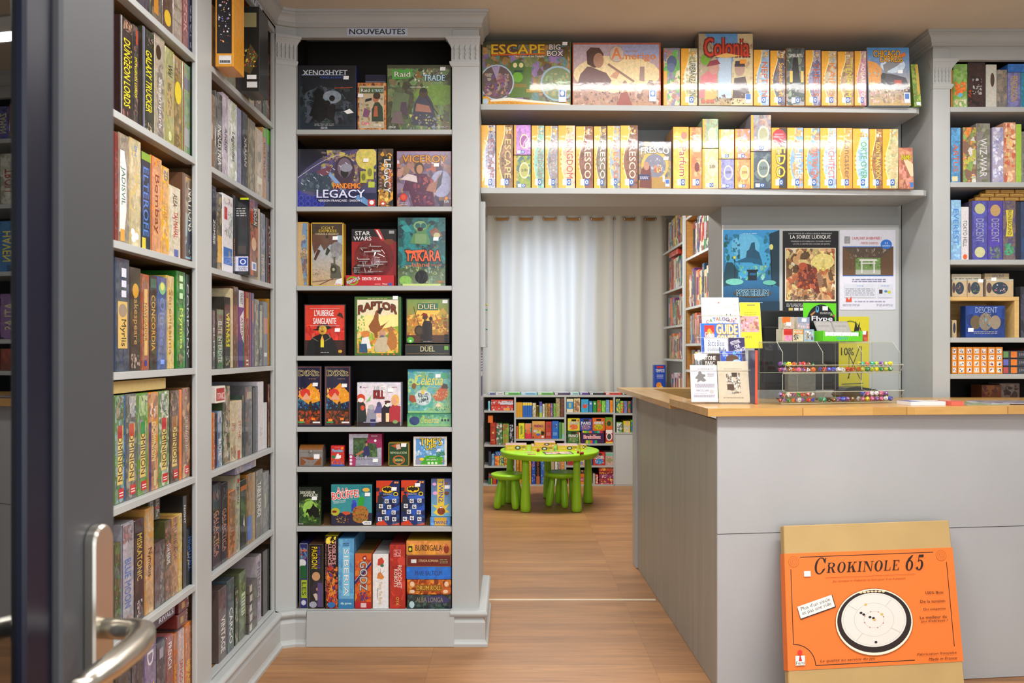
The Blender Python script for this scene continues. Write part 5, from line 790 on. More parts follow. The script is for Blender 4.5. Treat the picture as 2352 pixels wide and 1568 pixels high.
lwrow([(263, 287, 909, '5a7a4a', '8ad6a47ab443', '', 'fff', 0, 0, dm('a33', '432b86')+[('r', .92, 0, 1, 1, '36a')]), (289, 314, 906, '5a5a58', '765aa8446', '', 'fff', 0, 0, dm('b43', 'dc8aac')), (315, 340, 904, '5a8a2a', '7b35926a394b', '', 'fff', 0, 0, dm('384', 'ad5cd8')), (341, 363, 902, 'c8862a', 'e92646d82', '', 'fff', 0, 0, [('r', 0, 0, .25, .7, '536'), ('t', 'DOMINION', .3, .3, .75, .7, 'dc8', -90), ('r', .5, .04, .8, .2, 'cb8'), ('b', .1, .75, .9, .9, 'fb3ddd443', 8, .2)]),
       (364, 388, 899, '6a8a4a', '7b3cdbeed355', '', 'fff', 0, 0, dm('b23', '353ddd')), (390, 411, 897, '4a3a2a', '543865a73', '', 'fff', 0, 0, dm('963', '542ca6')), (412, 417, 895, 'e07830', '', '', 'fff', 0, 0), (418, 436, 891, '7a5a3a', 'c83a43ea4754', '', 'fff', 0, 0, [('t', 'DOMINION', .4, .3, .8, .68, '337', -90, 'db8')]+red_logo)], SL1[4], 'fifth shelf, '+DB, G1)
zz = Z(901, 2.45); Y0, Y1 = 2.27, -(XF-.03)*F/(CX-381); gbox((XF-.03, Y0, zz+.004), (0, Y1-Y0, 0), (0, 0, .034), .2, 'd0b87a', (), 'paper', 'flat beige board lying on the row of tall spines, fifth shelf, door-side left bookcase', 'board game', G1, name='game_board')
lwrow([(262, 277, 1250, '4a4a2a', '6543538642a2', '', 'fff', 0, 0), (279, 307, 1206, '9a9aa2', 'aab', 'BLUE MOON', '4a6ab0', .2, .66, [('b', .1, .82, .9, .98, 'c32943621', 14, .2), ('b', .1, .02, .9, .12, 'a43c86', 10, .2), ('r', 0, 0, .06, 1, '557')]), (309, 331, 1197, '3c2a2c', '433', 'MISKATONIC', 'c8b04a', .4, .86, [('b', .2, .04, .8, .2, 'ddd833', 10, .2)]), (333, 353, 1171, 'c0904a', 'ca6', 'Nymous', '4a2a14', .35, .62), (354, 378, 1250, '3f3232', '544655766', '', 'ccc', 0, 0, [('b', .5, 0, 1, 1, '887998433', 16, .25)]),
       (379, 394, 1198, '4a4a2a', '563a32c63', 'STAR REALMS', 'ddd', .45, .7, [('b', .1, .05, .9, .3, 'b32643', 10, .2)]), (395, 408, 1190, 'b8884a', 'c95a74545', 'RUNE AGE', '6a4a4a', .45, .9), (409, 418, 1182, 'c8a850', 'dc7', '', 'fff', 0, 0), (420, 428, 1140, '221f20', '', 'NIGHT', 'ddd', .7, .9), (429, 443, 1216, '1c2230', '223', 'NIGHTFALL', '4a7ac8', .25, .85, [('b', 0, .3, .3, .7, 'd93fc4', 8, .3)])], SL1[5], 'sixth shelf, '+DB, G1)
for i, (x0, x1, yt, yb) in enumerate(((341, 353, 1166, 1248), (355, 367, 1158, 1238))):
    Xp = XF-.05; Y0 = -Xp*F/(CX-x0); Y1 = -Xp*F/(CX-x1); zb = Z(yb, Y0)
    gbox((Xp, Y0, SL1[5]+.2615), (0, Y1-Y0, 0), (0, 0, .082), .1, '4a4a34', [('t', 'STAR\nREALMS', .3, .1, .8, .9, 'ddd', -90), ('r', .1, .4, .9, .5, 'a43')], 'wrap', ['left', 'right'][i]+' small olive box standing above the dark scarred box, sixth shelf, door-side left bookcase', 'card game', G1)
lwrow([(264, 300, 1500, '333', '443556', '', 'fff', 0, 0), (302, 330, 1490, '3a3a42', '445667', '', 'fff', 0, 0), (331, 358, 1483, '6a5a8a', '76a98b', 'ID', 'ddd', .75, .96, [('t', 'TT', .3, .1, .8, .55, 'e8d020', -90)]), (359, 381, 1480, '4a4a55', '335667', '', 'fff', 0, 0, [('r', .3, .8, .7, .92, '99a'), ('r', .1, .1, .9, .35, '338')]), (382, 397, 1466, '9a5a5a', 'a66844', 'FRENCH', 'eee', .6, .92), (398, 407, 1458, 'b8642a', 'c73', 'OKKO', 'f0a030', .3, .6), (409, 423, 1451, 'c0a0a0', 'cba', 'SANGO', 'a33', .3, .6),
       (425, 440, 1437, 'd07a3a', 'e94c63', 'IMPACT', 'f0c040', .1, .5), (445, 458, 1426, '8a8a82', '776998554', '', 'fff', .2, .6, [('t', 'Quinze', .3, .2, .75, .62, 'b33', -90)])], SL1[6], 'bottom shelf, '+DB, G1)
Y0, Y1 = 2.42, -(XF)*F/(CX-412); gbox((XF-.014, Y0, .489), (0, Y1-Y0, 0), (0, 0, .03), .2, '3a2030', [('b', 0, 0, 1, 1, '423634525', 14, .3), ('t', 'RIVALS', .5, .25, .95, .75, 'dde')], 'wrap', 'dark maroon box lying flat on the spines, bottom shelf, door-side left bookcase', 'board game', G1)
Y0, Y1 = -(XF)*F/(CX-404), -(XF)*F/(CX-444)
for k in range(2): gbox((XF-.016, Y0+.01*k+.05, .4715-.04+.0455*k), (0, Y1-Y0-.06, 0), (0, 0, .043), .2, ['6a2a26', '5a2220'][k], [('r', .3, .2, .6, .7, 'a8843a'), ('b', .8, 0, 1, 1, 'ccc888', 5, .2)], 'wrap', ['lower', 'upper'][k]+' dark red box in the flat pair above the spines, bottom shelf, door-side left bookcase', 'board game', G1)

# ---- corner-side bookcase
mono = lambda t: [('t', t, .3, .1, .8, .6, 'eee', -90)]
lwrow([(488, 516, 10, 'c8862a', 'da4', '', 'fff', 0, 0), (517, 541, 30, 'a8ac86', 'bb9998', '', 'fff', 0, 0), (542, 560, 70, '6a4a44', '754', '', 'fff', 0, 0), (572, 584, 88, 'c8b070', 'dc8', '', 'fff', 0, 0), (586, 601, 135, '6a4a3c', '543865', 'NEMO', 'dc9', .2, .7), (603, 615, 120, '22302c', '132a96', '', 'fff', 0, 0, [('e', .5, .7, .3, .12, 'c97')]), (616, 627, 122, '6a4420', 'b74942431', '', 'fff', 0, 0)], SL2[0], 'first shelf, '+CB, G2)
# two boxes turned out towards the shop on the first shelf
gbox((XF+.0+.003, 2.975, SL2[0]+.001), (.065, 0, 0), (0, 0, .38), .12, 'd8942a', [('r', .08, .12, .92, .78, '14121c'), ('b', .15, .2, .85, .72, 'e44fff35bfd3', 22, .08, 0), ('r', .1, .82, .9, .98, 'dcb070'), ('n', .15, .84, .85, .96, 4, '443'), ('r', .2, .02, .9, .1, 'ddd'), ('n', .25, .03, .85, .09, 1, '333')], 'card', 'orange box turned face-out with black dotted panel, first shelf, corner-side left bookcase', 'board game', G2, side='d8942a')
gbox((XF+.004, 3.26, SL2[0]+.001), (.07, 0, 0), (0, 0, .335), .12, '22221f', [('r', .05, .76, .85, .93, '988f66'), ('p', [.0, .25, .5, .56, .95, .42, .5, .2], '5a4a2a'), ('b', .1, .28, .85, .5, 'e43fd33a4259', 20, .07, 0), ('r', .3, .04, .9, .11, 'ddd'), ('r', .3, .14, .85, .19, 'eee')], 'card', 'black box turned face-out with marble board picture, first shelf, corner-side left bookcase', 'board game', G2, side='333')
lwrow([(488, 494, 216, '8a6a50', 'a97', '', 'fff', 0, 0), (495, 511, 207, '5a5652', '777443999', '', 'ddd', 0, 0, mono('INDUSTRIA')), (512, 525, 211, 'c8bccc', 'dcdbab', 'Andor', '556', .3, .6), (526, 544, 226, 'd4d8cc', 'bc6eefddc', 'Legendes', '556', .25, .62), (545, 554, 245, '8a8ab0', '99c', '', 'fff', 0, 0), (556, 569, 253, '34323c', '556', 'XRAJAN', 'ccc', .3, .68), (571, 586, 270, '8a7c4a', 'a96334', '', 'fff', 0, 0), (588, 603, 291, 'c0aa8a', 'cba', '', 'fff', 0, 0, [('e', .5, .6, .3, .08, '887'), ('r', .15, .2, .9, .3, 'ddc')]),
       (604, 611, 291, 'c89058', 'a6b', 'DISTRICT', '222', .3, .8, [('r', 0, .88, 1, 1, '6b3')]), (612, 620, 294, '8a8a90', '', 'BLOSSOM', '332', .3, .7, [('r', 0, .8, 1, 1, '6b3')])], SL2[1], 'second shelf, '+CB, G2)
lwrow([(487, 496, 425, '26283a', '334', 'ZOMBIE', 'ddd', .3, .6), (497, 510, 440, '4a463a', '665ca4', '', 'fff', 0, 0, [('r', .2, .1, .95, .45, 'd8a840')]), (511, 535, 442, 'e4e0e4', '', '', 'fff', 0, 0, [('r', .15, .68, .45, .84, 'b33'), ('b', .5, .45, .95, .8, 'c8447a9db385', 18, .15), ('b', .15, .46, .45, .62, '653db4', 6, .2), ('r', .08, .1, .92, .32, '3a70c0'), ('b', .5, .1, .92, .3, '243365', 6, .2), ('b', .1, .88, .9, .97, 'c3344a', 10, .15)]), (536, 540.5, 447, '2a2c2c', '345544', 'SHOGUN', 'd84', .15, .45),
       (592, 597, 478, 'b8a888', '', '', 'fff', 0, 0), (598, 609, 487, '6a6c78', '88b557', 'EMPIRE', 'cb9', .1, .4), (610, 614, 498, '1c2434', '', '', 'fff', 0, 0), (615, 624, 501, '5a2418', 'a42321d62', 'XCOM', 'cde', .3, .9)], SL2[2], 'third shelf, '+CB, G2)
Xq = -1.038; Y0, Y1 = -Xq*F/(CX-573), -Xq*F/(CX-592)
gbox((Xq, Y0+.001, SL2[2]+.0006), (0, Y1-Y0-.002, 0), (0, 0, .307), .26, '4a3430', [('b', 0, 0, 1, 1, '754a54322b53', 20, .3), ('r', .1, .66, .95, .9, '3a2a2a'), ('t', 'SHOGUN', .48, .68, .88, .9, 'ddd', -90), ('r', .15, .68, .4, .88, 'b42'), ('e', .5, .42, .3, .09, 'ca8'), ('r', .2, .07, .8, .18, 'dde'), ('r', .4, .09, .7, .16, '47b')], 'wrap', 'black-sided box with reddish spine jutting out, third shelf, corner-side left bookcase', 'board game', G2, side='17181b', sideops=[('r', .78, .05, .98, .24, 'dde'), ('r', .83, .12, .97, .225, '2448a0'), ('e', .9, .172, .045, .035, 'eef'), ('e', .9, .172, .03, .024, '2448a0'), ('t', 'QUEEN\nGAMES', .83, .06, .97, .11, '446'), ('r', .82, .27, .95, .38, '3a3028'), ('n', .8, .76, .95, .88, 4, 'bbb'), ('r', .86, .97, .99, .995, 'cd2')])
lwrow([(488, 494, 712, '5a5a58', '777', 'ELITE', 'ccc', .2, .7), (497, 513, 709, '3c4038', '4a4655', 'ELITE INTERDITE', 'ccc', .1, .8), (516, 529, 681, '3a3630', '454', 'WITNESS', 'f0e818', .3, .78, [('n', .5, .3, .9, .75, 6, 'cc3'), ('b', .1, .03, .9, .14, 'bb6', 6, .2)]), (530, 535, 662, 'cfc09a', '', '', 'fff', 0, 0), (536, 547, 657, '6a4a3a', 'a64564843', '', 'fff', 0, 0), (548, 561, 665, '47357c', '', '', 'fff', 0, 0, [('r', 0, .78, .9, 1, 'ddd'), ('p', [.2, .65, .9, .75, .9, .3, .3, .45], 'ddd'), ('t', 'OUEST', .3, .82, .7, .97, '323', -90), ('t', 'ASTRO', .35, .4, .75, .65, '446', -90), ('r', .85, 0, 1, .6, '384')]),
       (562, 572, 669, 'a02c20', 'c63832', '', 'fff', 0, 0, [('r', .3, .65, .8, .92, 'c93'), ('n', .3, .02, .8, .12, 2, 'fff')]), (573, 577, 671, '7a2a4a', '', '', 'fff', 0, 0), (578, 583, 672, '4a3a7a', '47a835', '', 'fff', 0, 0, [('r', .2, .6, .7, .9, 'c74')]), (584, 594, 686, '6a6a62', 'cb8776554', '', 'fff', 0, 0), (595, 603, 699, '303338', 'aa9', '', 'fff', 0, 0, [('r', .1, .3, .8, .9, 'a9ac98')]), (605, 615, 692, '767880', '', '', 'fff', 0, 0, [('r', 0, .5, 1, .75, 'b98068'), ('r', .1, .14, .8, .2, 'ddd')]), (617, 627, 686, 'b8842a', 'ca4', '', 'fff', 0, 0, [('r', .3, .35, .9, .7, '6a4a1a')])], SL2[3], 'fourth shelf, '+CB, G2)
lwrow([(488, 493, 948, 'c8702a', 'fa3b42', '', 'fff', 0, 0), (494, 499, 950, '1e2238', '', '', 'fff', 0, 0), (500, 510, 945, '6a88a8', '9bdddd447', 'BATTLE', 'fff', .2, .5), (512, 528, 887, '4a5a3c', '343ddb765c95', '', 'fff', 0, 0), (529, 543, 922, 'c4b48c', 'dc9', '', 'fff', 0, 0, [('t', 'SPACE\nALERT', .2, .5, .8, .64, 'a33'), ('b', .1, .03, .9, .25, '322a31c83', 14, .2)]), (545, 555, 920, 'd0c4a0', 'dcb', 'STONE', 'a33', .35, .65, [('r', 0, 0, .6, .15, 'b43')]), (556, 560, 908, '3a4a42', '', '', 'fff', 0, 0), (563, 579, 888, '5a5a5c', '445778666', '', 'fff', 0, 0, [('r', .2, .82, .9, .92, '998')]), (580, 585, 890, '1a1c20', '', '', 'fff', 0, 0), (586, 592, 887, '4a5560', '668', '', 'fff', 0, 0),
       (594, 605, 877, 'd0ccd0', '', 'AA', 'aab', .2, .35), (606, 613, 925, 'd4d2d6', '', '', 'fff', 0, 0, [('l', .35, 0, .35, 1, .001, '99a')]), (615, 625, 881, '2a1a14', 'b42d93', '', 'fff', 0, 0)], SL2[4], 'fifth shelf, '+CB, G2)
gbox((XF-.012, 3.02, SL2[4]+.242), (0, .1, 0), (0, 0, .062), .15, 'ddd8d0', [('r', .05, .12, .92, .88, 'a02c2c'), ('t', 'TITANIC', .15, .2, .88, .6, 'ecc')], 'card', 'white box with red plaque lying on spines, fifth shelf, corner-side left bookcase', 'card game', G2)
lwrow([(488, 507, 1115, '2c2430', '433', 'GALACTICA', 'b87a6a', .14, .68, [('t', 'LE JEU DE PLATEAU', .1, .16, .2, .66, 'ddd', -90), ('b', .3, .8, .9, .96, '777555', 6, .2)]), (508, 523, 1112, '2c2430', '433', 'GALACTICA', 'b87a6a', .14, .68, [('t', 'LE JEU DE PLATEAU', .1, .16, .2, .66, 'ddd', -90), ('b', .3, .8, .9, .96, '777555', 6, .2)]), (525, 541, 1131, 'c06a24', 'd83864553', '', 'fff', 0, 0, [('b', 0, .6, 1, 1, '554665776', 12, .3), ('n', .3, .3, .8, .5, 4, '853')]), (542, 551, 1092, 'a8a890', '887bb9', 'ANDARA', '3a2a1a', .62, .85, [('r', .3, .9, .8, .95, 'c33')]), (552, 566, 1105, '2c302c', '343', '', 'fff', 0, 0, [('r', 0, .85, 1, .92, 'b5642a'), ('p', [.4, .35, .6, .5, .7, .3], 'ccc')]),
       (567, 578, 1091, '9a6a2a', 'b83742', '', 'fff', 0, 0, [('r', 0, .05, 1, .4, '3a6ab8')]), (579, 586, 1087, 'a8844a', 'b95', '', 'fff', 0, 0), (587, 603, 1083, '5a5444', '665443887', 'TABLE RONDE', 'eee', .3, .82), (604, 618, 1086, '7c7c7c', '999888666', '', 'fff', 0, 0, [('r', .25, .4, .45, .65, 'a9b488')]), (619, 631, 1090, '70727a', '888557', '', 'fff', 0, 0, [('r', .5, .45, .6, .65, 'a9b488'), ('r', .1, .75, .6, .85, 'c73')])], SL2[5], 'sixth shelf, '+CB, G2)
gbox((XF-.013, 3.24, SL2[5]+.317), (0, .26, 0), (0, 0, .03), .2, '7a7a90', [('b', 0, 0, 1, 1, '88bb95669', 16, .3)], 'wrap', 'violet-grey box lying on top of the spines, sixth shelf, corner-side left bookcase', 'board game', G2)
lwrow([(502, 520, 1357, '5a4c48', '766543844', '', 'fff', 0, 0, mono('VINTAGE')), (522, 537, 1336, '4a5a60', '384556447', '', 'fff', 0, 0, mono('CARGO')), (540, 547, 1352, '2f3424', 'bb8352', '', 'fff', 0, 0), (549, 565, 1319, '5a6048', '8a47a6554', '', 'fff', 0, 0, [('r', .3, .35, .85, .68, 'cdb'), ('n', .35, .37, .8, .66, 6, '565')])], SL2[6], 'bottom shelf, '+CB, G2)
for k in range(5):
    gbox((XF-.014, 3.402+.003*(k % 2), SL2[6]+.001+.0405*k), (0, .12, 0), (0, 0, .0395), .15, '4a4242', [('b', 0, 0, 1, 1, '544433665', 10, .4), ('r', .12, .15, .38, .85, 'cdc8bc')], 'wrap', f"{['bottom', 'second-lowest', 'middle', 'second-highest', 'top'][k]} small dark box in the flat pile, bottom shelf, corner-side left bookcase", 'card game', G2)
lwrow([(588, 600, 1280, 'a0989c', 'b9a86b', 'PRINCE', '443', .3, .9), (604, 614, 1268, '3a3432', '443', '', 'fff', 0, 0), (615, 630, 1261, '2a2422', '332', 'STALWART', '776', .2, .7)], SL2[6]+.0004, 'bottom shelf end, '+CB, G2)

# ================================================================== RIGHT BOOKCASE
GR = 'games in the bookcase behind the counter'; YRb = YR+.032
def rrow(rows, z, place, d=.26, m='wrap', G_=GR, nm='game_box'):
    for i, q in enumerate(rows):
        x0, x1, yt, base, pal, ti, tc, v0, v1 = q[:9]; ex = q[9] if len(q) > 9 else ()
        lab = f"{desc(base, tc, ti, '', pal)}, {ORD[i+1]} from left, {place}, bookcase behind counter"
        fb(x0, x1, yt, z, YRb, d, base, spine_ops(pal, ti, tc, v0, v1, ex), lab, m, None, G_, side=base, nm=nm)
rrow([(2184.5, 2188, 160, 'c84', '', '', 'fff', 0, 0), (2189, 2222, 147, '7aa050', '8b59b7', '', 'fff', 0, 0, [('b', .1, .3, .9, .6, 'e73e84', 10, .25), ('b', .1, .0, .9, .2, 'cb8fed', 8, .2), ('e', .5, .3, .15, .05, '6bd')]), (2223, 2263, 143, '2e2c2e', '433', '', 'fff', 0, 0, [('b', .25, .3, .8, .65, '999bbbccc', 12, .15, 0), ('b', .0, .1, .2, .4, 'a42', 4, .3)]), (2265, 2289, 148, 'd4d2c6', '', '', 'fff', 0, 0, [('e', .6, .65, .2, .16, '5a4a40')]), (2290, 2313, 160, '8a8478', 'a98777', '', 'fff', 0, 0), (2314, 2344, 166, '7a70a8', '88b', 'PENDRAGON', 'd0b050', .2, .9), (2345, 2372, 166, '3a90a8', '49b', '', 'fff', 0, 0), (2373, 2400, 160, '5a6a4a', '795', '', 'fff', 0, 0), (2401, 2440, 155, '6a5a4a', 'a75', '', 'fff', 0, 0), (2441, 2480, 160, '4a4a6a', '66a', 'ZAMAN', 'dd9', .2, .8)], SR[0], 'top shelf')
fb(2315, 2371, 147, 0, YRb, .2, '3a78c8', [('b', 0, 0, 1, 1, '48d37c', 8, .4, .4)], 'bright blue box lying flat on the purple spine, top shelf, bookcase behind counter', 'wrap', None, GR, yb=165.4)
rrow([(2184, 2206, 293, '5a8ab8', '6ad', 'ARTUS', 'd86a4a', .2, .7, [('r', .1, .03, .7, .12, 'eda')]), (2212, 2242, 292, '8a6a5a', '986bb4ddd7a5e83', '', 'fff', 0, 0), (2243, 2274, 283, '8a8482', '998776', 'WIZ-WAR', 'ddd', .1, .75), (2280, 2305, 292, 'b8b0c8', 'ccd99ceef', '', 'fff', 0, 0), (2306, 2333, 281, 'd8a080', 'c54ec8d75fdb', '', 'fff', 0, 0), (2334, 2346, 285, 'a8cc50', '', '', 'fff', 0, 0), (2347, 2375, 302, '8a8a80', '776', '', 'fff', 0, 0), (2376, 2410, 295, '7a6a8a', 'a8b', '', 'fff', 0, 0), (2411, 2470, 285, '9a9a8a', 'ccb', 'TROLL', '933', .2, .7)], SR[1], 'second shelf')
rrow([(2184, 2207, 459, '8ab4e0', '9ce', 'EVEREST', '4a88d0', .25, .85), (2208, 2225, 475, 'd8d4d8', '', 'TOKYO HELL', '555', .25, .75, [('e', .5, .06, .3, .05, 'd63')]), (2226, 2232, 463, '3a3448', '', '', 'fff', 0, 0), (2233, 2268, 461, '4a4a98', '55a', 'DESCENT', '99b', .3, .7, [('e', .5, .87, .35, .09, 'bb8'), ('e', .5, .13, .35, .09, 'cc9')]), (2269, 2303, 461, '50489a', '54a', 'DESCENT', '99b', .3, .7, [('e', .5, .84, .35, .1, 'b96'), ('b', .1, .02, .9, .24, '566788', 12, .2)]), (2304, 2333, 461, '5a5078', '766', '', 'fff', 0, 0, [('p', [.2, .4, .8, .4, .7, .6, .8, .85, .2, .85, .3, .6], 'd8c840'), ('t', 'RUNEBOUND', .38, .42, .66, .84, '443', -90), ('b', .1, .08, .9, .28, '5a8496', 10, .2)]), (2334, 2344, 463, '22283a', '', '', 'fff', 0, 0), (2345, 2380, 463, '2f4a78', '346', '', 'fff', 0, 0), (2381, 2420, 463, '2a3a60', '358', '', 'fff', 0, 0), (2421, 2475, 463, '34507a', '47a', 'HAVEN', 'ed5', .2, .8)], SR[2], 'third shelf')
for k in range(3):
    for j in range(4 if k < 2 else 3):
        fb(2240+j*34+k*12, 2272+j*34+k*12, 461-8.6*(k+1)+.8, 0, YRb+.02, .06, 'b8863a', [('r', .1, .2, .9, .8, 'cfa050'), ('n', .2, .3, .8, .7, 1, '652')], f"tiny amber box, {ORD[j+1]} in {['lowest', 'middle', 'top'][k]} layer above purple spines, bookcase behind counter", 'card', None, 'tiny amber boxes on the purple spines', yb=461-8.6*k-.3, cat='card game', nm='card_game_box')
# pine crate and its contents
t = empty('pine_crate', (X(2262, YRb), YRb, SR[3]), 'small open pine crate on the fourth shelf behind the counter', 'crate')
zc = Z(681, YRb); zc0 = SR[3]; xr = X(2341, YRb)
bx(XO-.015, YRb, zc-.02, xr-.0, YRb+.24, zc, ch=.001).build('top_board', 'lwood', t); bx(xr-.022, YRb, zc0+.0005, xr, YRb+.24, zc-.0205, ch=.001).build('side_board', 'lwood', t)
bx(XO-.015, YRb+.24, zc0+.0005, xr, YRb+.25, zc).build('back_board', 'lwood', t)
des = lambda c_: [('r', 0, .9, 1, 1, 'bba'), ('e', .5, .48, .3, .36, '345'), ('b', .3, .25, .7, .7, c_, 8, .1), ('e', .1, .5, .1, .3, '544')]
for i, (x0, x1) in enumerate(((2187, 2221), (2222, 2258), (2265, 2328))): fb(x0, x1, 641, zc+.0005, YRb+.01, .05, 'c8b08a', des(['c83446', '9a3435', 'c55dcc'][i]), f"cream box with round dark emblem, {['leftmost', 'middle', 'widest'][i]} on top of the pine crate", 'card', [None, (2252, 649), (2282, 645)][i], GR, side='a98')
fb(2186, 2254, 629, 0, YRb+.065, .03, 'd8ccb0', [('t', 'DESCENT', .1, .2, .9, .8, '778')], 'low cream box edge showing above the crate top boxes at left', 'card', None, GR, yb=679); fb(2262, 2318, 628, 0, YRb+.065, .03, 'd0b890', [('t', 'DESCENT', .3, .8, .8, .96, '778')], 'cream box edge behind the widest emblem box on the pine crate', 'card', None, GR, yb=679)
fb(2218, 2309, 702, zc0, YRb+.01, .05, '1f3f80', [('b', 0, 0, 1, 1, '249137', 14, .3), ('e', .25, .48, .14, .22, '6a5a40'), ('e', .5, .5, .17, .28, '8a7a68'), ('e', .75, .48, .14, .22, '9a8a78'), ('b', .36, .3, .64, .75, '6ab987333', 10, .1), ('t', 'DESCENT', .24, .78, .8, .96, '8aa0d0'), ('n', .2, .12, .8, .22, 2, 'aab')], 'blue box with three round medallions inside the pine crate', 'wrap', (2229, 762, .027), GR)
fb(2187, 2197, 735, zc0, YRb+.01, .05, 'c8b08a', [('e', .5, .55, .3, .3, '334')], 'cream box half hidden at the left inside the pine crate', 'card', None, GR)
rrow([(2344, 2372, 658, '2a2c34', '445', '', 'fff', 0, 0), (2374, 2410, 665, '3a4450', '567', '', 'fff', 0, 0), (2411, 2470, 655, '443a50', '869', 'ATLAS', 'cc9', .2, .8)], SR[3], 'right of crate')
ob = lambda s_: [('r', .18, .05+.24*k, .82, .05+.24*k+.17, 'eee') for k in range(4)]+[('b', .25, .07+.24*k, .75, .05+.24*k+.14, s_, 4, .25, 0) for k in range(4)]
rrow([(2186, 2198, 797, 'e08a2a', '', '', 'f', 0, 0, ob('644'))]+[(a, b, 797, 'e8902c', '', '', 'f', 0, 0, ob(c_)) for a, b, c_ in ((2200, 2217, '333'), (2218, 2234, '844'), (2235, 2251, 'a86'), (2252, 2267, '954'), (2269, 2286, '833'), (2287, 2303, '443'))], SR[4], 'fifth shelf', .18, 'card', 'orange card game boxes behind the counter', 'card_game_box')
for k in range(3): fb(2304, 2362, 805.5+18*k, 0, YRb, .18, '3a3f48', [('r', 0, .1, .2, .9, ['6a9a5a', '6a6ac0', 'c05050'][k]), ('e', .42, .5, .12, .42, 'e8802a'), ('r', .3, .1, .55, .9, 'e8802a'), ('t', 'JUNGLE', .62, .2, .98, .7, '8a8a96')], f"dark box with orange splash, {['top', 'middle', 'bottom'][k]} of three beside the orange boxes", 'wrap', None, GR, yb=822.6+18*k if k < 2 else 858.5)
fb(2364, 2470, 800, SR[4], YRb, .18, '7a3a30', [('b', 0, 0, 1, 1, 'a54743', 12, .3)], 'brick red box at the right end of the fifth shelf behind the counter', 'wrap', None, GR)
fb(2255, 2300, 884, SR[5], YRb+.1, .1, '8a4a2a', [('b', 0, 0, 1, 1, 'a63733', 8, .3)], 'brown box lying low on the shelf just above the counter, right side', 'card', None, GR); fb(2296, 2342, 880, SR[5], YRb+.13, .1, '9a8078', [('b', 0, 0, 1, 1, 'a98533', 12, .2)], 'dusty pink box at the back of the shelf just above the counter', 'card', None, GR)
s = MB(); s.tube([(X(2275, YRb), YRb+.06, SR[5]+.026), (X(2318, YRb), YRb+.05, SR[5]+.026)], [.025, .026], 16, hx('e8e8e0', .1)); s.lathe((X(2283, YRb), YRb+.059, SR[5]+.026), [(.0262, 0), (.0262, .06)], 16, (1, 0, 0), hx('e8d820', .1)); tag(s.build('tape_roll', 'card'), 'white and yellow rolled packet lying on the shelf above the counter', 'roll')

# ================================================================== BACK ROOM: low bookcase under the curtains
YL = 8.15
t = empty('low_bookcase', (.5, YL, 0), 'long low grey bookcase of four bays under the curtains', 'bookcase')
xs = [X(1110, YL), X(1183, YL), X(1298.5, YL), X(1411, YL), X(1500, YL)]
zt = Z(907, YL)
bx(xs[0]-.02, YL, zt-.022, 1.505, YL+.3, zt, ch=.002).build('top_board', 'grey', t); bx(xs[0], YL+.3, 0, 1.505, YL+.31, zt-.022).build('back_panel', 'dark', t)
bx(xs[0], YL+.005, 0, 1.505, YL+.3, .016).build('bottom_board', 'grey', t)
for x in xs[1:4]: bx(x-.009, YL, .016, x+.009, YL+.3, zt-.022).build('divider', 'grey', t)
bays = [[943, 1021.5, 1070], [958, 1008], [947, 1018.5, 1069], [949, 993]]
for b, ys in enumerate(bays):
    for y in ys: bx(xs[b]+.009, YL+.002, Z(y, YL)-.018, xs[b+1]-.009, YL+.3, Z(y, YL)).build('shelf', 'grey', t)
bx(xs[3]+.01, YL+.004, .016, xs[4], YL+.012, Z(998, YL)).build('front_panel', 'lgrey', t)
GB = 'games in the low back-room bookcase'
def brow(rows, yb, place, d=.2, m='card', off=.012):
    z0 = Z(yb, YL) if yb < 1100 else .016
    for i, q in enumerate(rows):
        x0, x1, yt, base = q[:4]; pal = q[4] if len(q) > 4 else ''; ex = q[5] if len(q) > 5 else ()
        o = ([('b', 0, 0, 1, 1, pal, 9, .3, .5)] if pal else [])+list(ex)
        lab = f"{cname(base)} {'boxed game' if x1-x0 > 11 else 'box spine'}, {ORD[i+1]} from left, {place}, low back-room bookcase"
        zt_ = Z(yt, YL+off); fb(x0+.15, x1-.15, yt, z0, YL+off, d, base, o, lab, m, None, GB, side=base, nm='childrens_game')
tl = lambda t_, c_, y0=.3, y1=.8: [('t', t_, .28, y0, .72, y1, c_, -90)]
brow([(1121, 1126, 921, '5ab0d0', '8cdddd')], 943, 'top left bay shelf')
for k, (yt, yb, c_, p_) in enumerate(((918, 930, 'c83a30', 'ccccddbbc334'), (930.5, 943, 'd03a2c', 'd32b21ddd'))): fb(1128, 1179, yt, Z(943, YL) if k else 0, YL+.012, .2, c_, [('b', 0, 0, 1, .8, p_, 16, .3), ('r', .6, .05, .85, .5, 'e8a040') if k else ('r', .4, .1, 1, .5, 'ccd')], ['upper', 'lower'][k]+' red box lying flat, top left bay of the low bookcase', 'card', None, GB, yb=None if k else 930, nm='childrens_game')
brow([(1126, 1139, 971, 'a83020', 'b42', [('e', .5, .55, .2, .05, 'eb7'), ('n', .2, .2, .8, .28, 1, 'ec8'), ('l', 0, .8, 1, .8, .003, '721')]), (1140, 1154, 972, '3f6a44', 'c66ddd274'), (1154.5, 1169, 974, '7a9a3a', '8b4c44a63'), (1170, 1179, 975, '22262a', 'aab')], 1021.5, 'second shelf, left bay')
fb(1121, 1132, 954, 0, YL+.03, .05, 'e8752a', (), 'orange cube box balanced on the red spine, left bay of the low bookcase', 'card', None, GB, yb=970.6, nm='childrens_game')
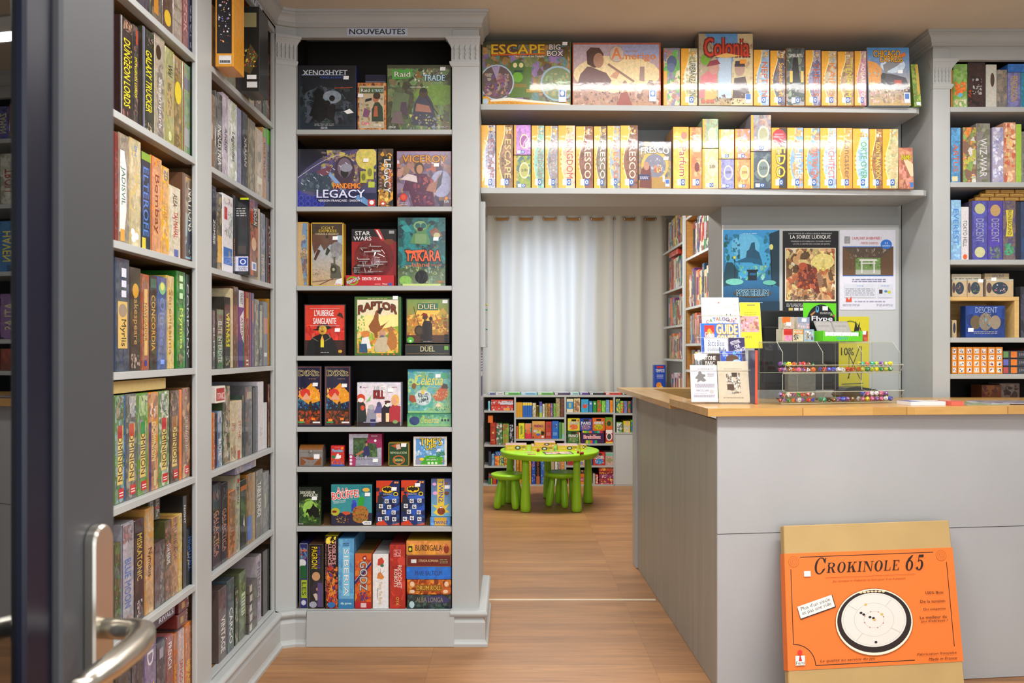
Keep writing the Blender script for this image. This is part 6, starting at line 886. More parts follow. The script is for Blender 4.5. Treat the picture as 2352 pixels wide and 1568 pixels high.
brow([(1122, 1128, 1037, '333a50'), (1129, 1136, 1043, '8ab0d0', '48b'), (1137, 1146.5, 1046.5, 'e0622a', 'fa5'), (1147, 1157, 1046.5, '1f7a9a', 'cc4'), (1158, 1165, 1048, 'e8c040', 'a53'), (1166, 1177, 1045, '995'), (1178, 1180.5, 1045, '8a2020')], 1070, 'third shelf, left bay')
fb(1138, 1152, 1037.5, 0, YL+.012, .1, '2a78c0', [('b', 0, 0, 1, 1, 'fd5e52', 3, .2)], 'small blue box on the orange and teal spines, left bay', 'card', None, GB, yb=1046, nm='childrens_game')
brow([(1121.5, 1126, 1097.5, '1f7a70'), (1127, 1131, 1098, 'a0b838'), (1132, 1140, 1097.5, 'c8402c'), (1141, 1152, 1098, '3a5a9a'), (1153, 1166, 1096, 'b8942a')], 1117, 'bottom shelf, left bay')
fb(1122, 1137, 1088, 0, YL+.012, .1, 'b0482c', [('r', 0, .5, 1, 1, '667')], 'grey-red box lying flat on bottom left bay spines', 'card', None, GB, yb=1097, nm='childrens_game')
yb_ = [('r', 0, .8, 1, 1, 'f0d040')]
brow([(1185.3, 1189, 924, 'e0a020'), (1189, 1192.7, 924, 'dfa024'), (1192.8, 1196.4, 924, 'e4a822'), (1196.5, 1200.3, 924, 'd89a1c')]+[(1200.8+5.3*i, 1206+5.3*i, 924, '1f62c0', '', yb_) for i in range(4)]+[(1223, 1231.5, 926, 'd8d0b0', 'a97'), (1239, 1245, 923, '7a9ac8', '', [('r', 0, .75, 1, 1, '54a'), ('r', 0, 0, 1, .3, 'a9c838')]), (1246, 1251, 928, 'ddd8cc', '', tl('MM', '222')), (1252, 1258, 926.5, '8a7a4a', 'b95'), (1258.6, 1264, 926.5, '8a5a2a', 'd83'), (1264.6, 1270, 926.5, '6a5a8a', 'b8a'), (1271, 1276.6, 926.5, '6aa03a', '8b5'), (1277, 1286, 914, 'a0a050', 'bb9a68'), (1287, 1295.8, 914, '5a3428', '843')], 958, 'top shelf, second bay', .2)
s = MB(); s.lathe((X(1235.1, YL+.07), YL+.07, Z(958, YL)+.0005), [(.014, 0), (.014, .1), (.0145, .1), (.0145, .112)], 20, (0, 0, 1), hx('c0a030', 0)); tag(s.build('game_tin', M['wrap']), 'small round gold tin between the spines, top shelf, second bay', 'tin box', GB)
brow([(1186, 1190, 979, 'e0702a'), (1191, 1205, 972, 'e8e030', '', [('b', .1, .1, .9, .9, '121', 12, .1), ('r', .35, .3, .65, .85, '8a9a3a')]), (1206, 1221, 972, '2a8a8a', 'e85', [('r', 0, 0, 1, .4, 'd8304a'), ('e', .5, .45, .35, .15, 'e0703a')])], 1008, 'second shelf, second bay')
fb(1222, 1251.5, 967, Z(1008, YL), YL+.012, .06, 'c8803a', [('g', 'c52', 'da5'), ('t', 'PANDALU', .15, .66, .88, .8, 'c33', 0, '347'), ('p', [.3, .3, .36, .56, .5, .4, .64, .56, .7, .3], 'cc6'), ('p', [.72, .2, .7, .4, .8, .44, .98, .4, .96, .24], '221'), ('e', .48, .24, .16, .07, '56b'), ('e', .22, .44, .12, .08, 'ccd'), ('r', .74, .06, .93, .16, 'eee'), ('r', .04, .04, .12, .12, '222')], 'tan tin with colourful title and black hand, second shelf, second bay', 'card', None, GB, nm='game_tin')
fb(1253, 1267, 968, Z(1008, YL), YL+.012, .18, 'b83028', [('b', .2, .6, .8, .85, '833a44', 5, .3), ('n', .15, .2, .8, .4, 3, 'daa')], 'red box right of the tan tin, second shelf, second bay', 'card', None, GB, nm='childrens_game')
fb(1268, 1283, 967, Z(1008, YL), YL+.012, .18, '1f66c8', [('b', .2, .6, .8, .85, '8ad347', 5, .3), ('n', .15, .2, .8, .4, 3, 'adf')], 'bright blue box right of the red one, second shelf, second bay', 'card', None, GB, nm='childrens_game')
fb(1284, 1290, 970, Z(1008, YL), YL+.012, .18, '4a8a4a', [], 'green spine near the right end, second shelf, second bay', 'card', None, GB, nm='childrens_game')
fb(1291, 1296, 971, Z(1008, YL), YL+.012, .18, '9ac070', [('r', 0, 0, 1, .3, '8ac8b8')], 'pale green spine at the right end, second shelf, second bay', 'card', None, GB, nm='childrens_game')
brow([(1186, 1192, 1034, 'd8a030', 'c62'), (1193, 1199, 1032, 'c8902a'), (1200, 1205, 1034, 'd88030'), (1206, 1210, 1034, 'e0763a'), (1211, 1220, 1030, 'e0a42c', '', [('t', 'TAKENOKO', .3, .1, .7, .9, '843', -90)]), (1221, 1230, 1032, '2448b0', 'c444ad', tl('JUNIOR', 'e88', .5, .9)), (1231, 1240.5, 1028, '15120f', '', tl('SHERLOCK', 'c64', .2, .8)+[('r', .05, 0, .95, .22, 'b8643a')]), (1241.5, 1250, 1030, '3a68c0', '8ac', []), (1251, 1258, 1030, '5a98d0', '8ce'), (1259, 1274, 1030, 'b8a888'), (1275, 1286, 1032, 'e4e0da', '', [('r', .45, 0, .9, 1, '2a1414'), ('t', 'MONOPOLY', .5, .1, .85, .8, 'eee', -90)]), (1287, 1296, 1032, 'e0a032', '', [('r', .2, .2, .65, .75, 'c83018'), ('t', 'SCRABBLE', .28, .22, .6, .72, 'fff', -90)])], 1117, 'bottom shelf, second bay', .25)
brow([(1301.6, 1317, 915.5, 'e0d8b8', '', [('r', 0, .25, 1, .78, '2a88d0'), ('r', .3, .35, .7, .7, 'a8b88a')]), (1318, 1332.5, 914.5, 'd8c890', 'c85dba864'), (1335, 1352, 917, '4aa0c8', '3ad', [('p', [.2, .4, .3, .7, .5, .55, .8, .7, .8, .4, .5, .3], 'e0482c')]), (1353, 1361, 921, '3a80c0', '', [('r', .3, .7, .7, .88, 'dde')]), (1362, 1370.5, 921, '3a9038', '', [('r', .3, .7, .7, .88, 'cec')]), (1371.5, 1381, 919, '5a9a3a', 'c53'), (1382, 1391, 920, '7ac048', '9d5'), (1391.5, 1400, 918.5, '6a98d0', '8ad'), (1401, 1407.5, 919, 'f09020', '', tl('NANO', 'a53'))], 947, 'top shelf, third bay')
bb = lambda ttl, a, b_: [('r', .3, .78, .72, .95, '2a1a14'), ('t', ttl, .1, .5, .9, .74, 'fff', 0, '532'), ('e', .5, .3, .36, .22, a), ('b', .1, .08, .9, .45, b_, 12, .12), ('e', .88, .85, .07, .08, 'c43')]
zb2 = Z(1018.5, YL)
fb(1303, 1331, 990, zb2, YL+.014, .1, '2a6a2a', bb('FRANCE', '6a8a4a', 'a97cba384'), 'square green box with cartoon castle, second shelf, third bay', 'card', None, GB, nm='childrens_game')
fb(1335, 1388, 989, zb2, YL+.014, .1, '3a1c4c', [('r', .05+.0, .85, .15, 1, 'e8e030')]+[('r', .1+.12*k, .82, .22+.12*k, 1, c_) for k, c_ in enumerate(('9c2', '6a3', 'e63', '24a', '184', '5aa', 'c24'))]+[('t', 'BrainBox', .1, .38, .84, .66, 'e83a58', 0, 'fff'), ('n', .3, .7, .7, .75, 1, 'c94')]+[('p', [.18+.1*k, 0, .2+.1*k, .26, .28+.1*k, .26, .3+.1*k, 0], c_) for k, c_ in enumerate(('cc2', '6b3', 'e53', '24b', '2a5'))], 'wide dark purple box with pink title, second shelf, third bay', 'card', None, GB, nm='childrens_game')
for i, (x0, x1, ti, b0, a, p_) in enumerate(((1304, 1331.5, 'TOUT PETITS', 'e8d828', 'e86a20', 'e83c52ddd'), (1332, 1360, 'PARIS', '2a48a8', '8a6a98', 'ddddc9c33'), (1361, 1389, 'ANIMAUX', 'e86c1c', 'c8c020', 'aa38a3653'))):
    fb(x0, x1, 961-(i == 2), 0, YL+.014, .1, b0, bb(ti, a, p_), f"{cname(b0[0]+b0[2]+b0[4])} square cartoon box, {ORD[i+1]} in the stacked row, second shelf, third bay", 'card', None, GB, yb=989, nm='childrens_game')
A_ = V3((X(1391.5, YL), YL+.014, zb2+.0005)); gbox(A_, (.072, 0, 0), (-.002, 0, .135), .1, 'c8382c', [('r', .05, .75, .95, 1, 'eee8e0'), ('e', .5, .5, .42, .3, 'eee'), ('e', .5, .5, .3, .22, '444'), ('r', 0, 0, 1, .12, 'e8c040')], 'card', 'red and white box with round badge, right end of second shelf, third bay', 'board game', GB)
gbox(A_+V3((-.002, 0, .1365)), (.072, 0, 0), (-.003, 0, .12), .1, '6a9a2a', [('r', 0, 0, 1, .3, 'e06020'), ('e', .5, .5, .4, .28, 'e07030'), ('e', .5, .5, .3, .22, '2a4a2a')], 'card', 'green and orange box stacked on the badge box, third bay', 'board game', GB)
brow([(1303, 1331, 1041, 'ddd8d4', 'b33645'), (1333, 1346, 1042, 'e8d838', '48ce85'), (1347, 1361, 1040, '3a6ab0'), (1362, 1390, 1038.5, 'c82a24', '', bb('HISTOIRE', '3a88c8', '9bd48bddd')), (1391, 1408.5, 1040, 'dcd8c8', '', [('r', .06+.16*k, 0, .13+.16*k, .75, 'b83030') for k in range(6)]+[('r', 0, .76, 1, 1, '7ab8a0'), ('e', .5, .42, .35, .2, '9a9a6a')])], 1069, 'third shelf, third bay')
for sx0, sx1, lst in ((1304, 1347, ((1079, 1087, '3a3440'), (1087.5, 1095.5, 'e07a2a'), (1096, 1105, 'd86080'), (1105.5, 1117, 'e8822c'))), (1376, 1408.5, ((1073, 1081.5, 'c8482a'), (1082, 1088.5, '8a2838'), (1089, 1098, '94305a'), (1098.5, 1107, 'a02c50'), (1107.5, 1117, 'a82a5c')))):
    for k, (yt, yb, c_) in enumerate(lst):
        last = yb == 1117; o = [('b', 0, 0, 1, 1, ['a43fc5', 'fc4c62', 'ecca8a'][k % 3], 6, .3, .5)]
        if c_ == 'a82a5c': o += [('t', 'Disney Board', .1, .25, .75, .75, 'ecd', 0, None, 0, .2)]
        fb(sx0, sx1, yt+.2, .016 if last else 0, YL+.014, .22, c_, o, f"{cname(c_[0]+c_[2]+c_[4])} box, {ORD[k+1]} from top in the bottom {'left' if sx0 < 1350 else 'right'} pile, third bay", 'card', None, GB, yb=None if last else yb-.1, nm='childrens_game')
brow([(1362, 1367, 1088, 'b8b4ac'), (1368, 1374, 1090, 'c83838', 'edc')], 1117, 'bottom shelf middle, third bay')
brow([(1415, 1424, 915.5, '3a7a7a', 'cc4'), (1424.6, 1432, 921, '9ac83a', 'd54'), (1433, 1440.5, 921, '6a70b0', '88c'), (1441.5, 1448.5, 921, '3a7a3a', 'd54'), (1450, 1458, 919, '2a3a6a')], 949, 'top shelf, right bay')
brow([(1416, 1430, 970, '7ac05a', 'ddd455eee'), (1432, 1448, 967, 'e8c828', 'ccbdb8'), (1449, 1460, 965, '6ab838', '27a')], 993, 'second shelf, right bay')
fl = [(1121, 1138, '6a6aa0'), (1138.5, 1158, 'ccc8d0'), (1159, 1196, '4ab028'), (1197, 1234, '7ab8e0'), (1235, 1272, '58a828'), (1273, 1309, '4a2a58'), (1310, 1331, '98c8c8'), (1332, 1353, '5a3a90'), (1354, 1390, '2c2c34'), (1391, 1428, 'd84028'), (1429, 1452, '2a3038')]
for i, (x0, x1, c_) in enumerate(fl):
    fb(x0, x1-.5, 901.5, zt, YL+.02, .18, c_, [('r', .03, .15, .22, .85, 'ddd'), ('n', .05, .3, .2, .7, 1, '444'), ('r', .3, .3, .85, .55, '556')], f"flat {cname(c_[0]+c_[2]+c_[4])} box, {ORD[i+1]} from left along the top of the low bookcase", 'card', None, 'flat boxes lying along the top of the low bookcase', topc='cdd', nm='puzzle_box')
fb(1503, 1529, 838, zt, YL+.08, .1, '1f4ab0', [('t', 'TEMPETE', .1, .76, .9, .86, 'eee'), ('n', .2, .55, .8, .7, 3, 'ddf'), ('e', .4, .3, .25, .12, 'e88a2a'), ('e', .6, .2, .2, .1, 'e8c040'), ('r', .2, .9, .8, .97, 'c33')], 'blue upright box with orange creature beneath the right curtain edge', 'card', None, GB, nm='childrens_game')

# ================================================================== BACK ROOM: tall side bookcases (face X = XS, looking towards -X)
XS = 1.53
def ys(px, Xp=XS): return Xp*F/(px-CX)
ZS = [2.75, 2.315, 1.92, 1.573, 1.257, .9, .5, .1]; ZS2 = [2.5, 2.14, 1.71, 1.396, 1.17, .8, .4, .1]
def sidecase(y0, y1, zs, lab):
    t = empty('bookcase', (XS, (y0+y1)/2, 0), lab, 'bookcase', 'tall bookcases of the back room')
    for z in zs: bx(XS, y0, z-.02, XS+.012, y1, z).build('shelf_edge', 'grey', t); bx(XS+.012, y0, z-.02, XS+.3, y1, z-.001).build('shelf', 'rod', t)
    bx(XS+.001, y0-.045, 0, XS+.3, y0, 2.85).build('side_panel', 'rod', t); bx(XS+.3, y0-.045, 0, XS+.31, y1, 2.85).build('back_panel', 'lwood', t)
    bx(XS-.018, y0-.05, 0, XS, y0+.012, 2.85).build('front_stile', 'lgrey', t)
    return t
sidecase(7.33, 8.4, ZS, 'tall bookcase of the back room nearest the curtains'); sidecase(6.33, 7.275, ZS2, 'tall bookcase of the back room nearest the doorway')
R = random.Random(21); PC = ['a33', 'b74', 'c9a', 'db5', '785', '375', '357', '447', '636', 'a67', 'ccc', 'ba8', '543', '8ab', 'c63', '822', 'dca', '355', '975', 'bba', '222', '765']
def srow(y0, y1, z, h, n, place):
    """spines along the side wall, from the far end towards the viewer"""
    ws = [R.uniform(.6, 1.4) for _ in range(n)]; k = (y1-y0)/sum(ws); y = y1
    for i in range(n):
        wd = ws[i]*k; c_ = R.choice(PC); hh = h*R.uniform(.82, 1.0)
        gbox((XS+.012, y, z+.001), (0, -wd+.003, 0), (0, 0, hh), .2, c_, [('b', 0, 0, 1, 1, R.choice(PC)+R.choice(PC)+R.choice(PC), 5, .4, .4), ('r', .2, .3, .8, .8, R.choice(PC))], 'card', f"{cname(c_)} book, {ORD[i+1]} from the {place}", 'book', 'spines in the tall back-room bookcases', side=c_, name='book'); y -= wd
srow(7.5, 8.15, ZS[1], .3, 8, 'curtains, top far bookcase shelf'); srow(7.45, 8.1, ZS[2], .31, 7, 'curtains, second far bookcase shelf')
srow(7.45, 8.15, ZS[3], .28, 7, 'curtains, third far bookcase shelf'); srow(7.45, 8.1, ZS[4], .25, 9, 'curtains, fourth far bookcase shelf'); srow(7.45, 8.0, ZS[5], .24, 6, 'curtains, fifth far bookcase shelf')
srow(6.45, 7.05, ZS2[1], .32, 7, 'curtains, top near bookcase shelf'); srow(6.45, 7.2, ZS2[2], .33, 8, 'curtains, second near bookcase shelf')
srow(6.5, 7.15, ZS2[3], .26, 8, 'curtains, third near bookcase shelf'); srow(6.6, 7.1, ZS2[4], .18, 5, 'curtains, fourth near bookcase shelf')
gbox((XS+.015, 8.12, ZS[1]-.076), (0, -.42, 0), (0, 0, .05), .15, 'b83828', [('b', 0, 0, 1, 1, 'c43833ddd', 8, .3)], 'card', 'red box laid flat across the spines under the top far shelf, back room', 'board game', 'spines in the tall back-room bookcases')
# ================================================================== CURTAINS AND ROD
YC = 8.52
cm = bpy.data.materials.new('sheer_curtain_cloth'); cm.use_nodes = True; nt = cm.node_tree; N = nt.nodes; L = nt.links; N.remove(N['Principled BSDF'])
df = N.new('ShaderNodeBsdfDiffuse'); tr = N.new('ShaderNodeBsdfTranslucent'); mx = N.new('ShaderNodeMixShader'); mx.inputs[0].default_value = .42
for n_ in (df, tr): n_.inputs['Color'].default_value = hx('e6e3da')[:3]+(1,)
tc = N.new('ShaderNodeTexCoord'); nz = N.new('ShaderNodeTexNoise'); nz.inputs['Scale'].default_value = 160; L.new(tc.outputs['Object'], nz.inputs[0]); bp = N.new('ShaderNodeBump'); bp.inputs['Strength'].default_value = .15; bp.inputs['Distance'].default_value = .002; L.new(nz.outputs['Fac'], bp.inputs['Height']); L.new(bp.outputs[0], df.inputs['Normal'])
L.new(df.outputs[0], mx.inputs[1]); L.new(tr.outputs[0], mx.inputs[2]); L.new(mx.outputs[0], N['Material Output'].inputs[0]); M['cloth'] = cm
zr = Z(503, YC)
def curtain(x0, x1, per, amp, seed, lab, ph0):
    R = random.Random(seed); nx = int((x1-x0)/.012); nz_ = 44; s = MB(); z0 = zt+.004; z1 = zr+.045; vs = []
    off = [R.uniform(-1, 1) for _ in range(12)]
    for j in range(nz_+1):
        t = j/nz_; z = z0+(z1-z0)*t
        for i in range(nx+1):
            x = x0+(x1-x0)*i/nx; u = (x-x0)/per
            y = YC+amp*math.sin(2*math.pi*u+ph0+.5*(1-t)*math.sin(u*1.7+off[0]))*(.8+.2*t)+.012*(1-t)*math.sin(5.3*u+off[1]+2*t)+.006*math.sin(11*u+3*t+off[2])*(1-t)
            y += -.05*max(0, .12-t)*8*math.exp(-((u % 1)-.5)**2*9)*.3
            vs.append((x+.02*(1-t)*math.sin(u*2.1+off[3])*math.sin(t*3), min(y, YC+.11), z+(.012*math.sin(u*6.28+1) if j == 0 else 0)))
    fs = [(j*(nx+1)+i, j*(nx+1)+i+1, (j+1)*(nx+1)+i+1, (j+1)*(nx+1)+i) for j in range(nz_) for i in range(nx)]
    s.mesh(vs, fs, (.8, .8, .8, 0), 0, True)
    o = tag(s.build('curtain', 'cloth'), lab, 'curtain', 'sheer curtains of the back room')
    u0 = 0; k = 0
    rs = []
    while True:
        # eyelets where the cloth crosses the rod
        u = (k*math.pi-ph0)/(2*math.pi); k += 1; x = x0+u*per
        if x < x0+.01: continue
        if x > x1-.01: break
        m_ = MB(); R_ = .022; pts = [(x, YC+R_*math.cos(a_), zr+R_*math.sin(a_)) for a_ in [2*math.pi*q/14 for q in range(15)]]; m_.tube(pts, .0045, 6); m_.build('eyelet', 'chrome', o)
    # stitched hem line across the head of the cloth
    return o
curtain(X(1090, YC), X(1407, YC), .245, .048, 3, 'wide sheer cream curtain in front of the bright window', .6)
curtain(X(1404, YC), X(1531, YC), .21, .04, 5, 'narrower cream curtain at the right, beside the tall bookcases', 2.2)
s = MB(); s.tube([(-.6, YC, zr), (1.5, YC, zr)], .0145, 14); s.lathe((-.6, YC, zr), [(.02, 0), (.026, .02), (.014, .05)], 14, (-1, 0, 0))
tag(s.build('curtain_rod', 'rod'), 'honey wood curtain rod threaded through the eyelets', 'curtain rod')

# ================================================================== TABLE AND STOOLS
TX, TY = .325, 7.15
t = empty('childrens_table', (TX, TY, 0), 'round lime green plastic childrens table in the back room', 'table')
s = MB(); s.lathe((TX, TY, 0), [(.395, .428), (.412, .43), (.42, .44), (.4255, .462), (.4265, .474), (.422, .480), (.40, .4815), (.2, .4815), (.002, .4815)], 64); s.build('tabletop', 'green', t)
for k in range(5):
    a_ = math.radians(-90+36+72*k); lx, ly = TX+.36*math.cos(a_), TY+.36*math.sin(a_); s = MB()
    s.lathe((lx, ly, .003), [(.040, 0), (.0435, .004), (.0435, .03), (.040, .10), (.0335, .25), (.028, .38), (.026, .426)], 22); s.build('leg', 'green', t)
    MB().lathe((lx, ly, 0), [(.041, 0), (.041, .0028)], 18).build('foot_pad', 'black', t)
def stool(name, x, y, rot, lab):
    t = empty(name, (x, y, 0), lab, 'stool', 'lime green childrens stools'); s = MB()
    s.lathe((x, y, 0), [(.105, .25), (.13, .256), (.145, .268), (.15, .284), (.146, .294), (.13, .298), (.09, .294), (.002, .292)], 40); s.build('seat', 'green', t)
    for k in range(4):
        a_ = rot+math.pi/2*k; ct, st_ = math.cos(a_), math.sin(a_)
        P0 = V3((x+.115*ct, y+.115*st_, .0042)); P1 = V3((x+.078*ct, y+.078*st_, .256)); pts = []; rr = []
        for q, r in ((0, .010), (.008, .018), (.03, .0255), (.09, .0305), (.3, .033), (.55, .029), (.8, .023), (1, .019)): pts.append(P0+(P1-P0)*q); rr.append(r)
        m_ = MB(); m_.tube(pts, rr, 18); lg = m_.build('leg', 'green', t)
        d_ = (P1-P0).normalized(); MB().lathe(P0+(P1-P0)*.285, [(.0334, 0), (.0334, .002)], 18, d_).build('seam_ring', 'green', lg)
stool('childrens_stool', X(1168, 7.02), 7.02, .55, 'lime green stool with rounded legs at the left of the table')
stool('childrens_stool', X(1291, 7.05), 7.10, .2, 'lime green stool pushed under the middle of the table')
zt_ = .482; TG = 'yellow game boxes on the green table'
yo = [('r', 0, 0, 1, 1, 'e8b820'), ('e', .58, .5, .14, .4, '443a30'), ('e', .58, .5, .07, .2, 'ddd'), ('t', 'CARD', .7, .4, .95, .85, '332'), ('n', .08, .3, .4, .7, 2, 'fe9'), ('r', .84, .1, .93, .3, 'eee')]
def tb(x0, x1, Y, z0, h, d, lab):
    gbox((X(x0, Y), Y, z0), (X(x1, Y)-X(x0, Y), 0, 0), (0, 0, h), d, 'e8b820', yo, 'card', lab, 'board game', TG, 'childrens_game', 'd8a818', topc='c9a9a4')
tb(1161, 1210, 7.08, zt_, .045, .18, 'yellow boxed game at the left on the green table'); tb(1221, 1272, 7.04, zt_, .04, .2, 'yellow boxed game in the middle of the green table, lower of two')
tb(1228, 1276, 7.06, zt_+.0405, .028, .16, 'pink-topped box stacked on the middle yellow box'); tb(1281, 1328, 7.08, zt_, .04, .18, 'yellow boxed game at the right on the green table')
tb(1331, 1347, 7.16, zt_, .038, .1, 'small yellow box end behind the right one on the green table')
def flat(name, x, y, z0, w_, d_, rot, base, ops, lab, cat, grp=None, h=.002, m='card'):
    c_, s_ = math.cos(rot), math.sin(rot); U = V3((c_*w_, s_*w_, 0)); D = V3((-s_*d_, c_*d_, 0)); A = V3((x, y, z0)); mb = MB(); mb.obox(A, U, (0, 0, h), D, hx(base, .1))
    cv = Cv(mb, A+V3((0, 0, h)), U, D, 0, int(abs(x)*977+abs(y)*31)); cv.k = 1; cv.rect(0, 0, 1, 1, base); cv.ops(ops); return tag(mb.build(name, m), lab, cat, grp)
flat('game_board', X(1252, 6.82), 6.80, zt_, .24, .17, .1, '1a1418', [('r', .05, .05, .45, .45, 'ecd8d0'), ('r', .3, .35, .6, .8, 'e8a8a0'), ('r', .55, .1, .95, .5, 'f0e4dc'), ('r', .6, .55, .9, .92, 'e0b0a8'), ('r', .08, .55, .35, .92, 'c8b09a'), ('b', .05, .05, .95, .95, 'fed844b65', 26, .07)], 'black-edged board covered with cards on the green table', 'game board')
flat('playing_card', X(1212, 6.83), 6.79, zt_, .065, .04, .05, 'b8763a', [('b', .1, .1, .9, .9, 'dc9843', 6, .2)], 'single brown card near the front of the green table', 'card')
flat('playing_card', X(1208, 6.95), 6.92, zt_, .08, .04, .3, 'd8b8a0', [('b', .1, .1, .9, .9, 'dc9a74', 6, .2)], 'pale card behind the brown one on the green table', 'card')
s = MB(); s.tube([(X(1333, 6.95), 6.95, zt_+.003), (X(1331, 6.95), 6.95, zt_+.165)], [(.0075, .004), (.0065, .003)], 8); tag(s.build('wooden_stick', 'lwood'), 'upright pale wooden stick standing on the green table', 'stick')
for i, (px, yy) in enumerate(((1236, 6.99), (1328, 6.88), (1334, 6.8), (1338, 6.82))):
    s = MB(); r_ = .011 if i else .014; s.lathe((X(px, yy), yy, zt_), [(r_*.8, 0), (r_, r_*.7), (r_*.8, r_*1.4), (r_*.4, r_*1.9)], 8, (0, 0, 1), hx('a01c1c', 0)); tag(s.build('game_piece', 'card'), ['red ball piece in front of the middle yellow box', 'red piece left of the wooden stick base', 'front red piece right of the wooden stick', 'rightmost small red piece on the green table'][i], 'game piece', 'red wooden game pieces')

# ================================================================== COUNTER
CF = [(.803, 3.235), (3.0, 3.50)]                      # front face line
def cy(x): return 3.235+(x-.803)*.12
t = empty('shop_counter', (1.6, 3.6, 0), 'grey shop counter with thick wooden top, right of the doorway', 'counter')
ZC = 1.111; TK = .031
def slab(pts, z0, z1, nm, m, col=(.8, .8, .8, 0)): s = MB(); s.prism(pts, z0, z1, col); return s.build(nm, m, t)
M['panel'] = mat('grey_painted_board', 'b4b6b8', .4, noise=.06, nscale=2.2, bump=.06, bscale=60)
M['panel_shaded'] = mat('grey_board_brushed_shaded', 'a3a198', .42, noise=.1, nscale=3, stretch=(1, 7, .5), bump=.05, bscale=60)  # counter board in darker, browner grey: the side's shade put into its colour
zc = .617
slab([(.803, 3.235), (3.1, cy(3.1)), (3.1, cy(3.1)+.018), (.803, 3.255)], .002, zc-.0015, 'lower_front_panel', 'panel')
slab([(.803, 3.235), (3.1, cy(3.1)), (3.1, cy(3.1)+.018), (.803, 3.255)], zc+.0015, ZC-TK, 'upper_front_panel', 'panel')
slab([(.803, 3.256), (.821, 3.256), (.79, 5.07), (.772, 5.07)], .002, 1.062, 'side_panel', 'panel_shaded')
slab([(.760, 5.072), (.80, 5.072), (.80, 5.2), (.758, 5.2)], .002, 1.062, 'end_post', 'panel')
slab([(.821, 4.7), (1.05, 4.7), (1.05, 5.2), (.80, 5.2)], .6, .62, 'under_shelf', 'panel')
def woodtop(name, along_x):
    m = bpy.data.materials.new(name); m.use_nodes = True; nt = m.node_tree; N = nt.nodes; L = nt.links; b = N['Principled BSDF']; tc = N.new('ShaderNodeTexCoord'); mp = N.new('ShaderNodeMapping'); L.new(tc.outputs['Object'], mp.inputs[0])
    if not along_x: mp.inputs['Rotation'].default_value = (0, 0, math.pi/2)
    br = N.new('ShaderNodeTexBrick'); L.new(mp.outputs[0], br.inputs['Vector']); br.inputs['Scale'].default_value = 1; br.inputs['Brick Width'].default_value = .42; br.inputs['Row Height'].default_value = .045; br.inputs['Mortar Size'].default_value = .0003; br.offset = .41
    br.inputs['Color1'].default_value = hx('d2a45e')[:3]+(1,); br.inputs['Color2'].default_value = hx('c5964f')[:3]+(1,); br.inputs['Mortar'].default_value = hx('ac7e42')[:3]+(1,)
    n = N.new('ShaderNodeTexNoise'); n.inputs['Scale'].default_value = 6; n.inputs['Detail'].default_value = 6; mp2 = N.new('ShaderNodeMapping'); mp2.inputs['Scale'].default_value = (1, 9, 9); L.new(mp.outputs[0], mp2.inputs[0]); L.new(mp2.outputs[0], n.inputs[0])
    r = N.new('ShaderNodeMapRange'); L.new(n.outputs['Fac'], r.inputs[0]); r.inputs[3].default_value = .75; r.inputs[4].default_value = 1.2; x = N.new('ShaderNodeVectorMath'); x.operation = 'SCALE'; L.new(br.outputs[0], x.inputs[0]); L.new(r.outputs[0], x.inputs['Scale']); L.new(x.outputs[0], b.inputs['Base Color']); b.inputs['Roughness'].default_value = .3; b.inputs['Coat Weight'].default_value = .2
    return m
M['top'] = woodtop('oiled_beech_top', True); M['top2'] = woodtop('oiled_beech_side_top', False)
slab([(.758, 3.2), (3.1, 3.2+(3.1-.758)*.105), (3.1, 3.96), (1.3, 3.96), (1.12, 3.87), (.735, 3.86)], ZC-TK, ZC, 'front_worktop', 'top')
slab([(.733, 3.862), (.895, 3.862), (.9, 5.33), (1.25, 5.33), (1.25, 5.52), (.70, 5.52)], 1.064, 1.090, 'side_worktop', 'top2')
slab([(.9, 5.305), (1.25, 5.305), (1.25, 5.328), (.9, 5.328)], 1.03, 1.0895, 'ledge', 'top')
# slots in the side panel
# cable and scanner on the desk inside
s = MB(); pts = [(.95+.12*math.cos(a_), 4.55+.2*math.sin(a_), 1.02+.03*math.sin(a_*1.3)) for a_ in [i*.35 for i in range(17)]]; s.tube(pts, .005, 8); tag(s.build('cable', 'black'), 'looped black cable on the desk behind the leaflet rack', 'cable')
t2 = empty('service_desk', (1.0, 4.6, 0), 'low grey desk surface inside the counter', 'desk')
bx(.83, 4.0, .965, 1.09, 5.2, .985, ch=.002).build('desk_top', 'lgrey', t2)
bx(.83, 4.0, .0, .85, 4.05, .965).build('desk_leg', 'panel', t2); bx(1.06, 4.0, 0, 1.08, 4.05, .965).build('desk_leg', 'panel', t2)
s = MB(); s.box(.96, 4.62, .9855, 1.08, 4.85, 1.03, ch=.012); tag(s.build('card_reader', 'black'), 'small black device on the desk inside the counter', 'device')

# ---- big cardboard game leaning on the counter front
Yb = 3.02; xl0, xr0 = X(1817, Yb), X(2222, Yb)
TLz = .665; Yt = 3.335
TL = V3((X(1800, 3.2), 3.2, .658)); TR = V3((X(2180, 3.277), 3.277, .664))
U = TR-TL; Wd = V3((.05, .22, .6455))
A = TL-Wd; gw = U; N_ = U.cross(Wd).normalized()
s = MB(); s.obox(A, U, Wd, -N_*.035, hx('fff', 0), 0, ch=.003)
tb_ = s.build('board_game_carton', 'cardboard', origin=A+U*.5); tag(tb_, 'large square cardboard carton with orange wrap leaning against the counter', 'board game')
ky0, ky1 = .232, .845                                    # orange sleeve between these heights
s = MB(); P = A+Wd*ky0; s.obox(P-U*.003+N_*.0015, U*1.006, Wd*(ky1-ky0), -N_*.038, hx('e8762a', .1), 0)
P = P+N_*.0018; c = Cv(s, P-U*.003, U*1.006, Wd*(ky1-ky0), 0, 99, .00004); O = 'e8762a'; K = '2a120a'
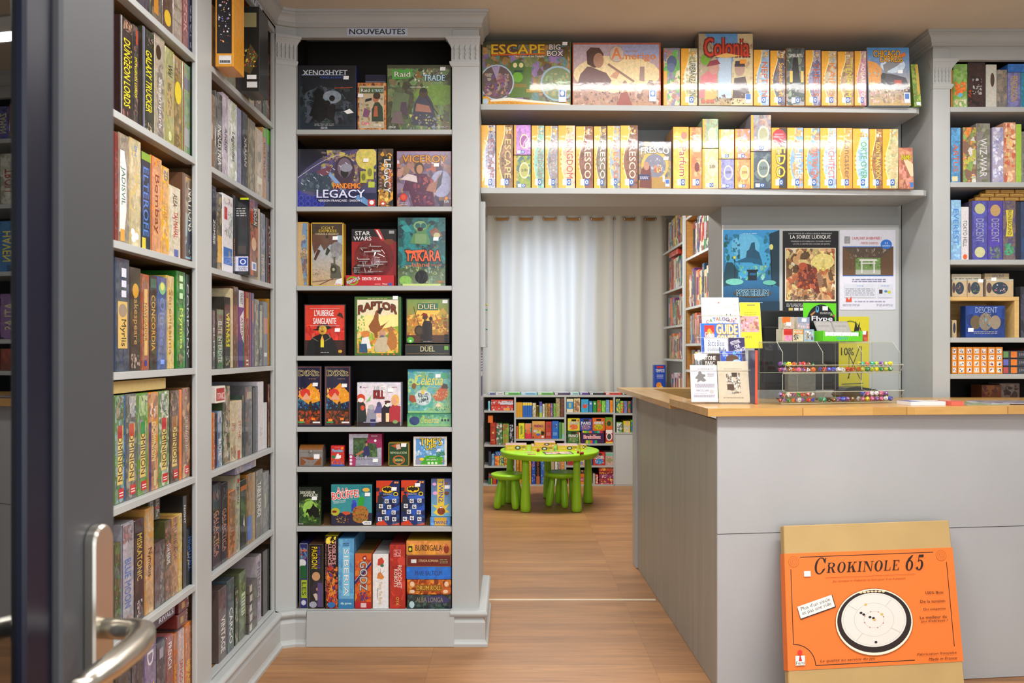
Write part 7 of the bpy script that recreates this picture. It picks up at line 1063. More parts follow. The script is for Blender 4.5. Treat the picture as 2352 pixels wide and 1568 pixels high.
c.k = 1; c.rect(0, 0, 1, 1, O, a=.04)
c.line(.09, .963, .88, .963, .003, K); c.line(.035, .86, .035, .215, .003, K); c.line(.955, .87, .955, .13, .003, K); c.line(.155, .032, .72, .032, .003, K)
for i in range(10):
    a0, a1 = math.pi/2*i/10, math.pi/2*(i+1)/10; c.line(.035+.12*math.sin(a0), .035+.18*math.cos(a0), .035+.12*math.sin(a1), .035+.18*math.cos(a1), .003, K)
for cx_, cy_ in ((.053, .925), (.925, .93)):
    for r_, cc in ((.031, 'b85a1a'), (.028, O), (.021, 'b85a1a'), (.018, O), (.011, 'b85a1a'), (.008, O)): c.ell(cx_, cy_, r_, r_*1.6, cc, 26, 0)
def didone(ch, x0, y0, x1, y1, ink, bg, sh=.2):
    """high-contrast serif capital drawn in strokes inside the given rectangle"""
    w_, h_ = x1-x0, y1-y0; asp = c.h/c.w
    def q(pts, col=ink):
        c.poly([(x0+w_*x+sh*(y-.0)*h_*asp, y0+h_*y) for x, y in pts], col, None, 0)
    def R_(a0, b0, a1, b1, col=ink): q([(a0, b0), (a1, b0), (a1, b1), (a0, b1)], col)
    def E_(cx_, cy_, rx, ry, col=ink, n_=36): q([(cx_+rx*math.cos(2*math.pi*i/n_), cy_+ry*math.sin(2*math.pi*i/n_)) for i in range(n_)], col)
    sf = .055
    if ch in 'KRLE': R_(.12, 0, .34, 1); R_(.0, 0, .46, sf); R_(.0, 1-sf, .46, 1)
    if ch == 'I': R_(.3, 0, .7, 1); R_(.05, 0, .95, sf); R_(.05, 1-sf, .95, 1)
    if ch == 'L': R_(.12, 0, .95, sf); q([(.95, 0), (.95, .34), (.9, .34), (.82, .05), (.82, 0)])
    if ch == 'E': R_(.12, 0, .95, sf); R_(.12, 1-sf, .92, 1); q([(.95, 0), (.95, .3), (.9, .3), (.82, .05)]); q([(.92, 1), (.92, .72), (.87, .72), (.8, .95)]); R_(.34, .48, .62, .53); R_(.58, .38, .64, .64)
    if ch == 'K': q([(.34, .42), (.8, .97), (.88, .97), (.34, .33)]); R_(.66, 1-sf, 1.0, 1); q([(.46, .56), (.62, .7), (.96, .04), (.7, .04)]); R_(.6, 0, 1.05, sf)
    if ch == 'R': E_(.46, .74, .42, .26); q([(.12, .48), (.46, .48), (.46, 1), (.12, 1)]); E_(.44, .74, .2, .2, bg); q([(.34, .54), (.44, .54), (.44, .94), (.34, .94)], bg); q([(.46, .5), (.66, .48), (.94, .03), (.74, .0), (.66, .1)]); R_(.74, 0, 1.04, sf)
    if ch == 'N': R_(.1, 0, .16, 1); R_(.84, 0, .9, 1); q([(.08, 1), (.34, 1), (.9, .0), (.8, .0)]); R_(-.04, 0, .3, sf); R_(.7, 1-sf, 1.04, 1); R_(-.04, 1-sf, .3, 1)
    if ch in 'OC': E_(.5, .5, .5, .53); E_(.5, .5, .24 if ch == 'O' else .3, .47, bg)
    if ch == 'C': q([(.66, .28), (1.1, .3), (1.1, .7), (.66, .72)], bg); q([(.86, .64), (.93, .64), (.93, 1.0), (.88, 1.0), (.8, .86)]); q([(.8, .1), (.95, .34), (.9, .36), (.7, .1)])
    if ch == '6': q([(.72, 1.0), (.86, 1.0), (.4, .55), (.06, .3), (.06, .5), (.3, .8)]); E_(.5, .32, .46, .34); E_(.5, .31, .2, .28, bg)
    if ch == '5': R_(.26, .84, .86, 1.0); R_(.2, .48, .28, 1.0); E_(.45, .32, .46, .34); E_(.4, .32, .2, .28, bg); q([(-.1, .12), (.3, .2), (.3, .56), (-.1, .5)], bg); E_(.14, .12, .13, .1); q([(.2, .5), (.28, .5), (.4, .62), (.3, .64)])
didone('C', .165, .81, .23, .95, '1c0d08', O)
xx = .24
for ch, wd in zip('ROKINOLE', (.056, .054, .058, .03, .062, .054, .046, .046)): didone(ch, xx, .815, xx+wd-.006, .905, '1c0d08', O); xx += wd+.0035
didone('6', .70, .81, .748, .945, '1c0d08', O); didone('5', .765, .81, .81, .945, '1c0d08', O)
c.line(.23, .773, .76, .773, .0012, 'a04a18'); c.text("Jeu tactique et d'adresse en bois pour 2 ou 4 joueurs", .27, .727, .70, .75, '9a481a', bold=0, shear=.25)
# tilted white slogan label
ct = .13
def rq(cx_, cy_, w_, h_, an, col): 
    pts = []
    for dx, dy in ((-1, -1), (1, -1), (1, 1), (-1, 1)):
        x_, y_ = dx*w_/2*c.w, dy*h_/2*c.h; pts.append((cx_+(x_*math.cos(an)-y_*math.sin(an))/c.w, cy_+(x_*math.sin(an)+y_*math.cos(an))/c.h))
    c.poly(pts, col, None, 0)
rq(.172, .522, .212, .112, .27, K); rq(.17, .526, .206, .106, .27, 'e9e6e0'); c.text("Plus d'un siècle\net pas une ride", .083, .486, .257, .566, '2a2018', .27, None, .01)
# round board
c.ell(.50, .375, .225, .29, 'a85a1c', 56, 0); c.ell(.50, .375, .222, .284, 'efe4d0', 56, 0); c.ell(.50, .38, .214, .268, '241512', 56, 0); c.ell(.498, .392, .188, .232, 'dedad2', 56, 0)
for r_, cc in ((.178, 'b5b0a8'), (.1765, 'dedad2'), (.115, '9a948c'), (.1138, 'dedad2'), (.058, '9a948c'), (.0568, 'dedad2')): c.ell(.498, .392, r_, r_*1.24, cc, 48, 0)
for a_ in (.9, 2.5, 4.05, 5.7): c.line(.498+.116*math.cos(a_), .392+.143*math.sin(a_), .498+.176*math.cos(a_), .392+.218*math.sin(a_), .0008, '8a847c')
for i in range(8): a_ = i*math.pi/4+.3; c.ell(.498+.058*math.cos(a_), .392+.072*math.sin(a_), .004, .006, 'c07860', 8, 0)
for px, py, cc in ((.44, .44, '1a1410'), (.475, .415, '1a1410'), (.495, .405, '1a1410'), (.425, .455, '1a1410'), (.5, .2, '1a1410'), (.455, .525, 'd0b060'), (.545, .435, 'd0b060'), (.5, .39, 'd0b060')): c.ell(px, py, .0085, .01, cc, 14, 0)
for i in range(7): c.ell(.43+.022*i, .63+.006*math.sin(i/6*3.1), .01, .008, 'e8cfa0', 12, 0)
for tx, x0, x1, y in (('100% Bois', .81, .915, .59), ('De la tension', .775, .92, .515), ('Du suspense', .79, .92, .445), ('Le meilleur du', .765, .922, .377), ("jeu d'adresse !", .77, .925, .342)): c.text(tx, x0, y, x1, y+.026, K, bold=.004)
c.text('La qualité au service du jeu', .178, .05, .49, .078, '4a200c', bold=.004, shear=.25); c.text('Fabrication française', .73, .065, .96, .09, '4a200c', bold=.004, shear=.25); c.text('Made in France', .795, .022, .96, .046, '4a200c', bold=.004, shear=.25)
c.rect(.04, .04, .093, .12, 'efe9e4', None, 0); c.ell(.067, .148, .013, .02, 'e0302a', 16, 0); c.poly([(.058, .075), (.064, .12), (.062, .13), (.072, .13), (.070, .12), (.077, .075)], 'c8242a', None, 0); c.text('Ferti', .043, .048, .09, .072, '333')
s.build('printed_sleeve', 'paper', tb_)
q = MB(); PP = P+U*.105+Wd*(ky1-ky0)*.79+N_*.004; q.obox(PP, U.normalized()*.026, Wd.normalized()*.02, N_*.0005, hx('f4f0f0', 0)); q.build('price_sticker', 'paper', tb_)

# ================================================================== POSTERS ON THE WALL BEHIND THE COUNTER
YP = YW-.001
t = empty('poster_board', (1.55, YW, 1.0), 'large pale grey board on the wall behind the counter', 'board'); x0, x1 = X(1658, YW), X(2062, YW)
bx(x0, YW-.012, Z(905, YW)-.15, x1, YW-.001, Z(517, YW)).build('board_panel', 'lgrey', t); bx(x0-.003, YW-.014, Z(905, YW)-.15, x0+.004, YW-.0121, Z(517, YW)).build('white_edge', 'white', t)
def poster(nm, x0, x1, y0, y1, base, ops, lab, yo=.0145, cat='poster'):
    Y = YW-yo; s = MB(); s.box(X(x0, Y), Y, Z(y1, Y), X(x1, Y), Y+.0008, Z(y0, Y), hx(base, .1)); c = Cv(s, (X(x0, Y), Y, Z(y1, Y)), (X(x1, Y)-X(x0, Y), 0, 0), (0, 0, Z(y0, Y)-Z(y1, Y)), 0, int(x0)); c.k = 1; c.rect(0, 0, 1, 1, base); c.ops(ops)
    return tag(s.build(nm, 'paper'), lab, cat, 'posters behind the counter')
poster('poster', 1661, 1790, 528, 714, '1a5a88', [('g', '123a5c', '3f9fe0'), ('e', .45, .68, .42, .28, '4ab0e4', 26, .8), ('e', .4, .8, .25, .16, '6cc4ee', 22, .8), ('b', .0, .3, .3, .95, '16528a37a254', 22, .14, .8), ('b', .72, .3, 1, .98, '15428a37a265', 22, .14, .8), ('p', [0, .42, .06, .6, .16, .6, .26, .5, .26, .34, 0, .3], '1a4a5a'), ('p', [.82, .95, 1, 1, 1, .3, .86, .34], '153a4c'), ('b', .3, .38, .75, .56, '5b99dc48a7ca', 20, .12, .7), ('p', [.4, .64, .42, .74, .46, .76, .5, .84, .56, .85, .57, .76, .64, .72, .68, .62, .56, .58], '1d5878'), ('p', [.2, .6, .5, .6, .7, .56, .68, .64, .4, .66], '1f668a'),
   ('r', .44, .38, .6, .5, '0c2432'), ('r', .42, .49, .62, .51, '0a1c28'), ('r', .47, .44, .58, .47, '1a6a9a'), ('l', .87, .3, .85, .78, .004, '12242a'), ('e', .855, .79, .035, .035, 'e8e48a'), ('l', .21, .4, .2, .68, .003, '12242a'), ('e', .2, .66, .025, .018, 'e8e060'), ('e', .75, .55, .015, .012, 'dc6'), ('e', .2, .36, .16, .04, '7cb', 16, .7), ('e', .82, .35, .12, .03, '6ba', 16, .7), ('e', .52, .22, .34, .055, '53493a', 26, .7), ('e', .52, .22, .3, .04, '1c4a66'), ('b', .2, .25, .84, .29, '644976532', 12, .08), ('t', 'MYSTERIUM', .24, .19, .8, .26, '0c1420', 0, '9fd8f4'), ('r', 0, 0, 1, .12, '123850'), ('n', .3, .1, .7, .12, 1, '9cd'), ('n', .36, .95, .6, .97, 1, 'bdf')], 'blue night scene poster with street lamps and a distant mansion, leftmost of three')
poster('poster', 1798, 1926, 530, 716, '15131a', [('r', .04, .13, .95, .79, 'e8dcc0'), ('b', .06, .15, .93, .78, '532a63c96eb8fd9754321b53dc8a85', 150, .11), ('e', .72, .62, .2, .1, 'f4e088', 20, .8), ('b', .5, .5, .9, .75, 'fe9ed8dc6', 16, .1), ('p', [.25, .3, .3, .5, .4, .6, .5, .58, .55, .48, .62, .4, .66, .24, .58, .22, .5, .36, .4, .28], '6a3020'), ('e', .36, .56, .08, .05, 'c0583a'), ('b', .25, .28, .62, .55, '832311a54c63', 30, .1), ('b', .1, .14, .6, .28, '976543b98', 16, .12),
   ('t', 'LES UTOPIALES ET LE PÔLE LUDIQUE PRÉSENTENT', .1, .955, .88, .978, 'ccc'), ('t', 'LA SOIREE LUDIQUE', .13, .895, .85, .945, 'f4f2ee', 0, None, .03), ('t', 'VENDREDI 30 OCTOBRE 2015 / DE 19H00 À MINUIT', .14, .862, .86, .882, 'bbb'), ('t', 'LA CITE, LE CENTRE DES CONGRES DE NANTES', .18, .825, .84, .845, 'bbb'), ('n', .06, .06, .4, .11, 3, 'ccc'), ('r', .1, .01, .18, .05, 'cb6'), ('r', .2, .01, .28, .05, 'ddd'), ('r', .3, .01, .38, .05, 'ddd')], 'black-framed poster with white capitals over an amber fantasy painting, middle of three')
poster('poster', 1929, 2057, 528, 711, 'e2e2ee', [('r', .05, .42, .96, .795, '3a78d0'), ('r', .05, .43, .96, .785, '5a4a3e'), ('b', .05, .6, .96, .785, '876543a98654', 30, .1), ('p', [.05, .43, .05, .78, .27, .66, .28, .43], '6e5138'), ('p', [.96, .43, .96, .78, .74, .66, .73, .43], '6a4f36'), ('r', .28, .44, .73, .65, '7a9a5a'), ('b', .28, .52, .73, .65, '5738a59c7463', 20, .12), ('r', .28, .44, .73, .5, 'b8bcae'), ('r', .38, .46, .405, .62, 'e8e8e4'), ('r', .6, .46, .625, .62, 'e8e8e4'), ('r', .35, .61, .66, .635, 'e8e8e4'), ('r', .37, .575, .64, .59, 'e8e8e4'), ('b', .1, .5, .24, .7, '543765876', 10, .1),
   ('t', "L'A.M.J FAIT SA RENTRÉE !", .22, .87, .74, .92, 'cc6a6a'), ('t', '- PORTES OUVERTES -', .36, .82, .7, .85, 'c88'), ('e', .83, .82, .1, .06, '2f78d8', 22), ('t', '3-4\noctobre', .76, .79, .9, .85, 'cfe0f8'), ('r', .08, .83, .18, .92, '999'), ('b', .08, .83, .18, .92, 'dde889', 12, .1), ('n', .22, .35, .82, .4, 2, '88a'), ('r', .08, .15, .64, .32, 'd6dae4'), ('r', .68, .15, .94, .32, 'd6dae4'), ('t', 'LIVE', .3, .29, .42, .305, '4a88d0'), ('t', 'FORUM', .74, .29, .88, .305, '4a88d0'), ('n', .1, .18, .62, .28, 4, '99a'), ('r', .7, .2, .76, .25, '433'), ('e', .82, .23, .03, .015, '58b'), ('e', .88, .22, .03, .02, 'cc4'), ('p', [.1, .1, .12, .16, .16, .12, .2, .17, .21, .1], 'e05030'), ('n', .26, .1, .82, .12, 1, '88a'), ('n', .05, .05, .35, .08, 2, 'aab'), ('n', .65, .05, .95, .08, 2, 'aab')], 'white poster with photo of a wooden gateway and torii, rightmost of three')
poster('poster', 1926, 1996, 727, 905, 'd8cc2a', [('e', .38, .85, .3, .1, '777a2a'), ('e', .38, .84, .29, .09, 'd8cc2a'), ('p', [.5, .8, .56, .95, .62, .86, .7, .94, .68, .8], '1c1c14'), ('l', .7, .86, .84, .7, .004, '1c1c14'), ('n', .2, .78, .6, .82, 1, '443'), ('n', .3, .7, .85, .75, 2, '443'), ('l', .24, .6, .7, .2, .004, '222218'), ('l', .7, .62, .3, .2, .004, '222218'), ('l', .34, .2, .34, .58, .003, '222218'), ('l', .74, .18, .74, .62, .004, '222218'), ('l', .1, .13, .8, .14, .004, '222218'), ('t', '10%', .08, .5, .5, .6, '3a3a20'), ('n', .1, .1, .8, .12, 1, '443'), ('t', 'À CÔTÉ DE CHEZ VOUS', .1, .02, .85, .06, '443')], 'yellow poster with black line drawing, right of the dark monitor')

# ================================================================== THINGS ON THE COUNTER
zc1 = ZC+.0005
# monitor
t = empty('monitor', (1.28, 3.86, ZC), 'black flat monitor seen from behind on the counter', 'monitor')
Ym = 3.82; x0, x1 = X(1735, Ym), X(1927, Ym)
s = MB(); s.box(x0, Ym, Z(895, Ym), x1, Ym+.02, Z(713, Ym), ch=.004); s.build('screen_case', 'black', t)
s = MB(); s.box(x0+.03, Ym-.018, Z(880, Ym), x1-.03, Ym-.0003, Z(750, Ym), ch=.006); s.build('rear_cover', 'black', t)
s = MB(); [s.box(x0+.03+.012*i, Ym-.0195, Z(752, Ym)+.004, x0+.035+.012*i, Ym-.0182, Z(752, Ym)+.012) for i in range(18)]; s.build('vent_slots', 'black', t)
bx((x0+x1)/2-.09, Ym-.05, ZC+.0005, (x0+x1)/2+.09, 3.85, ZC+.008, ch=.003).build('stand_base', 'black', t); bx((x0+x1)/2-.02, Ym+.005, ZC+.008, (x0+x1)/2+.02, Ym+.018, Z(895, Ym)+.01).build('stand_neck', 'black', t)
M['edge'] = mat('acrylic_edge', 'b8bba8', .2, spec=.6)
# leaflet rack: clear tiers with leaflets
t = empty('leaflet_rack', (.86, 3.55, ZC), 'clear plastic tiered leaflet rack at the left end of the counter', 'leaflet rack')
LG = 'leaflets in the clear counter rack'
def quadY(x0, x1, yt, yb, c, lean=0):
    """sheet leaning back by a fifth of its height; c = depth of its plane at the counter top"""
    def at(y):
        Y = c
        for _ in range(3): Y = c+.2*(Z(y, Y)-1.11)
        return Y, Z(y, Y)
    (Y0, z0), (Y1, z1) = at(yb), at(yt)
    return V3((X(x0, Y0), Y0, z0)), V3((X(x1, Y0)-X(x0, Y0), 0, 0)), V3((0, Y1-Y0, z1-z0))
def leaf(x0, x1, yt, yb, Y, base, ops, lab, lean=.03, th=.003):
    A, U, W = quadY(x0, x1, yt, yb, Y, lean); return gbox(A, U, W, th, base, ops, 'paper', lab, 'leaflet', LG, 'leaflet', side='ddd')
ca = [('e', .25, .74, .14, .09, 'c8c8c8'), ('e', .25, .735, .125, .078, 'dcdbd8'), ('e', .7, .68, .2, .14, 'bcbcbc'), ('e', .7, .675, .185, .125, 'dcdbd8'), ('p', [.45, .76, .56, .78, .54, .7], 'c4c4c4'), ('p', [.86, .76, .98, .8, .94, .72], 'c4c4c4'), ('e', .66, .66, .012, .02, '333'), ('e', .76, .66, .012, .02, '333'), ('e', .46, .9, .02, .015, 'c44'), ('e', .9, .58, .02, .015, 'c44'), ('e', .9, .9, .06, .04, 'ccc'), ('e', .9, .9, .05, .03, 'dcdbd8'),
      ('t', 'C', .1, .49, .17, .55, 'c8445c'), ('t', 'A', .19, .51, .27, .58, '4a9a4a'), ('t', 'T', .28, .53, .36, .6, '4a6ab0'), ('t', 'A', .36, .54, .45, .61, 'd86a3a'), ('t', 'L', .46, .545, .52, .615, '4a8a6a'), ('t', 'O', .53, .54, .62, .61, '7a5aa0'), ('t', 'G', .63, .53, .71, .6, '3a3a7a'), ('t', 'U', .72, .51, .8, .58, 'b84a4a'), ('t', 'E', .82, .49, .89, .55, '8a5a9a'), ('t', '201', .42, .44, .62, .5, '654')]
leaf(1615, 1703, 683, 800, 3.535, 'dcdbd8', ca, 'white catalogue with sketched sheep heads, back of the leaflet rack')
leaf(1704, 1752, 694, 800, 3.540, 'e8d81e', [('r', 0, .35, .9, .7, 'c89aa8'), ('b', 0, .36, .9, .7, 'e9aca7a54ebc864', 24, .12), ('n', .2, .72, .8, .82, 2, 'a9a020'), ('r', .35, .93, .75, .96, '99934a'), ('t', '2015', .2, .22, .5, .27, '8a8020')], 'yellow leaflet with pink picture, right side of the leaflet rack')
leaf(1611, 1700, 742, 815, 3.524, '2a68d0', [('b', 0, 0, 1, .3, '6ade9347d', 10, .2, .4), ('r', .1, .4, .36, .94, 'c82418'), ('e', .23, .7, .06, .14, 'e8a020'), ('t', 'Goliath', .11, .55, .35, .72, 'fff'), ('r', .1, .36, .36, .44, 'c8a820'), ('t', 'GUIDE', .42, .66, .97, .96, 'f4f0c8', 0, 'b89020', .03), ('t', 'CONSEIL', .42, .34, .97, .62, 'f4f0c8', 0, 'b89020', .03)], 'blue guide leaflet with rounded cream capitals and red logo')
leaf(1620, 1675, 775, 845, 3.511, 'dfe6f0', [('t', 'Bottie Bleue', .15, .72, .85, .92, '223a6a', 0, None, 0, .2), ('n', .12, .56, .7, .68, 3, '446'), ('t', 'Belle', .62, .5, .92, .68, '223a6a'), ('r', .2, .0, .8, .4, '2f1f86'), ('t', 'LA', .28, .2, .45, .36, 'dde')], 'pale leaflet with blue brush lettering, left middle tier')
leaf(1676, 1714, 775, 845, 3.516, '2a1a58', [('t', 'FESTIVAL\nCINÉ\nALTERNATIF', .08, .5, .95, .92, 'e8e4f0', .35), ('e', .5, .2, .4, .15, '6a4a3a')], 'dark purple leaflet with slanted white capitals, middle tier')
leaf(1614, 1658, 810, 880, 3.500, '3a2a20', [('t', 'STONE\nPARC', .12, .6, .75, .9, 'e8e4dc'), ('p', [0, 0, 0, .35, 1, .6, 1, 0], 'd8d0a8')], 'brown leaflet with white lettering, lower middle tier at left')
leaf(1657, 1708, 806, 880, 3.495, '2448b8', [('b', 0, .3, 1, 1, '34b5af249abd', 20, .14), ('e', .55, .75, .3, .14, '5a3a28'), ('e', .75, .62, .24, .12, 'a8c8e8'), ('e', .6, .6, .15, .08, 'dde')], 'deep blue picture leaflet, lower middle tier at right')
leaf(1640, 1666, 838, 915, 3.482, 'a0c820', [('r', .2, .3, .8, .95, 'c8c8c8'), ('n', .1, .05, .9, .2, 2, '9a6')], 'lime green leaflet between the two front sheets')
meeple = [('e', .36, .78, .07, .05, '777'), ('p', [.16, .64, .3, .76, .44, .76, .56, .74, .57, .7, .48, .66, .58, .6, .56, .56, .46, .55, .38, .58, .26, .53, .24, .54, .27, .62], '777')]
leaf(1588, 1650, 838, 923, 3.46, 'd6d4e0', [('t', 'SOIRÉES-JEUX', .28, .87, .88, .92, '222', 0, None, .02, .1)]+meeple+[('r', .64, .68, .9, .8, 'c8c8d0'), ('n', .65, .69, .89, .79, 3, '888'), ('n', .16, .4, .9, .5, 4, '556'), ('t', 'MACALLAN', .2, .28, .66, .34, '99a'), ('n', .12, .23, .6, .25, 1, '99a'), ('e', .78, .28, .08, .05, 'bbb'), ('n', .1, .13, .9, .2, 3, '889')], 'white game-night sheet with grey pawn figure, front left of the rack')
leaf(1652, 1723, 829, 924, 3.46, 'c8bca6', [('n', .2, .8, .8, .84, 2, '987'), ('b', .26, .2, .72, .72, '543ddd876322bbbeed654', 60, .09, .3), ('r', .28, .3, .5, .44, '4a3020'), ('r', .45, .62, .62, .72, '3a2a20'), ('n', .14, .1, .8, .13, 1, '765')], 'beige sheet with collage drawing, front right of the rack')
for i, (x0, x1, yt, yb, Y) in enumerate(((1606, 1719, 724, 805, 3.529), (1602, 1720, 775, 850, 3.506), (1598, 1722, 812, 885, 3.489), (1588, 1728, 850, 925, 3.4535))):
    A, U, W = quadY(x0, x1, yt, yb, Y, .025); s = MB(); s.mesh([A, A+U, A+U+W, A+W], [(0, 1, 2, 3)]); s.build('clear_front', 'glass', t)
    s = MB(); s.obox(A+W, U, (0, 0, .0015), (0, .0015, 0)); s.build('clear_edge', 'edge', t)
for i, x_ in enumerate((.7425, 1.008)):
    s = MB(); hi_ = 1.40 if i == 0 else 1.325; s.mesh([(x_, 3.452, zc1), (x_, 3.62, zc1), (x_, 3.62, hi_), (x_, 3.57, hi_), (x_, 3.52, 1.26), (x_, 3.47, 1.2)], [(0, 1, 2, 3, 4, 5)]); s.build('clear_side', 'glass', t)
bx(.743, 3.45, zc1, 1.007, 3.62, zc1+.003).build('clear_base', 'glass', t)
A = V3((1.014, 3.45, zc1)); gbox(A, (.011, 0, 0), (0, 0, .225), .1, 'e0481e', (), 'card', 'slim orange folder standing between rack and dice dispenser', 'folder', None, 'folder', side='446')

# ---- clear dice dispenser
DA = V3((1.105, 3.40, zc1)); DU = V3((.555, .16, 0)); DW = DU.length; u = DU.normalized(); n = V3((-u.y, u.x, 0))  # n points away from viewer
t = empty('dice_dispenser', tuple(DA+DU*.5), 'clear acrylic dice dispenser with six bins on the counter', 'dice dispenser')
gm = bpy.data.materials.new('clear_acrylic'); gm.use_nodes = True; nt = gm.node_tree; N = nt.nodes; L = nt.links; N.remove(N['Principled BSDF'])
a1 = N.new('ShaderNodeBsdfTransparent'); a1.inputs[0].default_value = (.9, .91, .89, 1); a2 = N.new('ShaderNodeBsdfGlossy'); a2.inputs['Roughness'].default_value = .05; mm = N.new('ShaderNodeMixShader'); mm.inputs[0].default_value = .08
L.new(a1.outputs[0], mm.inputs[1]); L.new(a2.outputs[0], mm.inputs[2]); L.new(mm.outputs[0], N['Material Output'].inputs[0]); M['acrylic'] = gm
HT = .262; D0 = .16
def DP(a_, b_, c_): return DA+u*a_+n*b_+V3((0, 0, c_))
prof = [(-.0, 0), (D0, 0), (D0, HT), (.03, HT), (-.012, HT-.045), (-.012, .17), (-.035, .165), (-.012, .125), (-.012, .06), (-.04, .055)]
for k in range(4):
    a_ = DW*k/3; s = MB(); vs = [DP(a_-.0012, b_, c_) for b_, c_ in prof]+[DP(a_+.0012, b_, c_) for b_, c_ in prof]; m_ = len(prof)
    s.mesh(vs, [tuple(range(m_))], mi=0); s.mesh(vs, [(i, (i+1) % m_, (i+1) % m_+m_, i+m_) for i in range(m_)], mi=1); s.build('divider' if 0 < k < 3 else 'side_panel', ['acrylic', 'edge'], t)
def pane(nm, b0, c0, b1, c1, th=.0022):
    s = MB(); P0, P1 = DP(.0012, b0, c0), DP(.0012, b1, c1); U_ = u*(DW-.0024); W_ = P1-P0; nn_ = U_.cross(W_).normalized()*th
    s.mesh([P0, P0+U_, P0+U_+W_, P0+W_], [(0, 1, 2, 3)], mi=0); s.obox(P0, U_, W_.normalized()*.002, nn_, mi=1); s.obox(P0+W_, U_, -W_.normalized()*.002, nn_, mi=1); s.build(nm, ['acrylic', 'edge'], t)
pane('top_panel', .03, HT-.002, D0, HT-.002); pane('rear_panel', D0-.002, .002, D0-.002, HT-.004)
pane('bin_floor', -.0, .003, D0-.004, .003); pane('bin_floor', -.012, .128, D0-.004, .128); pane('bin_lip', -.002, .004, -.038, .055); pane('bin_lip', -.012, .131, -.034, .165)
dc = [('c03028', 'red'), ('208848', 'green'), ('e0d020', 'yellow'), ('2848c0', 'blue'), ('e86828', 'orange'), ('8050a0', 'purple'), ('e0e0e8', 'white'), ('20a880', 'teal'), ('d06090', 'pink'), ('181818', 'black'), ('a8b828', 'lime'), ('7a5030', 'brown')]
def die(P, r, kind, col, rot):
    s = MB(); s_ = hx(col, 0)
    if kind == 0: V = [(1, 1, 1), (1, -1, -1), (-1, 1, -1), (-1, -1, 1)]; Fc = [(0, 1, 2), (0, 2, 3), (0, 3, 1), (1, 3, 2)]
    elif kind == 1: V = [(1, 0, 0), (-1, 0, 0), (0, 1, 0), (0, -1, 0), (0, 0, 1), (0, 0, -1)]; Fc = [(0, 2, 4), (2, 1, 4), (1, 3, 4), (3, 0, 4), (2, 0, 5), (1, 2, 5), (3, 1, 5), (0, 3, 5)]
    elif kind == 2: V = [(x, y, z) for x in (-.7, .7) for y in (-.7, .7) for z in (-.7, .7)]; Fc = [(0, 1, 3, 2), (4, 6, 7, 5), (0, 4, 5, 1), (2, 3, 7, 6), (0, 2, 6, 4), (1, 5, 7, 3)]
    else:
        g = (1+5**.5)/2; q_ = 1/math.sqrt(1+g*g); V = [(-q_, g*q_, 0), (q_, g*q_, 0), (-q_, -g*q_, 0), (q_, -g*q_, 0), (0, -q_, g*q_), (0, q_, g*q_), (0, -q_, -g*q_), (0, q_, -g*q_), (g*q_, 0, -q_), (g*q_, 0, q_), (-g*q_, 0, -q_), (-g*q_, 0, q_)]
        Fc = [(0, 11, 5), (0, 5, 1), (0, 1, 7), (0, 7, 10), (0, 10, 11), (1, 5, 9), (5, 11, 4), (11, 10, 2), (10, 7, 6), (7, 1, 8), (3, 9, 4), (3, 4, 2), (3, 2, 6), (3, 6, 8), (3, 8, 9), (4, 9, 5), (2, 4, 11), (6, 2, 10), (8, 6, 7), (9, 8, 1)]
    ca_, sa_ = math.cos(rot), math.sin(rot); cb, sb_ = math.cos(rot*1.7), math.sin(rot*1.7); vs = []
    nv = math.sqrt(sum(q*q for q in V[0]))
    for x, y, z in V: x, y, z = x/nv, y/nv, z/nv; x, y = x*ca_-y*sa_, x*sa_+y*ca_; y, z = y*cb-z*sb_, y*sb_+z*cb; vs.append((P.x+x*r, P.y+y*r, P.z+z*r))
    s.mesh(vs, Fc, s_)
    # a pale pip on the face turned to the shop
    best = min(Fc, key=lambda f: sum(vs[i][1] for i in f)/len(f)); ctr = V3([sum(vs[i][k] for i in best)/len(best) for k in range(3)]); nr = (ctr-P).normalized(); tx = nr.cross(V3((0, 0, 1))).normalized()*r*.16; ty = nr.cross(tx)
    s.face([ctr+nr*.0002-tx-ty, ctr+nr*.0002+tx-ty, ctr+nr*.0002+tx+ty, ctr+nr*.0002-tx+ty], hx('eee' if col[0] != 'e' else '222', 0))
    return s.build('die', 'card', origin=P)
M['card'].node_tree.nodes['Principled BSDF'].inputs['Coat Weight'].default_value = .25
R = random.Random(12)
bins = [(0, 1, 'upper left', [0, 2, 4, 6, 9, 8, 1, 5, 11], (3, 1, 0), 26), (1, 1, 'upper middle', [3, 5, 3, 0, 6], (2,), 12), (2, 1, 'upper right', [4, 7, 10, 1, 5, 2, 4], (3,), 24), (0, 0, 'lower left', [0, 4, 5, 1, 6, 3, 0], (0, 1), 26), (1, 0, 'lower middle', [7, 6, 3, 11, 9, 5], (3, 2), 13), (2, 0, 'lower right', [8, 3, 2, 5, 6, 8], (3,), 20)]
cellw = DW/3
for bi, up_, nm, cols, kinds, cnt in bins:
    r = .0115; nx = int((cellw-.012)/(2.04*r)); k = 0
    fl_ = (.1325 if up_ else .0065)
    for j in range(cnt):
        row = j//nx; ix = j % nx; lay, dep = (0, row) if row < 2 else (1, row-2)
        a_ = cellw*bi+.007+r+ix*2.04*r
        if a_ > cellw*(bi+1)-.004-r: continue
        P = DP(a_, .006+dep*2.05*r, fl_+r*(1.02+2.03*lay))
        ci = cols[R.randrange(len(cols))]; kd = kinds[j % len(kinds)]
        o = die(P, r, kd, dc[ci][0], R.uniform(0, 6)); tag(o, f"small {dc[ci][1]} plastic die among others in the {nm} bin of the dispenser", 'die', 'dice in the clear dispenser bins')
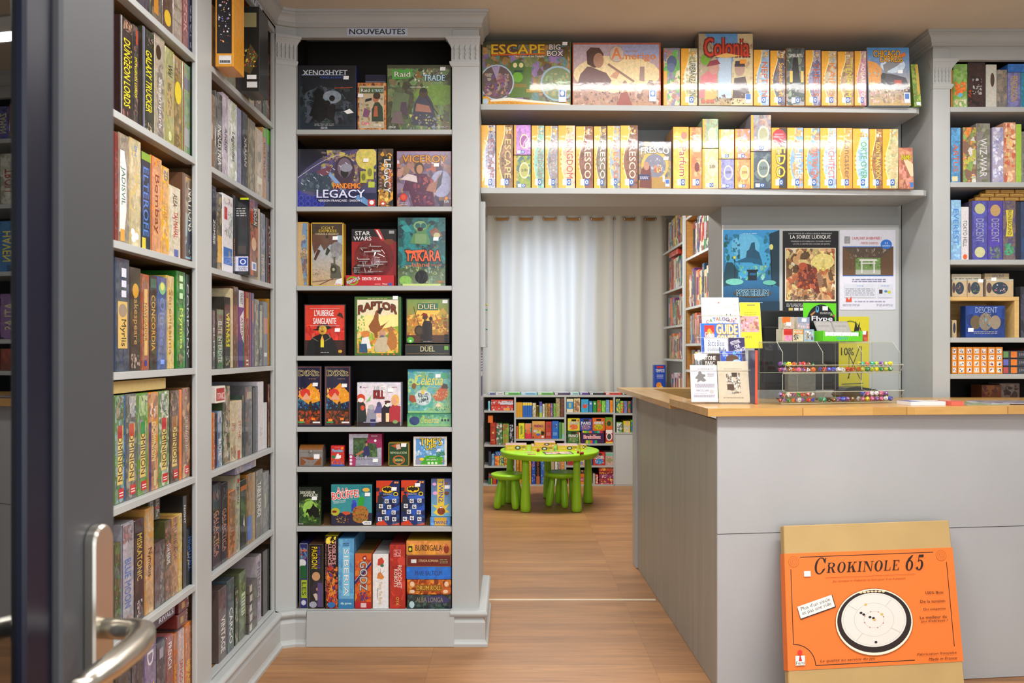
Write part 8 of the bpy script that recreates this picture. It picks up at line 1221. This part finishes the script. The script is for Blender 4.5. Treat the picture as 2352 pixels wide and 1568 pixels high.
# goods on top of the dispenser
zt2 = zc1+HT+.001; PG = 'boxes on top of the dice dispenser'
def onb(a0, wd, h, d, b0, z0, base, ops, lab, m='card', nm='puzzle_box', st=None, cat='puzzle'): return gbox(DP(a0, b0, 0)+V3((0, 0, z0-zc1)), u*wd, (0, 0, h), d, base, ops, m, lab, cat, PG, nm, side='bba', sticker=st)
cov = [('r', 0, 0, .18, 1, '9a9a70')]
onb(.02, .058, .05, .03, .035, zt2, 'c8a8a0', cov+[('r', .3, .5, 1, 1, 'c83028'), ('b', .3, 0, 1, .5, 'e7ad69f8b', 10, .2), ('n', .35, .6, .95, .9, 2, 'a22')], 'small clear-boxed puzzle with red and pink label, lower left on the dispenser')
onb(.082, .05, .05, .03, .035, zt2, 'd8c8a0', [('r', .05, .6, 1, .95, 'c89048'), ('b', .05, .05, .6, .6, '222554888', 8, .2), ('b', .5, .05, .95, .6, '8ac9bdcc8', 8, .2), ('t', 'PUZZLE', .1, .68, .9, .88, 'eee')], 'small puzzle box with amber band, lower middle on the dispenser')
onb(.135, .05, .05, .03, .035, zt2, '8ab0cc', [('b', .1, .1, .9, .9, 'eee8ac333ddca98', 22, .2)], 'small puzzle box with husky dog picture, lower right of the clear group')
onb(.03, .06, .05, .028, .036, zt2+.051, 'b8a898', cov+[('r', .0, .5, .66, 1, 'd87028'), ('b', .1, 0, .66, .5, 'b98765dcc', 10, .2)], 'small orange-topped puzzle stacked at the upper left of the dispenser', st=(.03, .013, .022))
onb(.105, .058, .05, .028, .036, zt2+.051, 'a0a8b8', [('b', 0, 0, 1, .5, 'e89dcca88', 10, .2), ('r', 0, .5, 1, 1, '8a98b0')], 'small grey-blue puzzle stacked in the second upper place on the dispenser', st=(.03, .03, .022))
# green display box
t = empty('display_box', tuple(DP(.3, .05, HT)), 'bright green countertop display box with round black header card', 'display box'); gr = '5cc81e'
a0 = .185; W0 = .2
s = MB(); P = DP(a0-.01, .095, HT+.001); s.obox(P, u*.165, (0, 0, .165), n*.002, hx(gr, 0)); c = Cv(s, P, u*.165, (0, 0, .165), 0, 3); c.ell(.55, .45, .42, .52, '14161a', 36, 0); c.ell(.52, .46, .43, .5, '14161a', 36, 0); c.ell(.42, .84, .05, .09, '4a9ac8'); c.ell(.42, .86, .025, .05, '14161a'); c.poly([(.2, .7), (.36, .8), (.36, .76), (.24, .66)], 'a87848'); c.lines(.5, .72, .85, .78, 2, 'ccc'); c.text('Flype', .25, .5, .88, .66, 'f4f0fa', bold=.05); c.poly([(.8, .68), (.86, .74), (.9, .68)], '6c3', None, 0); c.poly([(.88, .66), (.95, .72), (.95, .64)], 'c35', None, 0); s.build('header_card', 'card', t)
q = MB(); q.obox(DP(a0+.085, .0935, HT+.135), u*.026, (0, 0, .018), n*.0006, hx('fff', 0)); q.build('price_sticker', 'paper', t)
s = MB(); P = DP(a0+.018, .005, HT+.001); s.obox(P, u*W0, (0, 0, .022), n*.0015, hx(gr, 0)); s.obox(P+V3((0, 0, .022)), u*.012, (0, 0, .022), n*.0015, hx(gr, 0)); s.obox(P+V3((0, 0, .022))+u*(W0-.012), u*.012, (0, 0, .022), n*.0015, hx(gr, 0))
s.obox(P, (0, 0, .044), n*.09, u*.0015, hx(gr, 0)); s.obox(P+u*W0, (0, 0, .044), n*.09, u*-.0015, hx(gr, 0)); c = Cv(s, P, u*W0, (0, 0, .022)); c.text('DJECO', .36, .22, .62, .8, '2a9ad0', bold=.03); s.build('tray', 'card', t)
for i in range(4):
    o = gbox(DP(a0+.034+.042*i, .0085, HT+.003), u*.04, (0, 0, .036), .012, 'eeecea', [('e', .3+.2*j, .55, .05, .06, '222') for j in range(3)]+[('e', .5, .35, .05, .06, '222')], 'card', f"white card edge with black dots, {ORD[i+1]} from left in the green display tray", 'dice card', 'white dotted cards in the green display tray', 'dice_card', side='ddd')
for i in range(2):
    A_ = DP(a0+.02+.085*i, .03, HT+.03); gbox(A_, u*.082, V3((0, 0, .058))+n*.035, .006, '8e8c88', [('r', .04, .1, .96, .9, '9a9894'), ('n', .15, .6, .85, .75, 1, '777'), ('b', .1, .1, .9, .3, '555bba777', 8, .12), ('b', .2, .4, .8, .6, 'aaa988', 5, .15)], 'wrap', ['left', 'right'][i]+' grey clear-cased game leaning in the green display box', 'game case', 'grey cased games in the green display box', 'game_case', side='999')
onb(.412, .042, .045, .03, .035, zt2, 'b04a30', [('b', 0, 0, 1, 1, 'a43c54b65', 14, .2)], 'small red-brown puzzle right of the green display tray', st=(.02, .03, .022))
onb(.36+.02, .06, .028, .028, .1, zt2, '5a4a40', [('b', 0, 0, 1, 1, '443876b97', 14, .2)], 'small brown puzzle at the back right corner of the dispenser top')
# small things behind and beside
s = MB(); s.box(1.235, 3.70, zc1, 1.36, 3.75, 1.24, hx('8a8a84', .5), ch=.004); tag(s.build('receipt_printer', 'card'), 'grey slanted box seen through the clear dispenser', 'device')
s = MB(); pr = [(1.52, zc1), (1.72, zc1), (1.72, 1.135), (1.66, 1.158), (1.58, 1.172), (1.53, 1.165), (1.505, 1.13)]; s.mesh([(x, 3.78, z) for x, z in pr]+[(x, 3.9, z) for x, z in pr], [tuple(range(7)), tuple(range(7, 14))]+[(i, (i+1) % 7, (i+1) % 7+7, i+7) for i in range(7)], hx('2a2c30', .1)); tag(s.build('card_terminal', 'card'), 'dark rounded device behind the right end of the dispenser', 'device')
flat('booklet', 1.62, 3.36, zc1, .15, .1, .1, 'e0e2e8', [('r', 0, 0, .3, 1, '5a68b0'), ('r', .72, 0, .8, 1, 'd8b030')], 'white booklet with blue spine lying right of the dispenser', 'booklet', None, .016)
flat('booklet', 1.785, 3.36, zc1, .055, .09, .1, 'd86858', [], 'small red booklet next to the white one on the counter', 'booklet', None, .017)
flat('magazine', 1.86, 3.38, zc1, .19, .2, .12, '9aa884', [('b', .0, .0, 1, 1, 'ad8dddbbc8a6', 16, .16, .4)], 'green and white magazine lying flat on the counter', 'magazine', None, .003, 'wrap')
flat('magazine', 1.98, 3.42, zc1+.0035, .22, .2, -.05, 'a8a4b4', [('b', .0, .0, 1, 1, 'dde99abbc778', 16, .16, .4)], 'lilac-grey magazine overlapping the green one on the counter', 'magazine', None, .003, 'wrap')

# ================================================================== OPEN GLASS DOOR NEAR THE CAMERA
TH_ = math.radians(6.2); dv = V3((math.sin(TH_), math.cos(TH_), 0)); dn = V3((math.cos(TH_), -math.sin(TH_), 0))  # dn faces the shop side (right)
M0 = V3((-.437, .75, 0))
t = empty('glass_door', tuple(M0), 'dark grey glazed door standing open at the left edge', 'door')
def DQ(tt, off, z): return M0+dv*tt+dn*off+V3((0, 0, z))
s = MB(); s.obox(DQ(.044, .0, .01), dv*.088, (0, 0, 2.3), -dn*.045, ch=.003); s.build('stile', 'door', t)
s = MB(); s.obox(DQ(.004, -.008, .12), dv*.0395, (0, 0, 2.1), -dn*.03, ch=.003); s.build('glazing_bead', 'gasket', t)
gmat = mat('dark_door_glass', '020304', .012, ior=1.9, spec=.9); M['doorglass'] = gmat
s = MB(); s.obox(DQ(-.62, -.016, .12), dv*.624, (0, 0, 2.1), -dn*.012); s.build('door_glass', 'doorglass', t)
s = MB(); s.obox(DQ(-.72, 0, .01), dv*.1, (0, 0, 2.3), -dn*.045, ch=.003); s.build('stile', 'door', t)
for z0, z1 in ((.01, .12), (2.22, 2.31)): s = MB(); s.obox(DQ(-.62, 0, z0), dv*.664, (0, 0, z1-z0), -dn*.045); s.build('rail', 'door', t)
# handle: rounded backplate and curved lever
s = MB(); n_ = 16; c0 = .0945; hw = .0165; zt3 = 1.158-.0; zb3 = .93; ring = [(c0-hw, zb3)]+[(c0+hw, zb3)]+[(c0+hw*math.cos(math.pi*i/n_), zt3-hw+hw*math.sin(math.pi*i/n_)) for i in range(n_+1)]
m_ = len(ring); vs = [DQ(a_, .001, z_) for a_, z_ in ring]+[DQ(a_, .0095, z_) for a_, z_ in ring]+[DQ(c0+(a_-c0)*.88, .012, zb3+(z_-zb3)*.99) for a_, z_ in ring]
s.mesh(vs, [tuple(range(m_))[::-1], tuple(range(2*m_, 3*m_))]+[(i, (i+1) % m_, (i+1) % m_+m_, i+m_) for i in range(m_)]+[(i+m_, (i+1) % m_+m_, (i+1) % m_+2*m_, i+2*m_) for i in range(m_)]); s.build('backplate', 'steel', t)
s = MB(); zl = 1.052; pts = [DQ(.095, .011, zl), DQ(.095, .03, zl), DQ(.094, .044, zl), DQ(.088, .056, zl), DQ(.07, .066, zl), DQ(.04, .073, zl), DQ(.0, .078, zl), DQ(-.03, .079, zl), DQ(-.05, .076, zl-.001)]
s.tube(pts, [.0105, .0105, .0115, (.013, .0125), (.013, .0125), (.013, .012), (.0125, .011), (.011, .01), (.008, .007)], 16); s.build('lever', 'steel', t)
s = MB(); s.lathe(DQ(.0945, .012, .96), [(.009, 0), (.009, .004), (.003, .005)], 16, tuple(dn)); s.build('lock_cylinder', 'steel', t)
